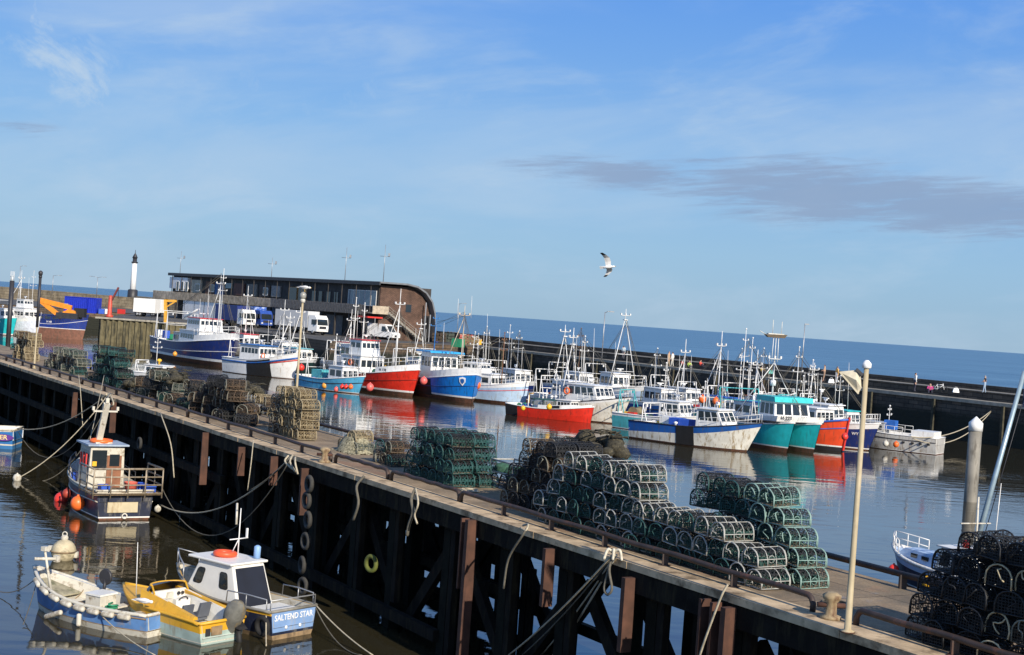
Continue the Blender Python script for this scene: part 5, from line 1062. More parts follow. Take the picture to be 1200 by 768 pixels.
# small white boat with round cabin beyond the old pots
b_ = at(214, 452, 0); r = boat_root('motor_boat', 'small white boat with rounded cabin and slim mast, just beyond the mixed old pots', 'boat', (b_.x, b_.y), -30, 6.5)
P = dict(L=6.5, B=2.5, f=(1.3, 1.0, .95), hull=WHITE, band=WHITE, gm=WHITE, boot=(.05, .1)); hull(r, P); house(r, -1.4, 1.6, 1.9, .7, 1.1, WHITE, 2, 3, .6, taper=.8); polemast(r, -.6, 1.5, 3.0); MB().lathe([(.1, 0), (.1, .3), (.25, .35), (.25, .5), (.1, .6)], 8, (-.2, 0, 1.9)).build('radar', YELLOW, r); gantry(r, -2.6, .6, 2, 1.6)
# ------------------------------------------------------------------ the near boats
def hd_of(stern, bow): d = bow-stern; return math.degrees(atan2(d.y, d.x)), d.length
OLDBLUE = M('faded old blue paint', (.10, .22, .46), .5, var=.2, scale=3, stain=(.30, .24, .16), amt=.3, sscale=(1.2, 1.2, .8))
PALEB = M('faded pale blue paint', (.20, .33, .58), .5, var=.12, scale=3, stain=(.38, .36, .30), amt=.2)
DKBLUE = M('dark blue near hull', (.014, .02, .045), .45, var=.3, scale=3, stain=(.16, .15, .13), amt=.4, sscale=(1.5, 1.5, .6))
OLDW = M('old stained white paint', (.60, .57, .48), .6, var=.15, scale=3, stain=(.18, .13, .07), amt=.45, sscale=(1, 1, 1))
WOOD = M('bare weathered wood', (.26, .18, .10), .8, var=.35, scale=4, stain=(.08, .06, .04), amt=.4)
YEL = M('mustard yellow paint', (.66, .36, .025), .45, var=.12, scale=3, stain=(.35, .2, .06), amt=.25)
PMINT = M('pale green grey hull', (.36, .46, .42), .5, var=.15, scale=3, stain=(.25, .18, .10), amt=.35)
BRASS = M('rust-stained rail', (.36, .30, .22), .5, .4, var=.3, scale=8)
# railed boat, stern to us
st = Vector((-15.3, 57.6, 0)); bw = Vector((-18.9, 63.3, 0)); hd_, L_ = hd_of(st, bw)
r = boat_root('fishing_boat', 'small dark blue boat with white wheelhouse and railed stern platform, balls at its bow', 'fishing boat', (bw.x, bw.y), hd_, L_)
P = dict(L=L_, B=2.5, f=(1.75, 1.15, 1.2), hull=DKBLUE, band=OLDW, bf=(.86, .9), gm=OLDW, boot=(.08, .13), rake=.5, tr=.93, bul=.45, wl=.92, draft=.4, pw=2.3, fl=.5, strake=(.62, OLDW, .03)); hull(r, P)
house(r, -.5, 1.1, 1.55, .75, 1.95, OLDW, 2, 2, .1, roof=M('pale blue cabin roof', (.34, .42, .52), .5, stain=(.12, .2, .4), amt=.3), over=.16, wh=(.58, .88), back=.1)
# open aft face: brown door and dark window band
MB().box((-.53, -.30, 1.45), (.05, .62, 1.7)).build('door', M('brown varnished door', (.24, .10, .05), .6, var=.25, scale=5), r)
MB().box((-.53, .34, 2.15), (.05, .62, .75)).build('window', GLASS, r); MB().box((-.56, -.30, 2.1), (.03, .42, .5)).build('window', GLASS, r)
MB().box((-.56, .55, 1.95), (.05, .18, .2)).build('yellow_lamp', YELLOW, r)
m_ = MB()
for sd in (.80,):
    for x in (-.15, .25, .65): m_.box((x, sd-.0, 2.05), (.14, .05, .55))
m_.build('red_shutters', REDP, r)
MB().ring((.2, .1, 2.85), .42, .08, None, 18, 7).build('lifebuoy', ORANGE, r); MB().box((.2, .1, 2.80), (.9, .7, .06)).build('roof_hatch', OLDW, r)
mb = MB(); mb.beam((.6, .1, 2.75), (-.25, .1, 4.5), .26, .16); mb.beam((-.1, -.42, 4.15), (-.1, .62, 4.15), .07, .07)
for y in (-.42, .62): mb.box((-.1, y, 4.27), (.1, .1, .16))
mb.box((-.28, .1, 4.62), (.14, .14, .22)); mb.build('mast', OLDW, r)
# railed platform
mb = MB(); W = 1.42; xs_ = (-L_/2-.28, -L_/2+1.7); z0_, z1_ = 1.12, 2.12
ring = [(xs_[1], W, 0), (xs_[0], W, 0), (xs_[0], -W, 0), (xs_[1], -W, 0)]
for z in (z0_, z0_+.34, z0_+.67, z1_): mb.path([Vector((x, y, z)) for x, y, _ in ring], .032 if z < z1_ else .045, 5)
for (x, y) in [(xs_[1], W), (xs_[0]+1, W), (xs_[0], W), (xs_[0], W*.5), (xs_[0], 0), (xs_[0], -W*.5), (xs_[0], -W), (xs_[0]+1, -W), (xs_[1], -W)]: mb.tube((x, y, z0_-.2), (x, y, z1_), .032, n=5)
mb.build('stern_railing', BRASS, r)
mb = MB()
for i in range(9): mb.box((-L_/2-.28+.12+i*.22, 0, z0_-.05), (.17, 2.9, .05))
mb.build('stern_platform', WOOD, r)
MB().box((-L_/2-.03, .1, .52), (.05, 1.25, .42)).build('transom_board', M('cream board', (.52, .45, .30), .6, var=.1, stain=(.3, .2, .1), amt=.3), r)
MB().ring((-L_/2-.05, 0, .16), .10, .03, Matrix.Rotation(pi/2, 3, 'Y'), 12, 5).build('exhaust_ring', DIRTYW, r)
rails(r, P, .42, .92, .45, 5, DARK, mids=1)
def crate(name, p, rz, sz, mat, label, grp=None, cat='crate'):
    sx, sy, h = sz; mb = MB(); t = .03
    mb.box((0, 0, t/2), (sx, sy, t))
    for q in (-1, 1): mb.box((0, q*(sy/2-t/2), h/2), (sx, t, h)); mb.box((q*(sx/2-t/2), 0, h/2), (t, sy-2*t-.002, h))
    for q in (-1, 1): mb.box((0, q*(sy/2+.01), h-.03), (sx+.04, .02, .04))
    o = mb.build(name, mat, origin=(0, 0, 0)); o.location = p; o.rotation_euler = (0, 0, rz); return tag(o, label, cat, grp)
def on(root, x, y, z): return root.matrix_basis @ Vector((x, y, z))
for x, y, m_, l_ in ((-2.9, .75, BLUEP, 'blue crate on the railed platform left of the red tub'), (-3.1, -1.05, BLUEP, 'blue crate on the railed platform right of the red tub, at the corner'), (-2.4, -.9, BLUEP, 'blue crate behind the corner crate on the railed platform')):
    crate('fish_crate', on(r, x, y, 1.12), hd_*pi/180, (.55, .4, .26), m_, l_, 'blue fish crates on the railed boat')
crate('fish_crate', on(r, 1.6, .5, .95), 1.2, (.6, .5, .35), BLUEP, 'blue crate on the foredeck beside the white wheelhouse', 'blue fish crates on the railed boat')
o = MB().lathe([(.22, 0), (.28, .36), (.30, .38), (.27, .38), (.2, .05)], 12).build('tub', M('faded red tub', (.7, .15, .10), .5), origin=(0, 0, 0)); o.location = on(r, -3.0, -.3, 1.12); tag(o, 'faded red round tub standing on the railed stern platform', 'tub')
# balls
def ball_buoy(p, rad, mat, label, grp=None, eye=True):
    mb = MB(); mb.ball((0, 0, 0), rad, 18, sz=(1, 1, 1.06)); mb.tube((0, 0, rad*.95), (0, 0, rad*1.25), rad*.22, rad*.16, n=8)
    o = mb.build('buoy', mat, origin=(0, 0, 0)); o.location = p; return tag(o, label, 'buoy', grp)
ball_buoy(atY(71.5, 585.5, 61.5), .30, REDB, 'shiny red ball buoy at the bow of the railed boat'); ball_buoy(atY(91, 590, 58.2), .29, ORANGE, 'orange ball buoy right of the red one on the railed boat')
p_ = on(r, .4, 1.35, .55); ball_buoy(p_, .2, M('dull dark red buoy', (.35, .05, .03), .5), 'small dull red ball hanging on the railed boat\'s dark side')
p_ = on(r, -L_/2-.1, -1.35, .45); ball_buoy(p_, .14, OLDW, 'small white ball fender at the right corner of the railed boat')
# left edge boat "...ER"
r = boat_root('motor_boat', 'blue boat cut by the left edge, yellow ER letters on purple patch', 'boat', (-34.1, 79.6), 184, 6.5)
P = dict(L=6.5, B=2.3, f=(1.4, 1.05, 1.1), hull=M('blue side paint', (.03, .16, .42), .4, var=.1, scale=2), band=OLDW, bf=(.9, .9), gm=OLDW, boot=(.2, .28), bootm=OLDW, anti=M('blue lower hull', (.05, .2, .45), .5), rake=.5, tr=.95, pww=2.6); hull(r, P)
house(r, -.6, 1.6, 1.7, .6, 1.6, OLDW, 2, 2, .3); MB().hexa([(-2.0, -.9, .9), (-.6, -.9, .9), (-.6, .9, .9), (-2.0, .9, .9), (-1.4, -.7, 1.5), (-.7, -.7, 1.6), (-.7, .7, 1.6), (-1.4, .7, 1.5)]).build('canopy', OLDW, r); polemast(r, -.8, 2.0, 1.9, r=.05)
A_ = Matrix(((-1, 0, 0), (0, 0, 1), (0, 1, 0)))
yb, yw, zs, pt = hull_fn(P); yy = yb(.1)+.01
mb = MB(); n_ = 20; c0 = Vector((-2.72, yy-.005, .66)); vs = []
for o_ in (0, .02): vs += [c0+Vector((.62*cos(2*pi*i/n_), o_, .19*sin(2*pi*i/n_))) for i in range(n_)]
mb.add(vs, [tuple(range(n_)), tuple(range(n_, 2*n_))[::-1]]+[(i, (i+1) % n_, n_+(i+1) % n_, n_+i) for i in range(n_)]); mb.build('name_patch', M('purple patch', (.10, .03, .22), .5), r)
text_obj('lettering', 'ER', .36, M('pale yellow lettering', (.75, .60, .25), .5), r, A_, (-2.78, yy+.022, .66), .006, 1.1)
# SALTEND STAR
st = Vector((-5.55, 39.5, 0)); bw = Vector((-9.6, 42.65, 0)); hd_, L_ = hd_of(st, bw)
r = boat_root('motor_boat', 'white-cabined blue boat named SALTEND STAR with orange lifebuoy on its roof', 'boat', (bw.x, bw.y), hd_, L_); SAL = r
P = dict(L=L_, B=1.95, f=(1.25, .78, .80), hull=DKBLUE, band=YEL, bf=(.86, .86), gm=M('grey rubber gunwale', (.22, .21, .18), .7, var=.3), gr=.045, boot=(.13, .135), bootm=DKBLUE, anti=WOOD, inner=OLDW, rake=.45, tr=.90, bul=.45, wl=.9, draft=.3, pw=2.2); hull(r, P)
yb, yw, zs, pt = hull_fn(P)
q = [pt(0, z, s_) for z, s_ in ((.20, 1), (.20, -1), (.77, -1), (.77, 1))]; c_ = sum(q, Vector())/4
q = [c_+(p-c_)*.965 for p in q]; mb = MB(); mb.hexa([p+Vector((-.012, 0, 0)) for p in q]+[p+Vector((.005, 0, 0)) for p in q]); mb.build('transom_panel', PALEB, r)
A_ = Matrix(((0, 0, -1), (-1, 0, 0), (0, 1, 0)))
text_obj('lettering', 'SALTEND STAR', .235, WHITE2, r, A_, (-L_/2-.014, 0, .60), .005, .90)
for y in (.28, -.25): MB().lathe([(.05, 0), (.05, .02), (.03, .03)], 10, (-L_/2-.012, y, .32), 0, Matrix.Rotation(-pi/2, 3, 'Y')).build('transom_light', WHITE2, r)
# cabin: raked windscreen, flat side with two rounded windows
CABW = M('clean cabin white', (.76, .75, .70), .4, var=.05, scale=3, stain=(.3, .26, .18), amt=.12)
mb = MB(); x0, x1, w_, z0_, h_ = -1.0, 1.5, 1.36, .55, 1.18
c = [(x0, -w_/2, z0_), (x1, -w_/2, z0_), (x1, w_/2, z0_), (x0, w_/2, z0_), (x0+.42, -w_*.44, z0_+h_), (x1-.62, -w_*.44, z0_+h_), (x1-.62, w_*.44, z0_+h_), (x0+.42, w_*.44, z0_+h_)]
mb.hexa(c); cab_ = mb.build('cabin', CABW, r)
bv = cab_.modifiers.new('bevel', 'BEVEL'); bv.width = .06; bv.segments = 3
def rwin(face, a, b, name='cabin_window', off=.01):
    A, B, C_, D = [Vector(p) for p in face]; n = (B-A).cross(D-A).normalized(); P_ = lambda x, y: (A*(1-x)+B*x)*(1-y)+(D*(1-x)+C_*x)*y
    def rr(a0, a1, b0, b1, rad, off0, off1, nm, mat, par):
        pts = []
        for (cx, cy, t0) in ((a1-rad, b1-rad*1.4, 0), (a0+rad, b1-rad*1.4, 90), (a0+rad, b0+rad*1.4, 180), (a1-rad, b0+rad*1.4, 270)):
            for k in range(4): t = radians(t0+k*30); pts.append((cx+rad*cos(t), cy+rad*1.4*sin(t)))
        m = len(pts); vs = [P_(x, y)+n*off0 for x, y in pts]+[P_(x, y)+n*off1 for x, y in pts]
        return MB().add(vs, [tuple(range(m))[::-1], tuple(range(m, 2*m))]+[(i, (i+1) % m, m+(i+1) % m, m+i) for i in range(m)]).build(nm, mat, par)
    f_ = rr(a[0]-.015, a[1]+.015, b[0]-.025, b[1]+.025, .05, -.02, off, name, BLACK, r)
    rr(a[0], a[1], b[0], b[1], .045, off, off+.006, 'pane', GLASS, f_)
sp_ = (c[2], c[3], c[7], c[6]); ss_ = (c[0], c[1], c[5], c[4]); fr_ = (c[1], c[2], c[6], c[5])
for F_ in (sp_, ss_): rwin(F_, (.10, .26), (.42, .78)); rwin(F_, (.66, .82), (.42, .78))
MB().slab((c[3], c[0], c[4], c[7]), .05, (.06, .94), (.0, .93), .008).build('cabin_shade_panel', M('painted cabin shade', (.008, .012, .025), .9), r)  # solid dark panel; the shade of the open cabin is painted on
rwin(fr_, (.06, .46), (.35, .9), 'windscreen'); rwin(fr_, (.54, .94), (.35, .9), 'windscreen')
mb = MB(); mb.box((.33, 0, z0_+h_+.035), (1.9, 1.42, .07)); o = mb.build('cabin_roof', CABW, r); bv = o.modifiers.new('bevel', 'BEVEL'); bv.width = .025; bv.segments = 2
mb = MB(); A = Matrix.Rotation(.05, 3, 'X'); mb.ring((.45, .02, z0_+h_+.15), .27, .085, A, 22, 8); mb.build('lifebuoy', M('orange lifebuoy', (.80, .10, .03), .45, var=.1), r)
mb = MB(); mb.tube((.2, -.25, z0_+h_), (.2, -.25, z0_+h_+1.5), .022, .014, n=5); mb.tube((.2, -.6, z0_+h_+.6), (.2, .1, z0_+h_+.6), .018, n=5); mb.box((.2, -.55, z0_+h_+.75), (.05, .05, .28)); mb.tube((.5, -.2, z0_+h_), (.2, -.25, z0_+h_+.6), .015, n=5); mb.build('aerial_mast', WHITE2, r)
rr_ = hull_fn(P)
for a0, a1, s_ in ((.03, .34, 1), (.03, .3, -1)):
    mb = MB(); P0 = [pt(a, zs(a), s_) for a in (a0, (a0+a1)/2, a1)]
    mb.path([P0[0], P0[0]+Vector((.02, 0, .32)), P0[1]+Vector((0, 0, .36)), P0[2]+Vector((-.03, 0, .34)), P0[2]], .02, 6); mb.tube(P0[1], P0[1]+Vector((0, 0, .36)), .016, n=5); mb.build('side_rail', STEEL, r)
mb = MB(); mb.path([pt(0, zs(0), 1)+Vector((.05, -.03, 0)), pt(0, zs(0), 1)+Vector((.05, -.03, .3)), pt(0, zs(0), -1)+Vector((.05, .03, .3)), pt(0, zs(0), -1)+Vector((.05, .03, 0))], .02, 6); mb.build('stern_rail', STEEL, r)
mb = MB(); Pb = [pt(a, zs(a), 1) for a in (.78, .9)]+[pt(1, zs(1), 1)]+[pt(a, zs(a), -1) for a in (.9, .78)]
mb.path([Pb[0]]+[p+Vector((0, 0, .45)) for p in Pb]+[Pb[-1]], .022, 6)
for p in Pb[1:4]: mb.tube(p, p+Vector((0, 0, .45)), .018, n=5)
mb.build('pulpit_rail', STEEL, r)
MB().box((-1.7, 0, .56), (.9, 1.3, .22)).build('engine_box', CABW, r); MB().box((-2.35, 0, .62), (.25, 1.5, .1)).build('thwart', CABW, r)
o = MB().lathe([(.10, 0), (.10, .34), (.04, .38)], 10).build('fender', M('pale blue fender', (.25, .42, .7), .5), origin=(0, 0, 0)); o.location = on(r, -.3, -.55, z0_+h_+.08); tag(o, 'pale blue cylinder fender standing on the SALTEND STAR cabin roof', 'fender')
o = MB().ring((0, 0, 0), .22, .075, Matrix.Rotation(pi/2, 3, 'X'), 18, 8).build('tyre', TYRE, origin=(0, 0, 0)); o.location = pt(.04, .5, 1); o.location = r.matrix_basis @ (pt(.05, .38, 1)+Vector((0, .07, 0))); o.rotation_euler = (0, 0, radians(hd_)); tag(o, 'black tyre fender at the SALTEND STAR port quarter', 'tyre')
# yellow speedboat
st = Vector((-7.3, 38.3, 0)); bw = Vector((-10.75, 41.0, 0)); hd_, L_ = hd_of(st, bw)
r = boat_root('speedboat', 'mustard yellow open speedboat with dark windscreen hood, beside the dinghy', 'boat', (bw.x, bw.y), hd_, L_)
P = dict(L=L_, B=1.75, f=(.86, .66, .60), hull=PMINT, band=YEL, bf=(.55, .62), gm=YEL, gr=.05, boot=(.05, .08), bootm=OLDW, anti=PMINT, inner=CABW, rake=.6, tr=.92, bul=.4, fd=.6, draft=.25, pw=2.0, deckm=CABW); hull(r, P)
yb, yw, zs, pt = hull_fn(P)
mb = MB(); A = [.56+.44*i/8 for i in range(9)]; vs = []
for a in A: vs += [pt(a, zs(a), 1)+Vector((0, 0, .01)), Vector((pt(a, zs(a), 1).x, 0, zs(a)+.16*(1-a)*2)), pt(a, zs(a), -1)+Vector((0, 0, .01))]
mb.add(vs, [f for i in range(8) for f in ((3*i, 3*i+3, 3*i+4, 3*i+1), (3*i+1, 3*i+4, 3*i+5, 3*i+2))], 0, True); mb.build('foredeck', YEL, r)
# cockpit surround and windscreen hood
mb = MB(); z_ = .64
for s_ in (1, -1):
    mb.hexa([(-1.9, s_*.62, z_), (.35, s_*.66, z_), (.35, s_*.84, z_), (-1.9, s_*.80, z_), (-1.9, s_*.64, z_+.08), (.6, s_*.5, z_+.42), (.6, s_*.62, z_+.42), (-1.9, s_*.76, z_+.08)])
mb.build('cockpit_coaming', YEL, r)
mb = MB(); vs = []; n_ = 10
for i in range(n_+1):
    t = pi*i/n_; y = .66*cos(t); 
    vs += [Vector((.40+.62*sin(t), y*1.05, z_+.12)), Vector((.18+.34*sin(t), y*.88, z_+.56))]
mb.add(vs, [(2*i, 2*i+2, 2*i+3, 2*i+1) for i in range(n_)], 0, True)
mb.add([vs[2*i+1] for i in range(n_+1)]+[Vector((.02, 0, z_+.66))], [(i, i+1, n_+1) for i in range(n_)], 0, True)
mb.build('hood', M('smoked hood', (.06, .07, .085), .25, var=.2), r)
mb = MB(); mb.path([vs[2*i+1] for i in range(n_+1)], .03, 6); mb.path([vs[1], Vector((-.1, .60, z_+.15)), Vector((-1.8, .72, z_+.05))], .03, 6); mb.path([vs[2*n_+1], Vector((-.1, -.60, z_+.15)), Vector((-1.8, -.72, z_+.05))], .03, 6); mb.build('hood_frame', YEL, r)
mb = MB(); mb.hexa([(.22, -.62, .3), (.30, -.62, .3), (.30, .62, .3), (.22, .62, .3), (.12, -.56, 1.04), (.20, -.56, 1.04), (.20, .56, 1.04), (.12, .56, 1.04)])
for s_ in (1, -1): mb.hexa([(-1.8, s_*.56, .28), (.24, s_*.60, .28), (.24, s_*.64, .28), (-1.8, s_*.60, .28), (-1.8, s_*.60, .70), (.16, s_*.56, 1.02), (.16, s_*.60, 1.02), (-1.8, s_*.635, .70)])
mb.build('cockpit_liner', CABW, r)
MB().hexa([(.06, -.10, .36), (.20, -.10, .36), (.20, .12, .36), (.06, .12, .36), (.04, -.08, .98), (.12, -.08, .98), (.12, .10, .98), (.04, .10, .98)]).build('cabin_hatch', OLDW, r)
for y_ in (-.30, -.44): MB().lathe([(.05, 0), (.05, .03)], 10, (.10, y_, .92), 0, Matrix.Rotation(-pi/2, 3, 'Y')).build('gauge', DARK, r)
mb = MB(); A = Matrix.Rotation(radians(62), 3, 'Y'); mb.ring((-.12, -.28, .72), .17, .02, A, 18, 5)
for k in range(3): mb.tube((-.12, -.28, .72), Vector((-.12, -.28, .72))+A @ Vector((.16*cos(k*2.1), .16*sin(k*2.1), 0)), .014, n=4)
mb.build('steering_wheel', DARK, r)
MB().box((.02, -.28, .55), (.35, .5, .5)).build('console', CABW, r); MB().box((.05, .28, .55), (.3, .45, .55)).build('bulkhead_door', OLDW, r)
for y in (-.3, .3): 
    MB().box((-.75, y, .42), (.42, .42, .14)).build('seat', M('dark seat vinyl', (.10, .11, .13), .6), r); MB().hexa([(-1.02, y-.2, .45), (-.94, y-.2, .45), (-.94, y+.2, .45), (-1.02, y+.2, .45), (-1.14, y-.18, .86), (-1.06, y-.18, .86), (-1.06, y+.18, .86), (-1.14, y+.18, .86)]).build('seat_back', M('dark seat vinyl', (.10, .11, .13), .6), r)
# tarpaulined outboard engine
mb = MB(); mb.lathe([(.10, -.30), (.17, .0), (.26, .25), (.30, .5), (.27, .72), (.16, .86), (.03, .9)], 14, (-2.05, -.38, .28), 0, Matrix.Rotation(-.35, 3, 'Y')); mb.build('engine_cover', M('grey brown tarpaulin', (.13, .13, .115), .85, var=.35, scale=4, stain=(.30, .20, .06), amt=.3, bump=.02), r)
mb = MB(); mb.hexa([(-2.5, -.65, .35), (-1.9, -.75, .5), (-1.9, -.25, .5), (-2.5, -.35, .35), (-2.45, -.6, .42), (-1.9, -.7, .72), (-1.9, -.3, .72), (-2.45, -.4, .42)]); mb.tube((-2.35, -.45, .35), (-2.45, -.45, -.2), .08, n=8); mb.build('outboard_leg', BLACK, r)
MB().box((-L_/2-.01, .5, .34), (.04, .16, .2)).build('transom_plate', DARK, r); MB().box((-L_/2-.01, .2, .36), (.05, .36, .24)).build('transom_pad', WOOD, r)
MB().tube((.9, .55, .8), (.95, .58, 2.3), .018, .01, n=5).build('antenna', ALU, r)
# dinghy
st = Vector((-9.05, 38.65, 0)); bw = Vector((-13.4, 41.0, 0)); hd_, L_ = hd_of(st, bw)
r = boat_root('rowing_boat', 'old blue and white open wooden dinghy edged with white cylinder fenders', 'boat', (bw.x, bw.y), hd_, L_); DIN = r
P = dict(L=L_, B=1.7, f=(1.18, .62, .62), hull=OLDBLUE, band=OLDBLUE, bf=(.9, .9), gm=OLDW, gr=.05, boot=(.16, .19), bootm=WOOD, anti=OLDW, inner=OLDW, rake=.3, tr=.72, bul=.42, draft=.28, pw=2.4, deckm=OLDW, strake=(.84, WOOD, .025)); hull(r, P)
yb, yw, zs, pt = hull_fn(P)
for x in (-1.7, -.7, .3): MB().box((x, 0, .48), (.26, yb(x/L_+.5)*1.86, .045)).build('thwart', OLDW if x != .3 else WOOD, r)
mb = MB(); mb.hexa([(1.1, -.55, .52), (2.1, -.12, .85), (2.1, .12, .85), (1.1, .55, .52), (1.1, -.55, .56), (2.1, -.12, .89), (2.1, .12, .89), (1.1, .55, .56)]); mb.build('foredeck', M('weedy stained board', (.30, .27, .18), .8, var=.4, scale=4, stain=(.06, .08, .02), amt=.5), r)
MB().box((-.25, .05, .55), (.55, .62, .5)).build('engine_box', OLDW, r); MB().box((-.25, .05, .82), (.6, .68, .05)).build('box_lid', CABW, r)
mb = MB()
for k in range(11):
    a = .12+k*.075
    for s_ in (1, -1): mb.path([Vector((pt(a, zs(a), 1).x, s_*yb(a)*f_, zs(a)-.42*(1-f_**3)-.03)) for f_ in (.96, .9, .7, .4)], .018, 4)
mb.build('ribs', WOOD, r)
mb = MB(); mb.path([Vector((-.9+.12*cos(i), .28+.14*sin(i*1.3), .52+.01*i)) for i in range(14)], .03, 5); mb.build('rope_coil', GREENP, r)
# mast-like hauler post with bracket at the bow and engine head
mb = MB(); mb.tube((1.25, .45, .6), (1.45, .62, 1.85), .045, .035, n=7); mb.tube((1.30, .35, 1.6), (1.6, .85, 1.62), .05, n=6); mb.box((1.3, .3, 1.6), (.16, .12, .18)); mb.box((1.45, .62, 1.9), (.16, .16, .12)); mb.build('hauler_post', OLDW, r)
mb = MB(); mb.tube((.25, -.55, .62), (.25, -.6, 1.05), .05, n=6); mb.lathe([(.22, -.06), (.24, 0), (.16, .05), (.10, .06)], 14, (.25, -.62, 1.12), 0, Matrix.Rotation(pi/2, 3, 'X')); mb.build('pot_hauler', DARK, r)
def cyl_fender(p, q, rad, mat, label, grp):
    p = Vector(p); q = Vector(q); d = (q-p).normalized(); A = d.to_track_quat('Z', 'Y').to_matrix(); l = (q-p).length
    o = MB().lathe([(rad*.3, 0), (rad*.9, .02), (rad, .06), (rad, l-.06), (rad*.9, l-.02), (rad*.3, l)], 10, (0, 0, 0), 0, A).build('fender', mat, origin=(0, 0, 0)); o.location = p; return tag(o, label, 'fender', grp)
GF = 'white cylinder fenders along the dinghy side'
for i in range(8):
    a = .90-i*.105; a2 = a-.08; sd = 1
    p = r.matrix_basis @ (pt(a, zs(a)-.10, sd)+Vector((0, .08, 0))); q = r.matrix_basis @ (pt(a2, zs(a2)-.10, sd)+Vector((0, .08, 0)))
    cyl_fender(p, q, .082, OLDW, f'{ORD[i]} white cylinder fender from the bow along the dinghy\'s near side', GF)
p = r.matrix_basis @ (pt(.72, .05, 1)+Vector((0, .30, 0))); q = r.matrix_basis @ (pt(.58, .3, 1)+Vector((0, .12, 0))); cyl_fender(p, q, .075, OLDW, 'slanting white fender trailing in the water under the dinghy bow', GF)
p = r.matrix_basis @ (pt(.44, .02, 1)+Vector((0, .14, 0))); cyl_fender(p, p+Vector((0, 0, .36)), .07, OLDW, 'white fender hanging upright amidships on the dinghy', GF)
# big round mooring buoy
p = at(74, 656, 0); r = empty('mooring_buoy', p, 0, 'large weathered cream round mooring buoy with top fitting, behind the dinghy bow', 'buoy')
MB().ball((0, 0, .28), .42, 22).build('float', M('weathered cream buoy', (.50, .43, .28), .6, var=.2, scale=4, stain=(.12, .10, .05), amt=.4, sscale=(1, 1, 1)), r)
MB().ring((0, 0, .30), .425, .03, None, 22, 5).build('band', WOOD, r); mb = MB(); mb.lathe([(.12, .66), (.13, .78), (.09, .84)], 10); mb.box((-.45, 0, .35), (.16, .16, .2)); mb.box((.43, 0, .2), (.14, .14, .2)); mb.ring((0, 0, .88), .08, .02, Matrix.Rotation(pi/2, 3, 'X'), 12, 5); mb.build('mooring_ring', OLDW, r)
# right hand small boat behind the pier
bw = Vector((16.0, 56.9, 0)); r = boat_root('motor_boat', 'small pale blue cabin boat with rope-wrapped gunwale, seen beyond the pier rail at right', 'boat', (bw.x, bw.y), 116, 6.0)
P = dict(L=6, B=2.1, f=(1.35, .95, .9), hull=DKBLUE, band=M('pale blue topsides', (.38, .50, .66), .45, var=.08), bf=(.72, .72), gm=M('white rope gunwale', (.72, .70, .64), .7, var=.3, scale=14), gr=.07, boot=(.05, .1), rake=.6, tr=.9, bul=.3, fd=.5, deckm=M('pale blue topsides', (.38, .50, .66), .45)); hull(r, P)
LB = M('pale blue topsides', (.38, .50, .66), .45); mb = MB(); mb.hexa([(-.2, -.75, .9), (2.2, -.45, 1.15), (2.2, .45, 1.15), (-.2, .75, .9), (-.2, -.6, 1.4), (1.9, -.35, 1.4), (1.9, .35, 1.4), (-.2, .6, 1.4)]); mb.build('fore_cabin', LB, r)
for x in (.45, 1.15):
    for s_ in (1, -1): MB().box((x, s_*(.70-.13*x), 1.22), (.34, .06, .16)).build('cabin_window', GLASS, r)
house(r, -1.7, -.1, 1.5, .7, 1.15, CABW, 2, 2, .35, wh=(.4, .85), rth=.05); rails(r, P, .80, .99, .55, 3)
MB().lathe([(.14, 0), (.14, .22), (.05, .3)], 10, (-1.0, 0, 1.92)).build('radar', REDP, r); mb = MB(); mb.tube((-1.5, 0, 1.8), (-1.45, 0, 3.9), .05, .035, n=6); mb.tube((-1.45, -.7, 2.9), (-1.45, .8, 2.9), .03, n=5); mb.build('mast', OLDW, r); whips(r, [(-1.9, -.5, 1.9, 2.6)])
ball_buoy(r.matrix_basis @ Vector((1.75, 1.0, .55)), .21, REDB, 'red ball buoy on the pale blue cabin boat beyond the pier'); ball_buoy(r.matrix_basis @ Vector((-.35, 1.22, .5)), .2, YELLOW, 'yellow ball buoy on the pale blue cabin boat beyond the pier')
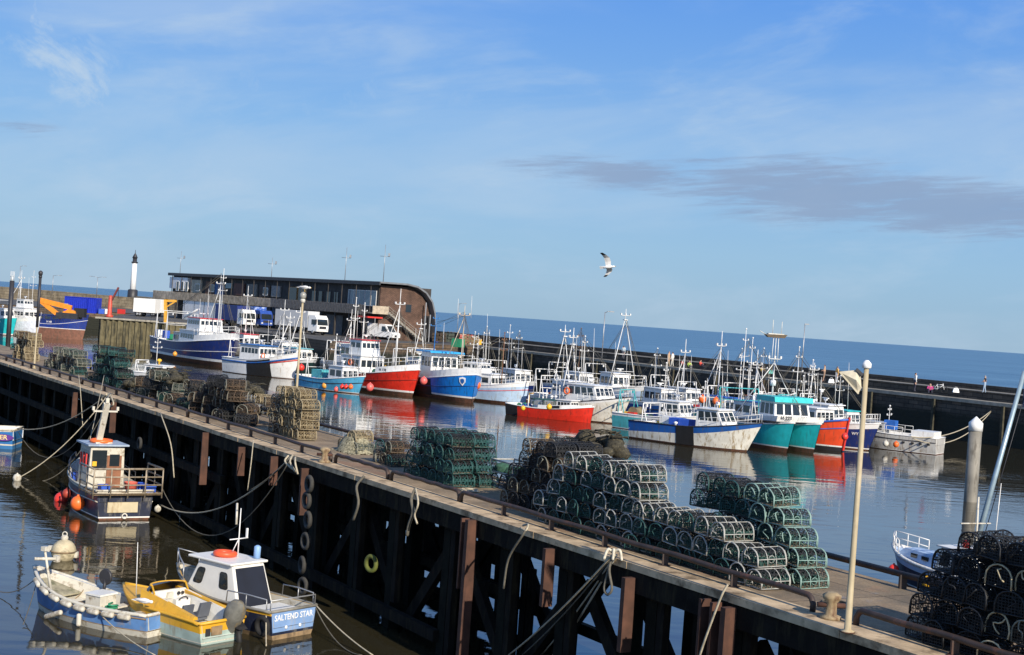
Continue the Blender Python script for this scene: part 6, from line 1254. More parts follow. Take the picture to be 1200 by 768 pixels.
# ball buoys hanging on the far fleet: (px, py, metres of distance, radius, colour, label)
for (x, y, Y_, rad, m_, l_) in [
    (358.5, 449, 156.6, .30, M('amber buoy', (.75, .33, .05), .4), 'amber ball at the stern of the light blue boat'), (367.5, 446.5, 155.0, .32, PINKB, 'pink-red ball near the stern of the light blue boat'), (380.5, 452, 153.0, .32, M('amber buoy', (.75, .33, .05), .4), 'amber ball amidships on the light blue boat'),
    (394, 456.5, 150.8, .26, PINKB, 'pink ball low beside the four balls of the light blue boat'), (401, 453.5, 150.3, .26, REDB, 'leftmost red ball of three on the light blue boat'), (405.5, 453.7, 149.7, .26, REDB, 'middle red ball of three on the light blue boat'), (411, 453.5, 149.0, .26, ORANGE, 'rightmost orange ball of three on the light blue boat'),
    (353, 431, 169.6, .40, REDB, 'red ball at the bow of the white trawler with the black panel'), (433.5, 454, 150.8, .42, PINKB, 'red-pink ball at the red trawler\'s left side'), (496.5, 446.5, 149.2, .40, PINKB, 'pink-red ball between the red and blue trawlers'),
    (558.5, 451.5, 150.3, .45, ORANGE, 'orange ball between the blue trawler and the pale blue boat'), (613, 478.5, 134.0, .22, YELLOW, 'yellow long buoy at the black stern of the small red boat'), (643.5, 477, 130.3, .26, YELLOW, 'yellow ball amidships on the small red boat'),
    (301, 410, 178.5, .34, ORANGE, 'orange ball on the rail of the white trawler with black panel'), (205, 415, 195.0, .32, M('amber buoy', (.75, .33, .05), .4), 'amber ball on the big navy trawler\'s quarter'),
    (823, 468, 121, .34, ORANGE, 'orange ball on the far side of the blue-white boat'), (839, 470, 124, .32, ORANGE, 'orange ball behind the blue-white boat\'s wheelhouse'), (1050, 521, 122.8, .26, ORANGE, 'orange ball on the low grey-white boat'), (1038, 520, 123.6, .26, DIRTYW, 'white ball on the low grey-white boat'),
    (990, 512, 116.9, .28, REDB, 'red ball at the stem of the orange-red boat')]:
    ball_buoy(atY(x, y, Y_), rad, m_, l_, 'ball buoys hung on the moored boats')
# ------------------------------------------------------------------ crab pots
def pot_proto(kind, frame, net, base, end_rope, Lp=.72, W=.50, H=.40, seed=0):
    rnd = random.Random(seed); root = empty('crab_pot', (0, 0, 0), 0, 'pot', 'crab pot'); 
    def arch(x, k=1.0, n=12):
        pts = [Vector((x, -W/2*k, .02)), Vector((x, -W/2*k, .14))]
        for i in range(1, n): t = pi*i/n; pts.append(Vector((x, -W/2*k*cos(t), .14+(H-.14)*k*sin(t)**.85)))
        return pts+[Vector((x, W/2*k, .14)), Vector((x, W/2*k, .02))]
    fr = MB(); hoops = [-Lp/2, -Lp/6, Lp/6, Lp/2]
    for i, x in enumerate(hoops): fr.path([p+Vector((rnd.uniform(-.012, .012), rnd.uniform(-.012, .012), 0)) for p in arch(x, 1, 8)], .011, 5); fr.tube((x, -W/2, .02), (x, W/2, .02), .014, n=4)
    for y in (-W/2, W/2): fr.tube((-Lp/2, y, .02), (Lp/2, y, .02), .012, n=5)
    for y, z in ((-W/2*.99, .17), (W/2*.99, .17), (0, H)): fr.tube((-Lp/2, y, z), (Lp/2, y, z), .012, n=4)
    fr.build('frame', frame, root)
    for x in (-Lp/2-.012, Lp/2+.012): MB().path([p+Vector((rnd.uniform(-.008, .008), 0, 0)) for p in arch(x, 1.0, 9)], .0155, 5).build('hoop_wrapping', end_rope, root)
    a0_, w0_, z0_ = rnd.uniform(0, 6), rnd.uniform(.04, .11), rnd.uniform(.08, .16); sg_ = rnd.choice((-1, 1))
    MB().path([Vector((-Lp/2-.035-.02*sin(t), sg_*(-.05+w0_*cos(t*1.1+a0_)), z0_+.055*t+.03*sin(t*2+a0_))) for t in (0, .6, 1.2, 1.8, 2.4, 3.0, 3.6, 4.2)], .014, 4).build('bridle_rope', end_rope, root)
    MB().path([Vector((Lp/2+.03, sg_*(.05+w0_*sin(t*1.3+a0_)), z0_+.05*t)) for t in (0, .6, 1.2, 1.8, 2.4, 3.0, 3.6)], .010, 4).build('bridle_rope', end_rope, root)
    nt_ = MB(); w_ = .018; ar = arch(0, .985, 14); cum = len(ar)
    def rib(p, q, nrm):
        d = (q-p); 
        if d.length < 1e-6: return
        s_ = d.cross(nrm).normalized()*(w_ if (p.z+q.z)/2 > H*.72 else w_*.66)/2; nt_.add([p-s_, p+s_, q+s_, q-s_], [(0, 1, 2, 3)], 1 if (p.z+q.z)/2 > H*.72 else 0)
    nx = 13; X = [-Lp/2+Lp*i/nx for i in range(nx+1)]
    cen = Vector((0, 0, .12))
    for j in range(nx):
        for i in range(cum-1):
            a = ar[i]; b = ar[i+1]; n0 = Vector((0, (a.y+b.y), (a.z+b.z)-2*cen.z)).normalized()
            j0, j1 = (X[j], X[j+1]) if (i+j) % 2 == 0 else (X[j+1], X[j])
            wob = Vector((rnd.uniform(-.01, .01), rnd.uniform(-.006, .006), rnd.uniform(-.006, .006)))
            rib(Vector((j0, a.y, a.z)), Vector((j1, b.y, b.z))+wob, n0)
            if i % 2 == 0: rib(Vector((X[j], a.y, a.z)), Vector((X[j+1], a.y, a.z)), n0)
    for x in (-Lp/2, 0, Lp/2):
        for k in range(1, 9):
            y = -W/2+W*k/9; zt = .14+(H-.14)*max(0.0, 1-(y/(W/2))**2)**.5; rib(Vector((x, y, .02)), Vector((x, y, zt)), Vector((1, 0, 0)))
        for k in range(1, 7):
            z = .05*k+.02; yy = W/2*(1 if z < .14 else max(0.0, 1-((z-.14)/(H-.14))**2)**.5); rib(Vector((x, -yy, z)), Vector((x, yy, z)), Vector((1, 0, 0)))
    for k in range(1, 9): y = -W/2+W*k/9; rib(Vector((-Lp/2, y, .03)), Vector((Lp/2, y, .03)), Vector((0, 0, 1)))
    for k in range(7):   # weed and bait caught inside
        c_ = Vector((rnd.uniform(-Lp*.4, Lp*.4), rnd.uniform(-W*.35, W*.35), rnd.uniform(.05, .2))); nt_.box(c_, (rnd.uniform(.05, .16), rnd.uniform(.05, .12), rnd.uniform(.03, .10)), rz=rnd.uniform(0, 3))
    nt_.build('netting', [net, NETB if net in (NETG, NETT) else net], root, weld=False)
    for x__, y__ in ((0, -W/2*.93), (-.2, W/2*.93)): MB().path([Vector((x__+.075*cos(t*pi/6), y__, .17+.075*sin(t*pi/6))) for t in range(12)], .009, 4, closed=True).build('entrance_ring', frame, root)
    bs = MB()
    for k in range(4): bs.box((0, -W/2+.07+k*.12, .025), (Lp, .05, .018))
    bs.box((rnd.uniform(-.1, .1), 0, .05), (.16, .12, .04)); bs.build('base_slats', base, root)
    return root
NETG = M('dark green netting', (.012, .055, .045), .75, var=.3, scale=5); NETB = M('black netting', (.012, .013, .014), .75, var=.3, scale=5); NETT = M('teal netting', (.012, .075, .07), .7, var=.3, scale=5)
NETY = M('tan netting', (.20, .15, .08), .85, var=.3, scale=5); NETGR = M('grey green netting', (.06, .075, .06), .85, var=.3, scale=5); NETBR = M('dark brown netting', (.05, .035, .022), .85, var=.4, scale=5)
FWH = M('pale grey wrapped frame', (.38, .38, .35), .7, var=.25, scale=8); FBK = M('black wrapped frame', (.014, .015, .017), .6, var=.3, scale=8); FTL = M('teal frame', (.022, .085, .08), .6, var=.3, scale=8); FMT = M('pale mint frame', (.22, .34, .30), .6, var=.25, scale=8)
FTN = M('tan wrapped frame', (.34, .28, .17), .8, var=.25, scale=8); FGR = M('grey frame', (.20, .20, .16), .8, var=.3, scale=8); FBR = M('brown frame', (.13, .085, .05), .8, var=.35, scale=8); CRM = M('cream rope binding', (.50, .42, .26), .85, var=.25, scale=10)
SLAT = M('weathered wood slats', (.16, .12, .08), .85, var=.3, scale=5)
PR = {}
for k_, a in dict(white=(FWH, NETG, SLAT, FWH), mint=(FMT, NETG, SLAT, FMT), black=(FBK, NETB, FBK, FBK), blackrope=(FBK, NETB, FBK, CRM), blackteal=(FBK, NETG, SLAT, FTL), teal=(FTL, NETT, SLAT, FTL), tan=(FTN, NETY, SLAT, FTN), grey=(FGR, NETGR, SLAT, FGR), brown=(FBR, NETBR, SLAT, FGR), green=(FTL, NETG, SLAT, FGR)).items():
    PR[k_] = [pot_proto(k_, *a, seed=len(PR)*3+q) for q in range(3)]
ADJ = dict(white='white-rimmed green', mint='mint-framed green', black='black', blackrope='black cream-roped', blackteal='dark green', teal='teal', tan='tan', grey='grey-green', brown='dark brown', green='sea green')
used = set(); NP = 0
def place_pot(kind, p, rz, label, grp, tilt=(0, 0), sc=1.0):
    global NP
    pr = random.choice(PR[kind])
    o = pr if pr.name not in used else copy_tree(pr)
    used.add(pr.name); NP += 1
    o.location = p; o.rotation_euler = (tilt[0], tilt[1], rz); o.scale = (sc*random.uniform(.95, 1.05), sc*random.uniform(.96, 1.05), sc*random.uniform(.92, 1.03)); o['label'] = label; o['group'] = grp; return o
LAY = ['bottom', 'second', 'third', 'fourth', 'fifth', 'sixth', 'top']
RZ_R = atan2(RV.y, RV.x); RZ_D = atan2(DV.y, DV.x)
def stack(kinds, t0, s_near, counts, depth, phrase, layer_h=.385, sp=.54, rz=RZ_R, jit=.04, taper=.5, dt=.80, sc=1.0, along=False, mess=.06, lean=0.0, z0=QZ+.01, keep=None):
    """counts[k] = number of pots side by side in layer k; s_near = s of the end nearest the camera"""
    rnd = random.Random(int(s_near*100)); grp = 'crab pots in the '+phrase
    for d in range(depth):
        for k, n in enumerate(counts):
            off = (taper*k*sp) if not isinstance(taper, (list, tuple)) else taper[k]
            nn = n if not isinstance(n, tuple) else n[d]
            for i in range(nn):
                if keep and d and not keep(k, i, nn): rnd.random(); continue
                kd = kinds(d, k, i, nn, rnd) if callable(kinds) else rnd.choice(kinds)
                s_ = s_near+off+i*sp*(1.0)+rnd.uniform(-jit, jit); t_ = t0+d*dt+lean*k+rnd.uniform(-jit, jit)*1.5
                p = TS(t_, s_, z0+k*layer_h*sc+rnd.uniform(0, .012))
                row = '' if depth == 1 else (' front,' if d == 0 else ' rear,' if d == depth-1 else ' middle,')
                lay = LAY[k] if k < len(counts)-1 else 'top'
                if k == 0 and len(counts) == 1: lay = 'only'
                lb = f"{ADJ[kd]} pot, {ORD[min(i,13)]} from right,{row} {lay} layer, {phrase}"
                place_pot(kd, p, rz+rnd.uniform(-mess, mess)+(pi if rnd.random() < .5 else 0), lb, grp, (rnd.uniform(-.07, .07), rnd.uniform(-.05, .05)), sc)
# nearest stack at the right edge (dark, cream rope)
stack(lambda d, k, i, n, r_: r_.choice(['black', 'blackrope', 'black', 'black', 'brown', 'blackrope', 'black']) if d == 0 else r_.choice(['black', 'blackrope']), 19.55, 13.6, [(8, 8), (8, 7), (8, 7), (7, 7), (6, 5), (3, 3)], 2, 'stack at right edge', layer_h=.40, taper=[0, -.1, -.2, 0, .1, 0], sc=1.06, sp=.56, mess=.14, jit=.06, keep=lambda k, i, n: i >= n-2 or k >= 4)
# low front stack with white rims
stack(lambda d, k, i, n, r_: 'blackteal' if k == 0 and i > 3 else r_.choice(['white', 'blackteal']) if k == 0 else r_.choice(['white', 'white', 'blackteal']), 19.75, 22.05, [9, 8, 6], 1, 'low stack left of pole', taper=[0, .25, 1.25], mess=.12)
stack(lambda d, k, i, n, r_: 'mint' if i < 2 else 'blackteal', 20.75, 21.95, [4, 5, 5, 6, 5], 1, 'stepped mint stack behind', taper=[0, .25, .45, .75, 1.1], mess=.08)
# tall stack with white rims and the dark one behind it
stack(lambda d, k, i, n, r_: 'white' if i < 2 or r_.random() < .55 else 'blackteal', 19.8, 26.1, [9, 9, 8, 7, 6], 1, 'tall white-rimmed stack', taper=[0, .15, .1, .35, .5], mess=.13)
stack(['black', 'brown', 'black', 'black'], 20.6, 31.0, [(6, 5), (6, 5), (5, 5), (4, 5), (3, 3)], 2, 'dark stack past the white-rimmed one', taper=[0, .1, .1, .2, .5], mess=.15, keep=lambda k, i, n: k >= 3)
# teal stack
stack(['teal', 'teal', 'teal', 'blackteal'], 20.6, 37.0, [(6, 4), (6, 4), (5, 4), (5, 4)], 2, 'compact teal stack', taper=[0, .05, .15, .25], mess=.1, keep=lambda k, i, n: i < 2 or k == 3)
stack(['grey', 'brown', 'blackteal'], 21.0, 41.9, [3, 2], 1, 'small heap beside teal stack', mess=.3)
stack(['tan', 'grey'], 21.3, 45.4, [3, 1], 1, 'net-covered heap', mess=.2)
stack(lambda d, k, i, n, r_: 'tan' if i < 4 else 'brown', 20.9, 49.7, [6, 6, 6, 6, 4], 1, 'square tan stack', taper=[0, 0, .05, .05, .5], mess=.1, layer_h=.375)
stack(['brown', 'brown', 'black'], 20.6, 55.2, [10, 10, 9, 5], 1, 'long dark brown row', mess=.6, sp=.78, jit=.18, sc=1.12)
stack(['tan', 'brown'], 21.7, 54.4, [0, 2, 3], 1, 'tan row behind dark row', mess=.2, sp=.8)
stack(['grey', 'grey', 'brown', 'green', 'black'], 20.6, 65.0, [7, 6, 4], 1, 'mixed old pots', mess=.7, sp=.9, jit=.28, sc=1.2, taper=.7)
stack(['green', 'teal', 'blackteal'], 20.7, 73.6, [8, 7, 6, 5], 1, 'green mound far left', mess=.35, sp=.9, jit=.15, layer_h=.46, sc=1.15)
# the two farthest heaps read as one mass: one object
rnd = random.Random(77); rest = {}
def far_pots(kinds, t0, s0, counts, sp, sc):
    for k, n in enumerate(counts):
        for i in range(n):
            pr = rnd.choice(PR[rnd.choice(kinds)]); A = Matrix.Translation(TS(t0+rnd.uniform(-.2, .2), s0+i*sp+.3*k*sp+rnd.uniform(-.1, .1), QZ+.01+k*.4*sc)) @ Matrix.Rotation(RZ_R+rnd.uniform(-.3, .3), 4, 'Z') @ Matrix.Scale(sc, 4)
            for ch in pr.children:
                for f in ch.data.polygons: rest.setdefault(ch.data.materials[f.material_index].name, []).append([A @ ch.data.vertices[v].co for v in f.vertices])
far_pots(['grey', 'grey', 'green', 'brown'], 20.9, 84.5, [8, 7, 5], 1.0, 1.15); far_pots(['tan', 'tan', 'brown'], 20.9, 97.0, [6, 6, 5, 5], .95, 1.15)
mb = MB(); mn = list(rest)
for mi, n_ in enumerate(mn):
    for q in rest[n_]: o_ = len(mb.v); mb.v += q; mb.f.append(list(range(o_, o_+len(q)))); mb.m.append(mi); mb.sm.append(False)
tag(mb.build('crab_pots', [bpy.data.materials[n_] for n_ in mn], weld=False), 'far heaps of grey-green and tan pots at the left end of the timber pier', 'crab pots', kind='stuff')
for k_ in PR:
    for pr in PR[k_]:
        if pr.name not in used:
            for ch in list(pr.children): bpy.data.objects.remove(ch)
            bpy.data.objects.remove(pr)
print('POTS', NP)
# net draped over the heap
rnd = random.Random(5); mb = MB(); n_ = 16; vs = []
for i in range(n_+1):
    for j in range(n_+1):
        x = (i/n_-.5)*2; y = (j/n_-.5)*2; rr = min(1, sqrt(x*x+y*y)); vs.append(Vector((x*.85, y*.6, .72*(1-rr**2.6)+rnd.uniform(-.03, .05))))
mb.add(vs, [(i*(n_+1)+j, (i+1)*(n_+1)+j, (i+1)*(n_+1)+j+1, i*(n_+1)+j+1) for i in range(n_) for j in range(n_)], 0, True)
o = mb.build('fishing_net', M('heaped pale net', (.36, .33, .22), .95, var=.45, scale=14, stain=(.05, .05, .03), amt=.6, sscale=(4, 4, 4), bump=.05), origin=(0, 0, 0)); o.location = TS(21.2, 45.9, QZ); o.rotation_euler = (0, 0, RZ_D); tag(o, 'pale fishing net heaped over pots left of the teal stack', 'net')
# rack / trolley
r = empty('pot_trolley', TS(22.0, 35.6, QZ+.01), RZ_D, 'grey steel-framed trolley loaded with green netting, between teal and dark stacks', 'trolley')
mb = MB()
for x in (-1.3, 0, 1.3):
    for y in (-.4, .4): mb.tube((x, y, 0), (x, y, .85), .03, n=5)
for z in (.2, .5, .85):
    for y in (-.4, .4): mb.tube((-1.3, y, z), (1.3, y, z), .03, n=5)
    for x in (-1.3, 1.3): mb.tube((x, -.4, z), (x, .4, z), .03, n=5)
mb.build('frame', FWH, r); mb = MB()
for i in range(9): mb.ball((-1.1+i*.27, rnd.uniform(-.15, .15), .42+rnd.uniform(0, .2)), .24, 8, sz=(1, 1.2, .8))
mb.build('net_load', M('dark green net load', (.03, .09, .06), .9, var=.5, scale=12, bump=.04), r)
def heap(p, sz, mat, label, seed, rz=RZ_D):
    rnd = random.Random(seed); mb = MB()
    for i in range(26):
        x, y = rnd.uniform(-1, 1), rnd.uniform(-1, 1); k = max(0.0, 1-(x*x+y*y)*.6); mb.ball((x*sz[0]/2, y*sz[1]/2, sz[2]*k*rnd.uniform(.2, .8)), rnd.uniform(.16, .30), 7, sz=(1.2, 1, .7))
    for i in range(14): q = Vector((rnd.uniform(-.5, .5)*sz[0], rnd.uniform(-.5, .5)*sz[1], sz[2]*rnd.uniform(.1, .9))); mb.path([q+Vector((.25*cos(t*1.1+i), .25*sin(t*1.3), .05*sin(t*3))) for t in range(7)], .02, 4)
    o = mb.build('net_heap', mat, origin=(0, 0, 0)); o.location = p; o.rotation_euler = (0, 0, rz); return tag(o, label, 'net heap', 'net heaps on the timber pier')
DN = M('tangled dark net', (.05, .045, .03), .95, var=.6, scale=14, stain=(.22, .18, .10), amt=.3, sscale=(5, 5, 5), bump=.05); DG = M('tangled green net', (.03, .07, .05), .95, var=.6, scale=14, stain=(.15, .16, .10), amt=.3, sscale=(5, 5, 5), bump=.05)
heap(TS(20.9, 66.8, QZ+.9), (2.6, 1.2, .8), DN, 'dark tangled net thrown over the mixed old pots', 1); heap(TS(20.8, 62.7, QZ), (2.0, 1.3, .9), DG, 'green black net heap between the brown row and the mixed old pots', 2)
heap(TS(20.8, 71.8, QZ), (2.0, 1.3, 1.2), DN, 'dark net heap at the foot of the green mound', 3); heap(TS(21.4, 58.5, QZ+1.15), (2.8, 1.2, .5), DN, 'dark net lying along the top of the long brown row', 4)
heap(TS(22.4, 32.5, QZ+1.6), (1.6, 1.0, .7), DN, 'tangle of dark rope and net on top of the dark stack', 5, RZ_D); heap(TS(21.6, 80.3, QZ), (1.8, 1.2, 1.0), DG, 'green net heap beyond the green mound', 6)
for i, (s_, t_, m_, l_) in enumerate([(24.0, 22.3, ROPE, 'pale rope coil on the deck behind the lamp pole side'), (28.9, 22.6, ROPED, 'dark rope coil behind the tall white-rimmed stack'), (36.0, 20.4, ROPE, 'pale rope coil between the teal and dark stacks'), (43.6, 21.9, ROPED, 'dark rope coil near the net-covered heap'), (20.3, 19.9, ROPED, 'dark rope coil by the bollard at the rail gap')]):
    mb = MB(); mb.path([Vector(((.30-.02*(k//14)+.01*sin(k))*cos(k*.45), (.24+.012*cos(k*2))*sin(k*.45), .025+.012*(k//14))) for k in range(56)], .018, 4); o = mb.build('rope_coil', m_, origin=(0, 0, 0)); o.location = TS(t_, s_, QZ+.004); o.rotation_euler = (0, 0, i*1.3); tag(o, l_, 'rope', 'rope coils lying on the pier deck')
# ------------------------------------------------------------------ pots, nets and boxes on the far quay
FarG = 'bundled pots and gear on the far quay'
for i, (x, y, m_, l_) in enumerate([(514, 402, NETBR, 'brown bundle of pots at the left of the far quay heap'), (524, 402, NETGR, 'grey bundle of pots second in the far quay heap'), (546, 404, M('red net bale', (.45, .12, .10), .8), 'red net bale by the green bin on the far quay'), (552, 406, NETY, 'tan bundle of pots at the right of the far quay heap'), (530, 400, NETY, 'tan-topped bundle of pots behind the green bin')]):
    p = at(x, y, QZ+.03); mb = MB(); rnd = random.Random(i); n_ = 5
    for a in range(4):
        for b in range(3): mb.ring((-.9+a*.6, 0, .45+b*.5), .27, .05, Matrix.Rotation(pi/2, 3, 'X') @ Matrix.Rotation(rnd.uniform(-.3, .3), 3, 'Y'), 8, 4); mb.box((-.9+a*.6+rnd.uniform(-.1, .1), .2, .4+b*.5), (.5, .9, .42))
    tag(mb.build('pot_bundle', m_, origin=(0, 0, 0)), l_, 'pot bundle', FarG).location = p
p = at(536.5, 407, QZ+.03); crate('bin', p, -.5, (1.6, 1.3, 1.3), GREENP, 'square green bin on the far quay edge', None, 'bin')
for x, y, m_, l_ in ((508, 401, BLUEP, 'blue tub on the far quay next to the brick gable'), (560, 404, YELLOW, 'yellow tub on the far quay heap'), (402, 391.5, YELLOW, 'yellow tub before the dark doorway of the harbour building'), (241, 386, GREENP, 'green tub before the white ground-floor wall'), (119, 368, BLUEP, 'blue tub right of the blue containers'), (124, 368, WHITE2, 'white tub right of the blue containers'), (142, 368, REDP, 'red tub beside the red derrick')):
    crate('tub', at(x, y, QZ+.03), R()*3, (1.4, 1.1, 1.0), m_, l_, 'plastic tubs about the quay', 'tub')
for i, (x, y) in enumerate([(255, 385), (262, 386), (247, 384)]):
    p = at(x, y, QZ+.03); r = empty('forklift', p, -.8, f'{ORD[i]} dark forklift from the right, before the white ground-floor wall', 'forklift', 'forklifts before the white wall') if False else None
# ------------------------------------------------------------------ tyres, ropes
def tyre(p, rad, rz, mat, label, grp, tilt=0.0):
    o = MB().lathe([(rad*.55, -.08), (rad*.8, -.1), (rad*.97, -.075), (rad, -.03), (rad, .03), (rad*.97, .075), (rad*.8, .1), (rad*.55, .08), (rad*.5, 0), (rad*.55, -.08)], 20, (0, 0, 0), 0, Matrix.Rotation(pi/2, 3, 'X')).build('tyre', mat, origin=(0, 0, 0))
    o.location = p; o.rotation_euler = (tilt, 0, rz); return tag(o, label, 'tyre', grp)
def tyre2(p, rad, rz, mat, label, grp, tilt=0.0):
    o = MB().ring((0, 0, 0), rad*.76, rad*.24, Matrix.Rotation(pi/2, 3, 'X'), 20, 9).build('tyre', mat, origin=(0, 0, 0)); o.location = p; o.rotation_euler = (tilt, 0, rz); return tag(o, label, 'tyre', grp)
TG = 'tyre fenders hanging on the timber pier'; TY = M('dusty tyre', (.045, .044, .04), .85, var=.4, scale=6)
s_t = 42.3
for i, z in enumerate((3.55, 3.0, 2.4, 1.7, .9, .25)):
    tyre2(TS(18.0, s_t+.12*sin(i*2), z), .30, RZ_D+.2*sin(i*3), TY, f'{ORD[i]} tyre from the top on the tyre string at the rail gap', TG)
tyre2(TS(18.0, 37.3, 1.9), .28, RZ_D+.3, M('yellow green tyre', (.10, .115, .02), .8, var=.3), 'yellow-green painted tyre hanging low under the teal stack', TG)
tyre2(TS(18.0, 61.5, 2.7), .28, RZ_D, TY, 'single dark tyre on the pier front under the mixed old pots', TG)
def smooth_pts(pts, k=6):
    P_ = [Vector(p) for p in pts]
    if len(P_) > 8 or len(P_) < 3: return P_
    Q = [P_[0]*2-P_[1]]+P_+[P_[-1]*2-P_[-2]]; out = []
    for i in range(1, len(Q)-2):
        for j in range(k):
            t = j/k; a, b, c, d = Q[i-1:i+3]; out.append(.5*((2*b)+(c-a)*t+(2*a-5*b+4*c-d)*t*t+(3*b-a-3*c+d)*t**3))
    return out+[P_[-1]]
def rope(pts, r_, mat, label, grp='mooring and hanging ropes', name='mooring_rope'):
    pts = smooth_pts(pts)
    return tag(MB().path(pts, r_, 5, 0).build(name, mat), label, 'rope', grp)
top = lambda s_, z=QZ+.25: TS(18.35, s_, z)
s_A = 71.5
def sx_(px, py, z=QZ+.1):   # s on the pier's front edge below a photo pixel
    p = atT(px, py, 18.2); return ts(p)[1]
A0 = atT(128, 461, 18.2); b1 = at(20, 561, .1)
rope(sag(A0, b1, .5), .025, ROPE, 'pale rope from the pier rail down to a small float at left'); rope(sag(A0+Vector((.2, 0, .1)), at(20, 561, .1)+Vector((.1, .5, 0)), 1.6), .018, ROPED, 'slack dark rope beside the pale rope to the float')
ball_buoy(b1+Vector((0, 0, .02)), .2, OLDW, 'small white float at the rope end on the left water')
rope(sag(A0, on(BOATS[-1], 0, 0, 0) if False else Vector((-27.3, 79.0, 1.2)), .6), .03, ROPE, 'taut pale rope from the pier to the left-edge boat'); rope(sag(A0, Vector((-27.3, 79.2, 1.0)), 2.2), .022, ROPED, 'slack rope from the pier to the left-edge boat')
RB = [b for b in BOATS if 'railed' in b['label']][0]
rope(sag(A0, on(RB, -.25, .1, 4.6), .05), .022, ROPE, 'short rope from pier top to the railed boat masthead'); rope(sag(atT(122, 440, 18.4), on(RB, 1.2, .3, 2.8), .1), .018, ROPE, 'thin rope down to the railed boat cabin roof')
for i in range(3): rope([atT(125+i*2, 462, 18.1), atT(119+i*7, 468+i*3, 18.0), atT(124+i, 474+i*2, 18.05)], .04, ROPE, f'{ORD[i]} tied rope tail of the knot above the railed boat')
B0 = atT(343, 534, 18.2); rope(sag(B0, on(RB, -3.2, -1.5, .6), 1.0, 20), .03, ROPE, 'long drooping rope from the pier knot to the railed boat stern'); rope(sag(B0, on(RB, -3.2, -1.5, 1.4), 2.4, 20), .02, ROPED, 'slack dark line beneath the long drooping rope'); rope(sag(B0, atT(292, 575, 17.6), .1), .018, ROPED, 'short dark line left of the pier knot')
for i in range(3): rope([atT(338+i*4, 534+i, 18.1), atT(334+i*6, 541+i, 17.95), atT(343+i*3, 550+i*3, 18.0)], .035, ROPE, f'{ORD[i]} frayed tail of the knot at mid pier')
C0 = atT(718, 650, 18.15)
for i, (x, y, rr, m_) in enumerate([(596, 768, .022, ROPE), (612, 768, .018, ROPED), (634, 768, .02, ROPE), (648, 768, .026, M('pale cream rope', (.6, .56, .45), .8, var=.2, scale=12))]):
    rope(sag(C0+Vector((.03*i, 0, 0)), at(x, y, .9), .12), rr, m_, f'{ORD[i]} rope from the left of the four running down from the front rail knot')
rope([C0, atT(712, 672, 18.05), atT(708, 690, 18.0), atT(712, 697, 18.0), atT(717, 690, 18.02), atT(714, 668, 18.05), C0], .03, ROPED, 'dark looped rope hanging below the front rail knot')
for i in range(3): rope([C0+Vector((0, 0, .05)), C0+Vector((-.12+.13*i, -.1, .12)), C0+Vector((-.2+.2*i, -.12, -.1))], .035, M('pale cream rope', (.6, .56, .45), .8), f'{ORD[i]} short tail of the front rail knot')
rope([atT(617, 620, 18.1), atT(612, 628, 18.0), atT(596, 655, 18.0), atT(590, 690, 18.0)], .03, ROPED, 'dark rope hanging from the rail post left of the front knot'); rope([atT(853, 685, 18.15), atT(845, 700, 18.05), atT(828, 745, 18.0), atT(818, 775, 18.0)], .025, ROPE, 'pale rope hanging down right of the fender posts'); rope([atT(613, 616, 18.3), atT(619, 615, 18.15), atT(616, 622, 18.05), atT(610, 619, 18.1)], .03, ROPE, 'pale rope knot on the rail post left of the front knot')
D0 = atT(487, 572, 18.15); rope([D0, atT(482, 585, 18.0), atT(484, 600, 18.0), atT(479, 616, 18.0), atT(477, 628, 18.0)], .05, ROPED, 'thick twisted rope bundle hanging above the yellow-green tyre'); rope([D0, atT(490, 590, 18.0), atT(486, 603, 18.0), atT(489, 614, 18.0)], .03, ROPE, 'thin pale rope beside the twisted bundle'); rope([atT(427, 558, 18.2), atT(418, 570, 18.0), atT(420, 590, 18.0), atT(414, 610, 18.0)], .045, ROPED, 'dark rope knotted over the tyre string')
rope([atT(92, 439, 18.2), atT(94, 455, 18.0), atT(97, 500, 18.0)], .02, ROPE, 'thin hanging line on the pier front at far left'); rope([atT(188, 484, 18.2), atT(200, 520, 18.0), atT(204, 560, 18.0)], .025, ROPE, 'pale line hanging on the pier front right of the railed boat'); rope([atT(297, 516, 18.2), atT(294, 545, 18.0), atT(290, 575, 18.0)], .02, ROPE, 'pale line hanging left of the mid pier knot'); rope([atT(278, 590, 17.9), atT(277, 615, 17.8)], .045, DIRTYW, 'white pole-like line above the SALTEND STAR aerial')
S_ = SAL; rope(sag(on(S_, -2.4, -.9, .85), at(437, 768, .1), .1), .02, ROPE, 'pale rope from the SALTEND STAR stern into the lower water'); rope(sag(on(S_, -2.4, -.9, .85), at(424, 768, .1), .35), .016, ROPED, 'thin brown rope beside it from the SALTEND STAR stern'); rope(sag(on(S_, -2.3, .8, .8), at(312, 757, .05), .1), .02, ROPE, 'short pale rope off the SALTEND STAR port quarter')
rope(sag(on(DIN, 2.2, .0, 1.0), at(-5, 692, .1), .25), .014, ROPED, 'thin line from the dinghy bow off to the left'); rope(sag(on(DIN, 2.3, .0, .9), at(27, 732, .05), .1), .014, ROPED, 'thin line down from the dinghy bow to the water'); rope(sag(on(DIN, -.9, .8, .5), at(182, 768, .05), .1), .016, ROPE, 'pale line from the dinghy side to the bottom edge')
rope(sag(at(1068, 512, 1.8), atT(1161, 482, 114.2), .9), .05, ROPE, 'upper mooring rope from the grey-white boat to the stone pier'); rope(sag(at(1070, 514, 1.6), atT(1161, 483, 114.2), 1.5), .05, ROPE, 'lower mooring rope from the grey-white boat to the stone pier'); rope(sag(Vector((15.5, 142, 3)), atT(786, 431, 114.2), .5), .05, ROPE, 'mooring rope up to the stone pier left of the walkers')
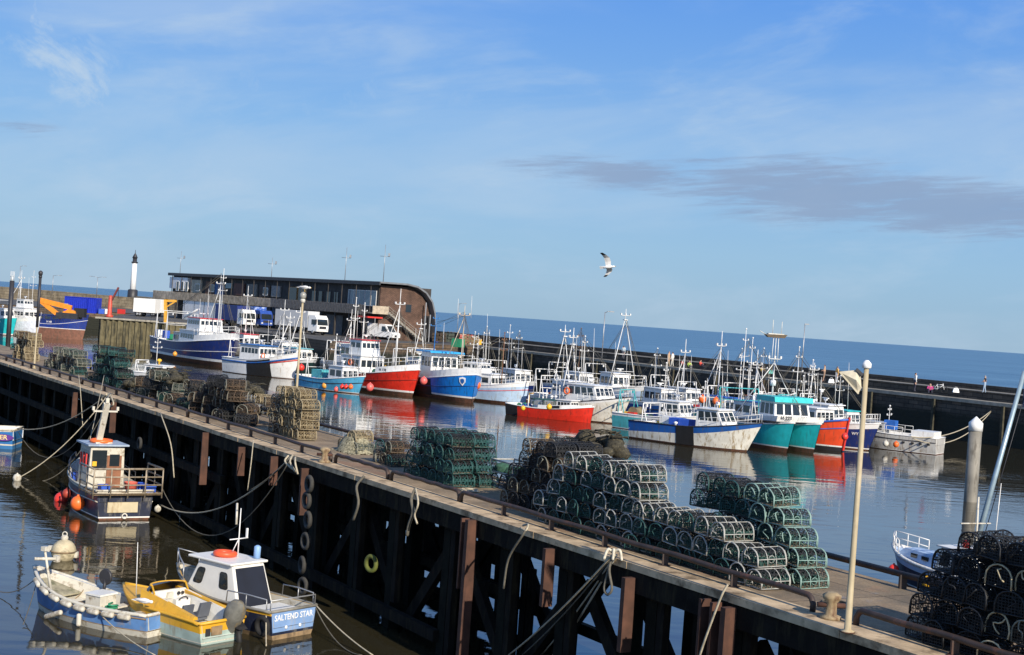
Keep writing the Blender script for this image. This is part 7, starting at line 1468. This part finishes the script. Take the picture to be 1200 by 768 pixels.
# ------------------------------------------------------------------ lamp poles on the near pier
def pier_lamp(base, top_px, label, kind):
    tp = atY(top_px[0], top_px[1], base.y); h = tp.z-base.z; r = empty('lamp_post', base, 0, label, 'lamp post')
    MB().lathe([(.13, 0), (.13, .03), (.065, .05), (.055, 1.2), (.045, h-.12)], 12).build('pole', M('old cream lamp pole', (.42, .35, .22), .6, var=.15, scale=3, stain=(.25, .17, .09), amt=.3, sscale=(1, 1, .4)), r)
    if kind == 'flag':
        MB().lathe([(.06, h-.12), (.085, h-.1), (.085, h-.03), (.03, h+.03)], 12).build('cap', WHITE2, r)
    else:
        MB().lathe([(.05, h-.12), (.10, h-.1), (.11, h+.0), (.09, h+.05)], 10).build('lamp_collar', DARK if kind == 'dark' else DIRTYW, r)
        if kind == 'dark': MB().lathe([(.085, h*.45), (.085, h-.11)], 12).build('upper_sleeve', DARK, r)
        MB().lathe([(.09, h+.05), (.13, h+.12), (.14, h+.26), (.08, h+.33), (.03, h+.36)], 10).build('lantern', M('lantern glass', (.30, .30, .27), .3) if kind != 'dark' else DARK, r)
    return r, h, tp
b_ = at(993, 741, QZ+.012); r, h_, tp = pier_lamp(b_, (1013, 424), 'tall cream pole with white cap and cream flag, between the front and right pots', 'flag')
MB().lathe([(.14, 0), (.14, .02)], 12).build('foot_plate', RUSTY, r)
F_ = [(1004, 434, 0), (984, 436, .0), (1006, 461.5, 0), (1009.3, 455, 0), (1009.5, 441, 0)]
P0 = [atY(x, y, b_.y) for x, y, _ in F_]
mb = MB(); top_ = [p+Vector((0, .03+.05*sin(i*1.7), 0)) for i, p in enumerate(P0)]
c_ = sum(P0, Vector())/5+Vector((0, -.06, 0)); vs = top_+[c_]+[p+Vector((0, .02, 0)) for p in top_]+[c_+Vector((0, .03, 0))]
mb.add(vs, [(i, (i+1) % 5, 5) for i in range(5)]+[(6+(i+1) % 5, 6+i, 11) for i in range(5)]+[(i, 6+i, 6+(i+1) % 5, (i+1) % 5) for i in range(5)]); fl = mb.build('flag', M('cream flag cloth', (.55, .50, .38), .8, var=.2, scale=8, stain=(.35, .28, .15), amt=.3), origin=P0[3]); tag(fl, 'worn cream triangular flag flying left from the tall pole', 'flag')
MB().beam(P0[1], P0[2], .02, .03).build('flag_batten', CREAM, fl, wc=True)
MB().beam(P0[0]+Vector((-.01, 0, .02)), P0[4]+Vector((.02, 0, .02)), .03, .05).build('flag_spar', DARK, fl, wc=True)
b_ = TS(22.6, ts(at(344, 494, QZ))[1], QZ); Y_ = b_.y; b_ = atY(345, 494, Y_); b_.z = QZ; r, h_, tp2 = pier_lamp(b_, (356.5, 352), 'cream lamp post with glass lantern behind the square tan stack', 'glass')
b_ = at(40, 432, QZ); r, h_, tp3 = pier_lamp(b_, (46, 324), 'slim lamp post with black lantern at the far left of the timber pier', 'dark')
# ------------------------------------------------------------------ gulls
GW = M('white gull feathers', (.80, .80, .78), .7, var=.05); GG = M('grey gull wing', (.66, .65, .63), .7, var=.1); GK = M('black wing tip', (.02, .02, .02), .7); BK = M('yellow beak', (.7, .42, .05), .5)
def gull(p, rz, label, wings=None, sc=1.0, bank=(0, 0)):
    """one continuous body; wings: None folded"""
    mb = MB(); A = Matrix.Rotation(pi/2, 3, 'Y')
    mb.lathe([(.005, -.30), (.035, -.24), (.07, -.12), (.085, 0), (.07, .12), (.042, .19), (.05, .235), (.045, .275), (.012, .31)], 12, (0, 0, 0), 0, A)
    mb.add([(-.42, -.07, .0), (-.42, .07, .0), (-.2, .05, .02), (-.2, -.05, .02), (-.42, -.07, -.012), (-.42, .07, -.012), (-.2, .05, -.03), (-.2, -.05, -.03)], [(0, 1, 2, 3), (7, 6, 5, 4), (0, 3, 7, 4), (1, 5, 6, 2), (0, 4, 5, 1), (3, 2, 6, 7)], 0)
    if wings:
        for sd, rows in ((1, wings[0]), (-1, wings[1])):
            k = len(rows); vs = []
            for (x0, x1, y, z) in rows: vs += [(x0, sd*y, z), ((x0+x1)/2, sd*y, z+.022), (x1, sd*y, z), ((x0+x1)/2, sd*y, z-.006)]
            for i in range(k-1):
                mi = 2 if i == k-2 else 1
                for a in range(4): mb.add([vs[i*4+a], vs[i*4+(a+1) % 4], vs[i*4+4+(a+1) % 4], vs[i*4+4+a]], [(0, 1, 2, 3)], 3 if a == 1 and i < k-2 else mi, True)
            mb.add(vs[-4:], [(0, 1, 2, 3)], 2)
    else:
        for sd in (1, -1): mb.lathe([(.01, -.36), (.035, -.22), (.05, 0), (.03, .12), (.005, .16)], 8, (0, sd*.05, .02), 1, A)
        for sd in (1, -1): mb.tube((.0, sd*.03, -.06), (.0, sd*.03, -.20), .008, n=4, mi=4)
    o = mb.build('gull', [GW, GG, GK, GW, BK], origin=(0, 0, 0)); MB().lathe([(.016, 0), (.012, .04), (.002, .07)], 6, (.30, 0, 0), 0, A).build('beak', BK, o)
    o.location = p; o.rotation_euler = (bank[0], bank[1], rz); o.scale = (sc,)*3; return tag(o, label, 'gull')
wr = [(-.13, .12, .04, .02), (-.14, .14, .22, .10), (-.16, .10, .42, .12), (-.20, .0, .60, .04), (-.26, -.12, .78, -.08)]
wl = [(-.13, .12, .04, .02), (-.14, .14, .20, .12), (-.20, .06, .34, .17), (-.28, -.10, .46, .14), (-.36, -.22, .54, .10)]
gull(atY(713, 313, 76), radians(-18), 'gull in flight with raised bent wings against the sky above the harbour', (wl, wr), 1.15, (radians(-62), radians(-8)))
gull(tp2+Vector((0, 0, .55)), radians(-30), 'gull perched on the cream lamp post lantern'); gull(on(DIN, -2.0, .2, .9), radians(-20), 'gull standing at the stern of the old dinghy', None, .9)
gull(atY(785, 419.5, 143)+Vector((0, 0, 0)), radians(20), 'small distant gull sitting on the stone pier parapet', None, 1.2) if False else None
# ------------------------------------------------------------------ people on the stone pier
SKIN = M('skin', (.50, .30, .21), .6, var=.05); HAIRM = M('dark hair', (.05, .035, .025), .8); HAIRG = M('grey hair', (.35, .33, .31), .8)
def person(p, rz, label, top, legs, h=1.72, hair=None, pose='stand', skin_top=False, bare_legs=False, arms=0.0):
    k = h/1.75
    if pose == 'stand':
        J = dict(pel=(0, 0, .95), sp=(.02, 0, 1.18), ch=(0, 0, 1.38), nk=(0, 0, 1.5), hd=(.02, 0, 1.62), ht=(.02, 0, 1.70),
                 h1=(0, .10, .90), k1=(.06, .11, .50), a1=(.10, .12, .08), f1=(.24, .13, .04), h2=(0, -.10, .90), k2=(.0, -.11, .50), a2=(-.10, -.12, .08), f2=(.04, -.13, .04),
                 s1=(0, .19, 1.42), e1=(.04+arms*.1, .25, 1.14), w1=(.10+arms*.25, .22, .92+arms*.3), q1=(.13+arms*.3, .20, .84+arms*.35), s2=(0, -.19, 1.42), e2=(-.05, -.25, 1.14), w2=(.02, -.24, .90), q2=(.04, -.23, .81))
    else:
        J = dict(pel=(0, 0, .10), sp=(.02, 0, .34), ch=(.06, 0, .54), nk=(.08, 0, .66), hd=(.12, 0, .78), ht=(.12, 0, .86),
                 h1=(.06, .10, .10), k1=(.42, .13, .40), a1=(.60, .14, .08), f1=(.74, .15, .04), h2=(.06, -.10, .10), k2=(.44, -.12, .38), a2=(.64, -.13, .08), f2=(.78, -.14, .04),
                 s1=(.06, .19, .58), e1=(.20, .24, .36), w1=(.38, .16, .42), q1=(.45, .12, .43), s2=(.06, -.19, .58), e2=(.20, -.24, .36), w2=(.38, -.16, .42), q2=(.45, -.12, .43))
    Rr = dict(pel=.15, sp=.135, ch=.15, nk=.06, hd=.10, ht=.08, h1=.10, k1=.065, a1=.045, f1=.04, h2=.10, k2=.065, a2=.045, f2=.04, s1=.065, e1=.045, w1=.032, q1=.035, s2=.065, e2=.045, w2=.032, q2=.035)
    E = [('pel', 'sp'), ('sp', 'ch'), ('ch', 'nk'), ('nk', 'hd'), ('hd', 'ht'), ('pel', 'h1'), ('h1', 'k1'), ('k1', 'a1'), ('a1', 'f1'), ('pel', 'h2'), ('h2', 'k2'), ('k2', 'a2'), ('a2', 'f2'), ('ch', 's1'), ('s1', 'e1'), ('e1', 'w1'), ('w1', 'q1'), ('ch', 's2'), ('s2', 'e2'), ('e2', 'w2'), ('w2', 'q2')]
    ks = list(J); me = bpy.data.meshes.new('person'); me.from_pydata([Vector(J[q])*k for q in ks], [(ks.index(a), ks.index(b)) for a, b in E], [])
    o = bpy.data.objects.new('person', me); COL.objects.link(o); md = o.modifiers.new('skin', 'SKIN')
    for i, q in enumerate(ks): v = me.skin_vertices[0].data[i]; v.radius = (Rr[q]*k, Rr[q]*k); v.use_root = (q == 'pel')
    sb = o.modifiers.new('sub', 'SUBSURF'); sb.levels = 2
    me2 = bpy.data.meshes.new_from_object(o.evaluated_get(bpy.context.evaluated_depsgraph_get())); o.modifiers.clear(); o.data = me2
    me2.materials.clear()
    for m_ in (top, legs, SKIN, hair or HAIRM, DARK): me2.materials.append(m_)
    zt = J['ch'][2]*k+.06; zp = J['pel'][2]*k
    for f in me2.polygons:
        c = f.center; f.use_smooth = True; near = min(ks, key=lambda q: (Vector(J[q])*k-c).length)
        if near in ('hd', 'ht'): f.material_index = 3 if (c.x < J['hd'][0]*k+.0 or c.z > J['ht'][2]*k-.02) else 2
        elif near in ('nk', 'q1', 'q2'): f.material_index = 2
        elif near in ('w1', 'w2', 'e1', 'e2'): f.material_index = 2 if skin_top else 0
        elif near in ('f1', 'f2'): f.material_index = 4
        elif near in ('k1', 'k2', 'a1', 'a2'): f.material_index = 2 if bare_legs and near[0] == 'a' else 1
        elif near in ('h1', 'h2', 'pel'): f.material_index = 1
        else: f.material_index = 0
    o.location = p; o.rotation_euler = (0, 0, rz); return tag(o, label, 'person')
def C_(n, c): return M(n, c, .8, var=.08)
wk = 5.16; pz = lambda x, y, z=wk: at(x, y, z)
person(pz(730, 421), 1.2, 'distant person in pale top on the stone pier behind the white boats', C_('pale blue cloth', (.5, .6, .65)), C_('grey trousers', (.12, .12, .14)))
person(pz(783, 430), -.4, 'person in tan shirt, left of the white-clad one on the pier', C_('tan cloth', (.50, .33, .2)), C_('khaki trousers', (.35, .27, .18)), 1.75)
person(pz(787.5, 430), 2.6, 'person in white beside the tan-shirted one on the pier', C_('white cloth', (.75, .74, .70)), C_('pale trousers', (.6, .58, .52)), 1.7)
person(pz(799, 430), -1.0, 'seated person in red top left of the green jacket', C_('red cloth', (.45, .04, .05)), C_('dark trousers', (.03, .03, .05)), 1.6, pose='sit')
person(pz(807, 432), -1.2, 'seated person in bright lime jacket on the stone pier', C_('lime cloth', (.45, .62, .08)), C_('dark trousers', (.03, .03, .05)), 1.75, pose='sit')
person(pz(820, 430), -.8, 'seated person in scarlet top right of the lime jacket', C_('scarlet cloth', (.6, .07, .05)), C_('dark trousers', (.03, .03, .05)), 1.6, pose='sit')
person(pz(892, 438), -1.0, 'person in mustard jacket sitting left of the tall white tripod mast', C_('mustard cloth', (.40, .30, .10)), C_('dark trousers', (.03, .03, .05)), 1.75, pose='sit', hair=HAIRG)
person(pz(965.5, 447.5), 2.9, 'person in tan clothes with bag standing left of the orange-topped walker', C_('tan cloth', (.50, .33, .2)), C_('brown shorts', (.30, .20, .14)), 1.75, bare_legs=True, skin_top=True, arms=.6)
person(pz(980, 449), .4, 'walker in orange-yellow top and white trousers near the cream flag', C_('orange yellow cloth', (.75, .42, .12)), C_('white trousers', (.7, .68, .66)), 1.7)
person(pz(1071.5, 459), .2, 'person in white shirt and dark trousers right of the cream pole', C_('white cloth', (.75, .74, .70)), C_('dark trousers', (.03, .03, .05)), 1.8)
person(pz(1089.5, 461), -1.8, 'person in magenta jacket sitting near the reclining bicycle', C_('magenta cloth', (.50, .05, .22)), C_('dark trousers', (.03, .03, .05)), 1.8, pose='sit', hair=HAIRG)
person(pz(1153.5, 460.5), 2.6, 'man in black top and pale jeans standing alone at the right', C_('black cloth', (.02, .02, .025)), C_('pale jeans', (.32, .42, .55)), 1.8, hair=HAIRG, skin_top=True, arms=.5)
# bicycle lying by the magenta jacket, bags
b_ = pz(1100, 460.5); r = empty('bicycle', b_, radians(-40), 'white bicycle leaning by the seated magenta figure', 'bicycle')
for x in (-.5, .5): w_ = MB().ring((x, 0, .34), .33, .03, Matrix.Rotation(pi/2, 3, 'X'), 18, 5).build('wheel', TYRE, r)
mb = MB()
for a, b in (((-.5, 0, .34), (-.1, 0, .36)), ((-.1, 0, .36), (-.2, 0, .82)), ((-.1, 0, .36), (.38, 0, .72)), ((-.18, 0, .75), (.36, 0, .78)), ((.5, 0, .34), (.36, 0, .9)), ((-.5, 0, .34), (-.18, 0, .75))): mb.tube(a, b, .03, n=5)
mb.build('frame', WHITE2, r); MB().box((-.22, 0, .88), (.26, .12, .06)).build('saddle', BLACK, r); MB().tube((.34, -.25, .96), (.34, .25, .96), .025, n=5).build('handlebar', DARK, r)
for x, y, m_, l_ in ((1120, 460, WHITE2, 'white bag on the stone pier between bicycle and lone man'), (974, 449, WHITE2, 'white carrier bag between the two standing walkers'), (903, 438, M('teal bag', (.1, .4, .35), .7), 'teal bag beside the mustard-jacketed figure')):
    mb = MB(); mb.hexa([(-.3, -.15, 0), (.3, -.15, 0), (.3, .15, 0), (-.3, .15, 0), (-.22, -.06, .38), (.22, -.06, .38), (.22, .06, .38), (-.22, .06, .38)]); mb.path([(-.12, 0, .37), (-.1, 0, .5), (.1, 0, .5), (.12, 0, .37)], .02, 4); tag(mb.build('bag', m_, origin=(0, 0, 0)), l_, 'bag').location = pz(x, y)
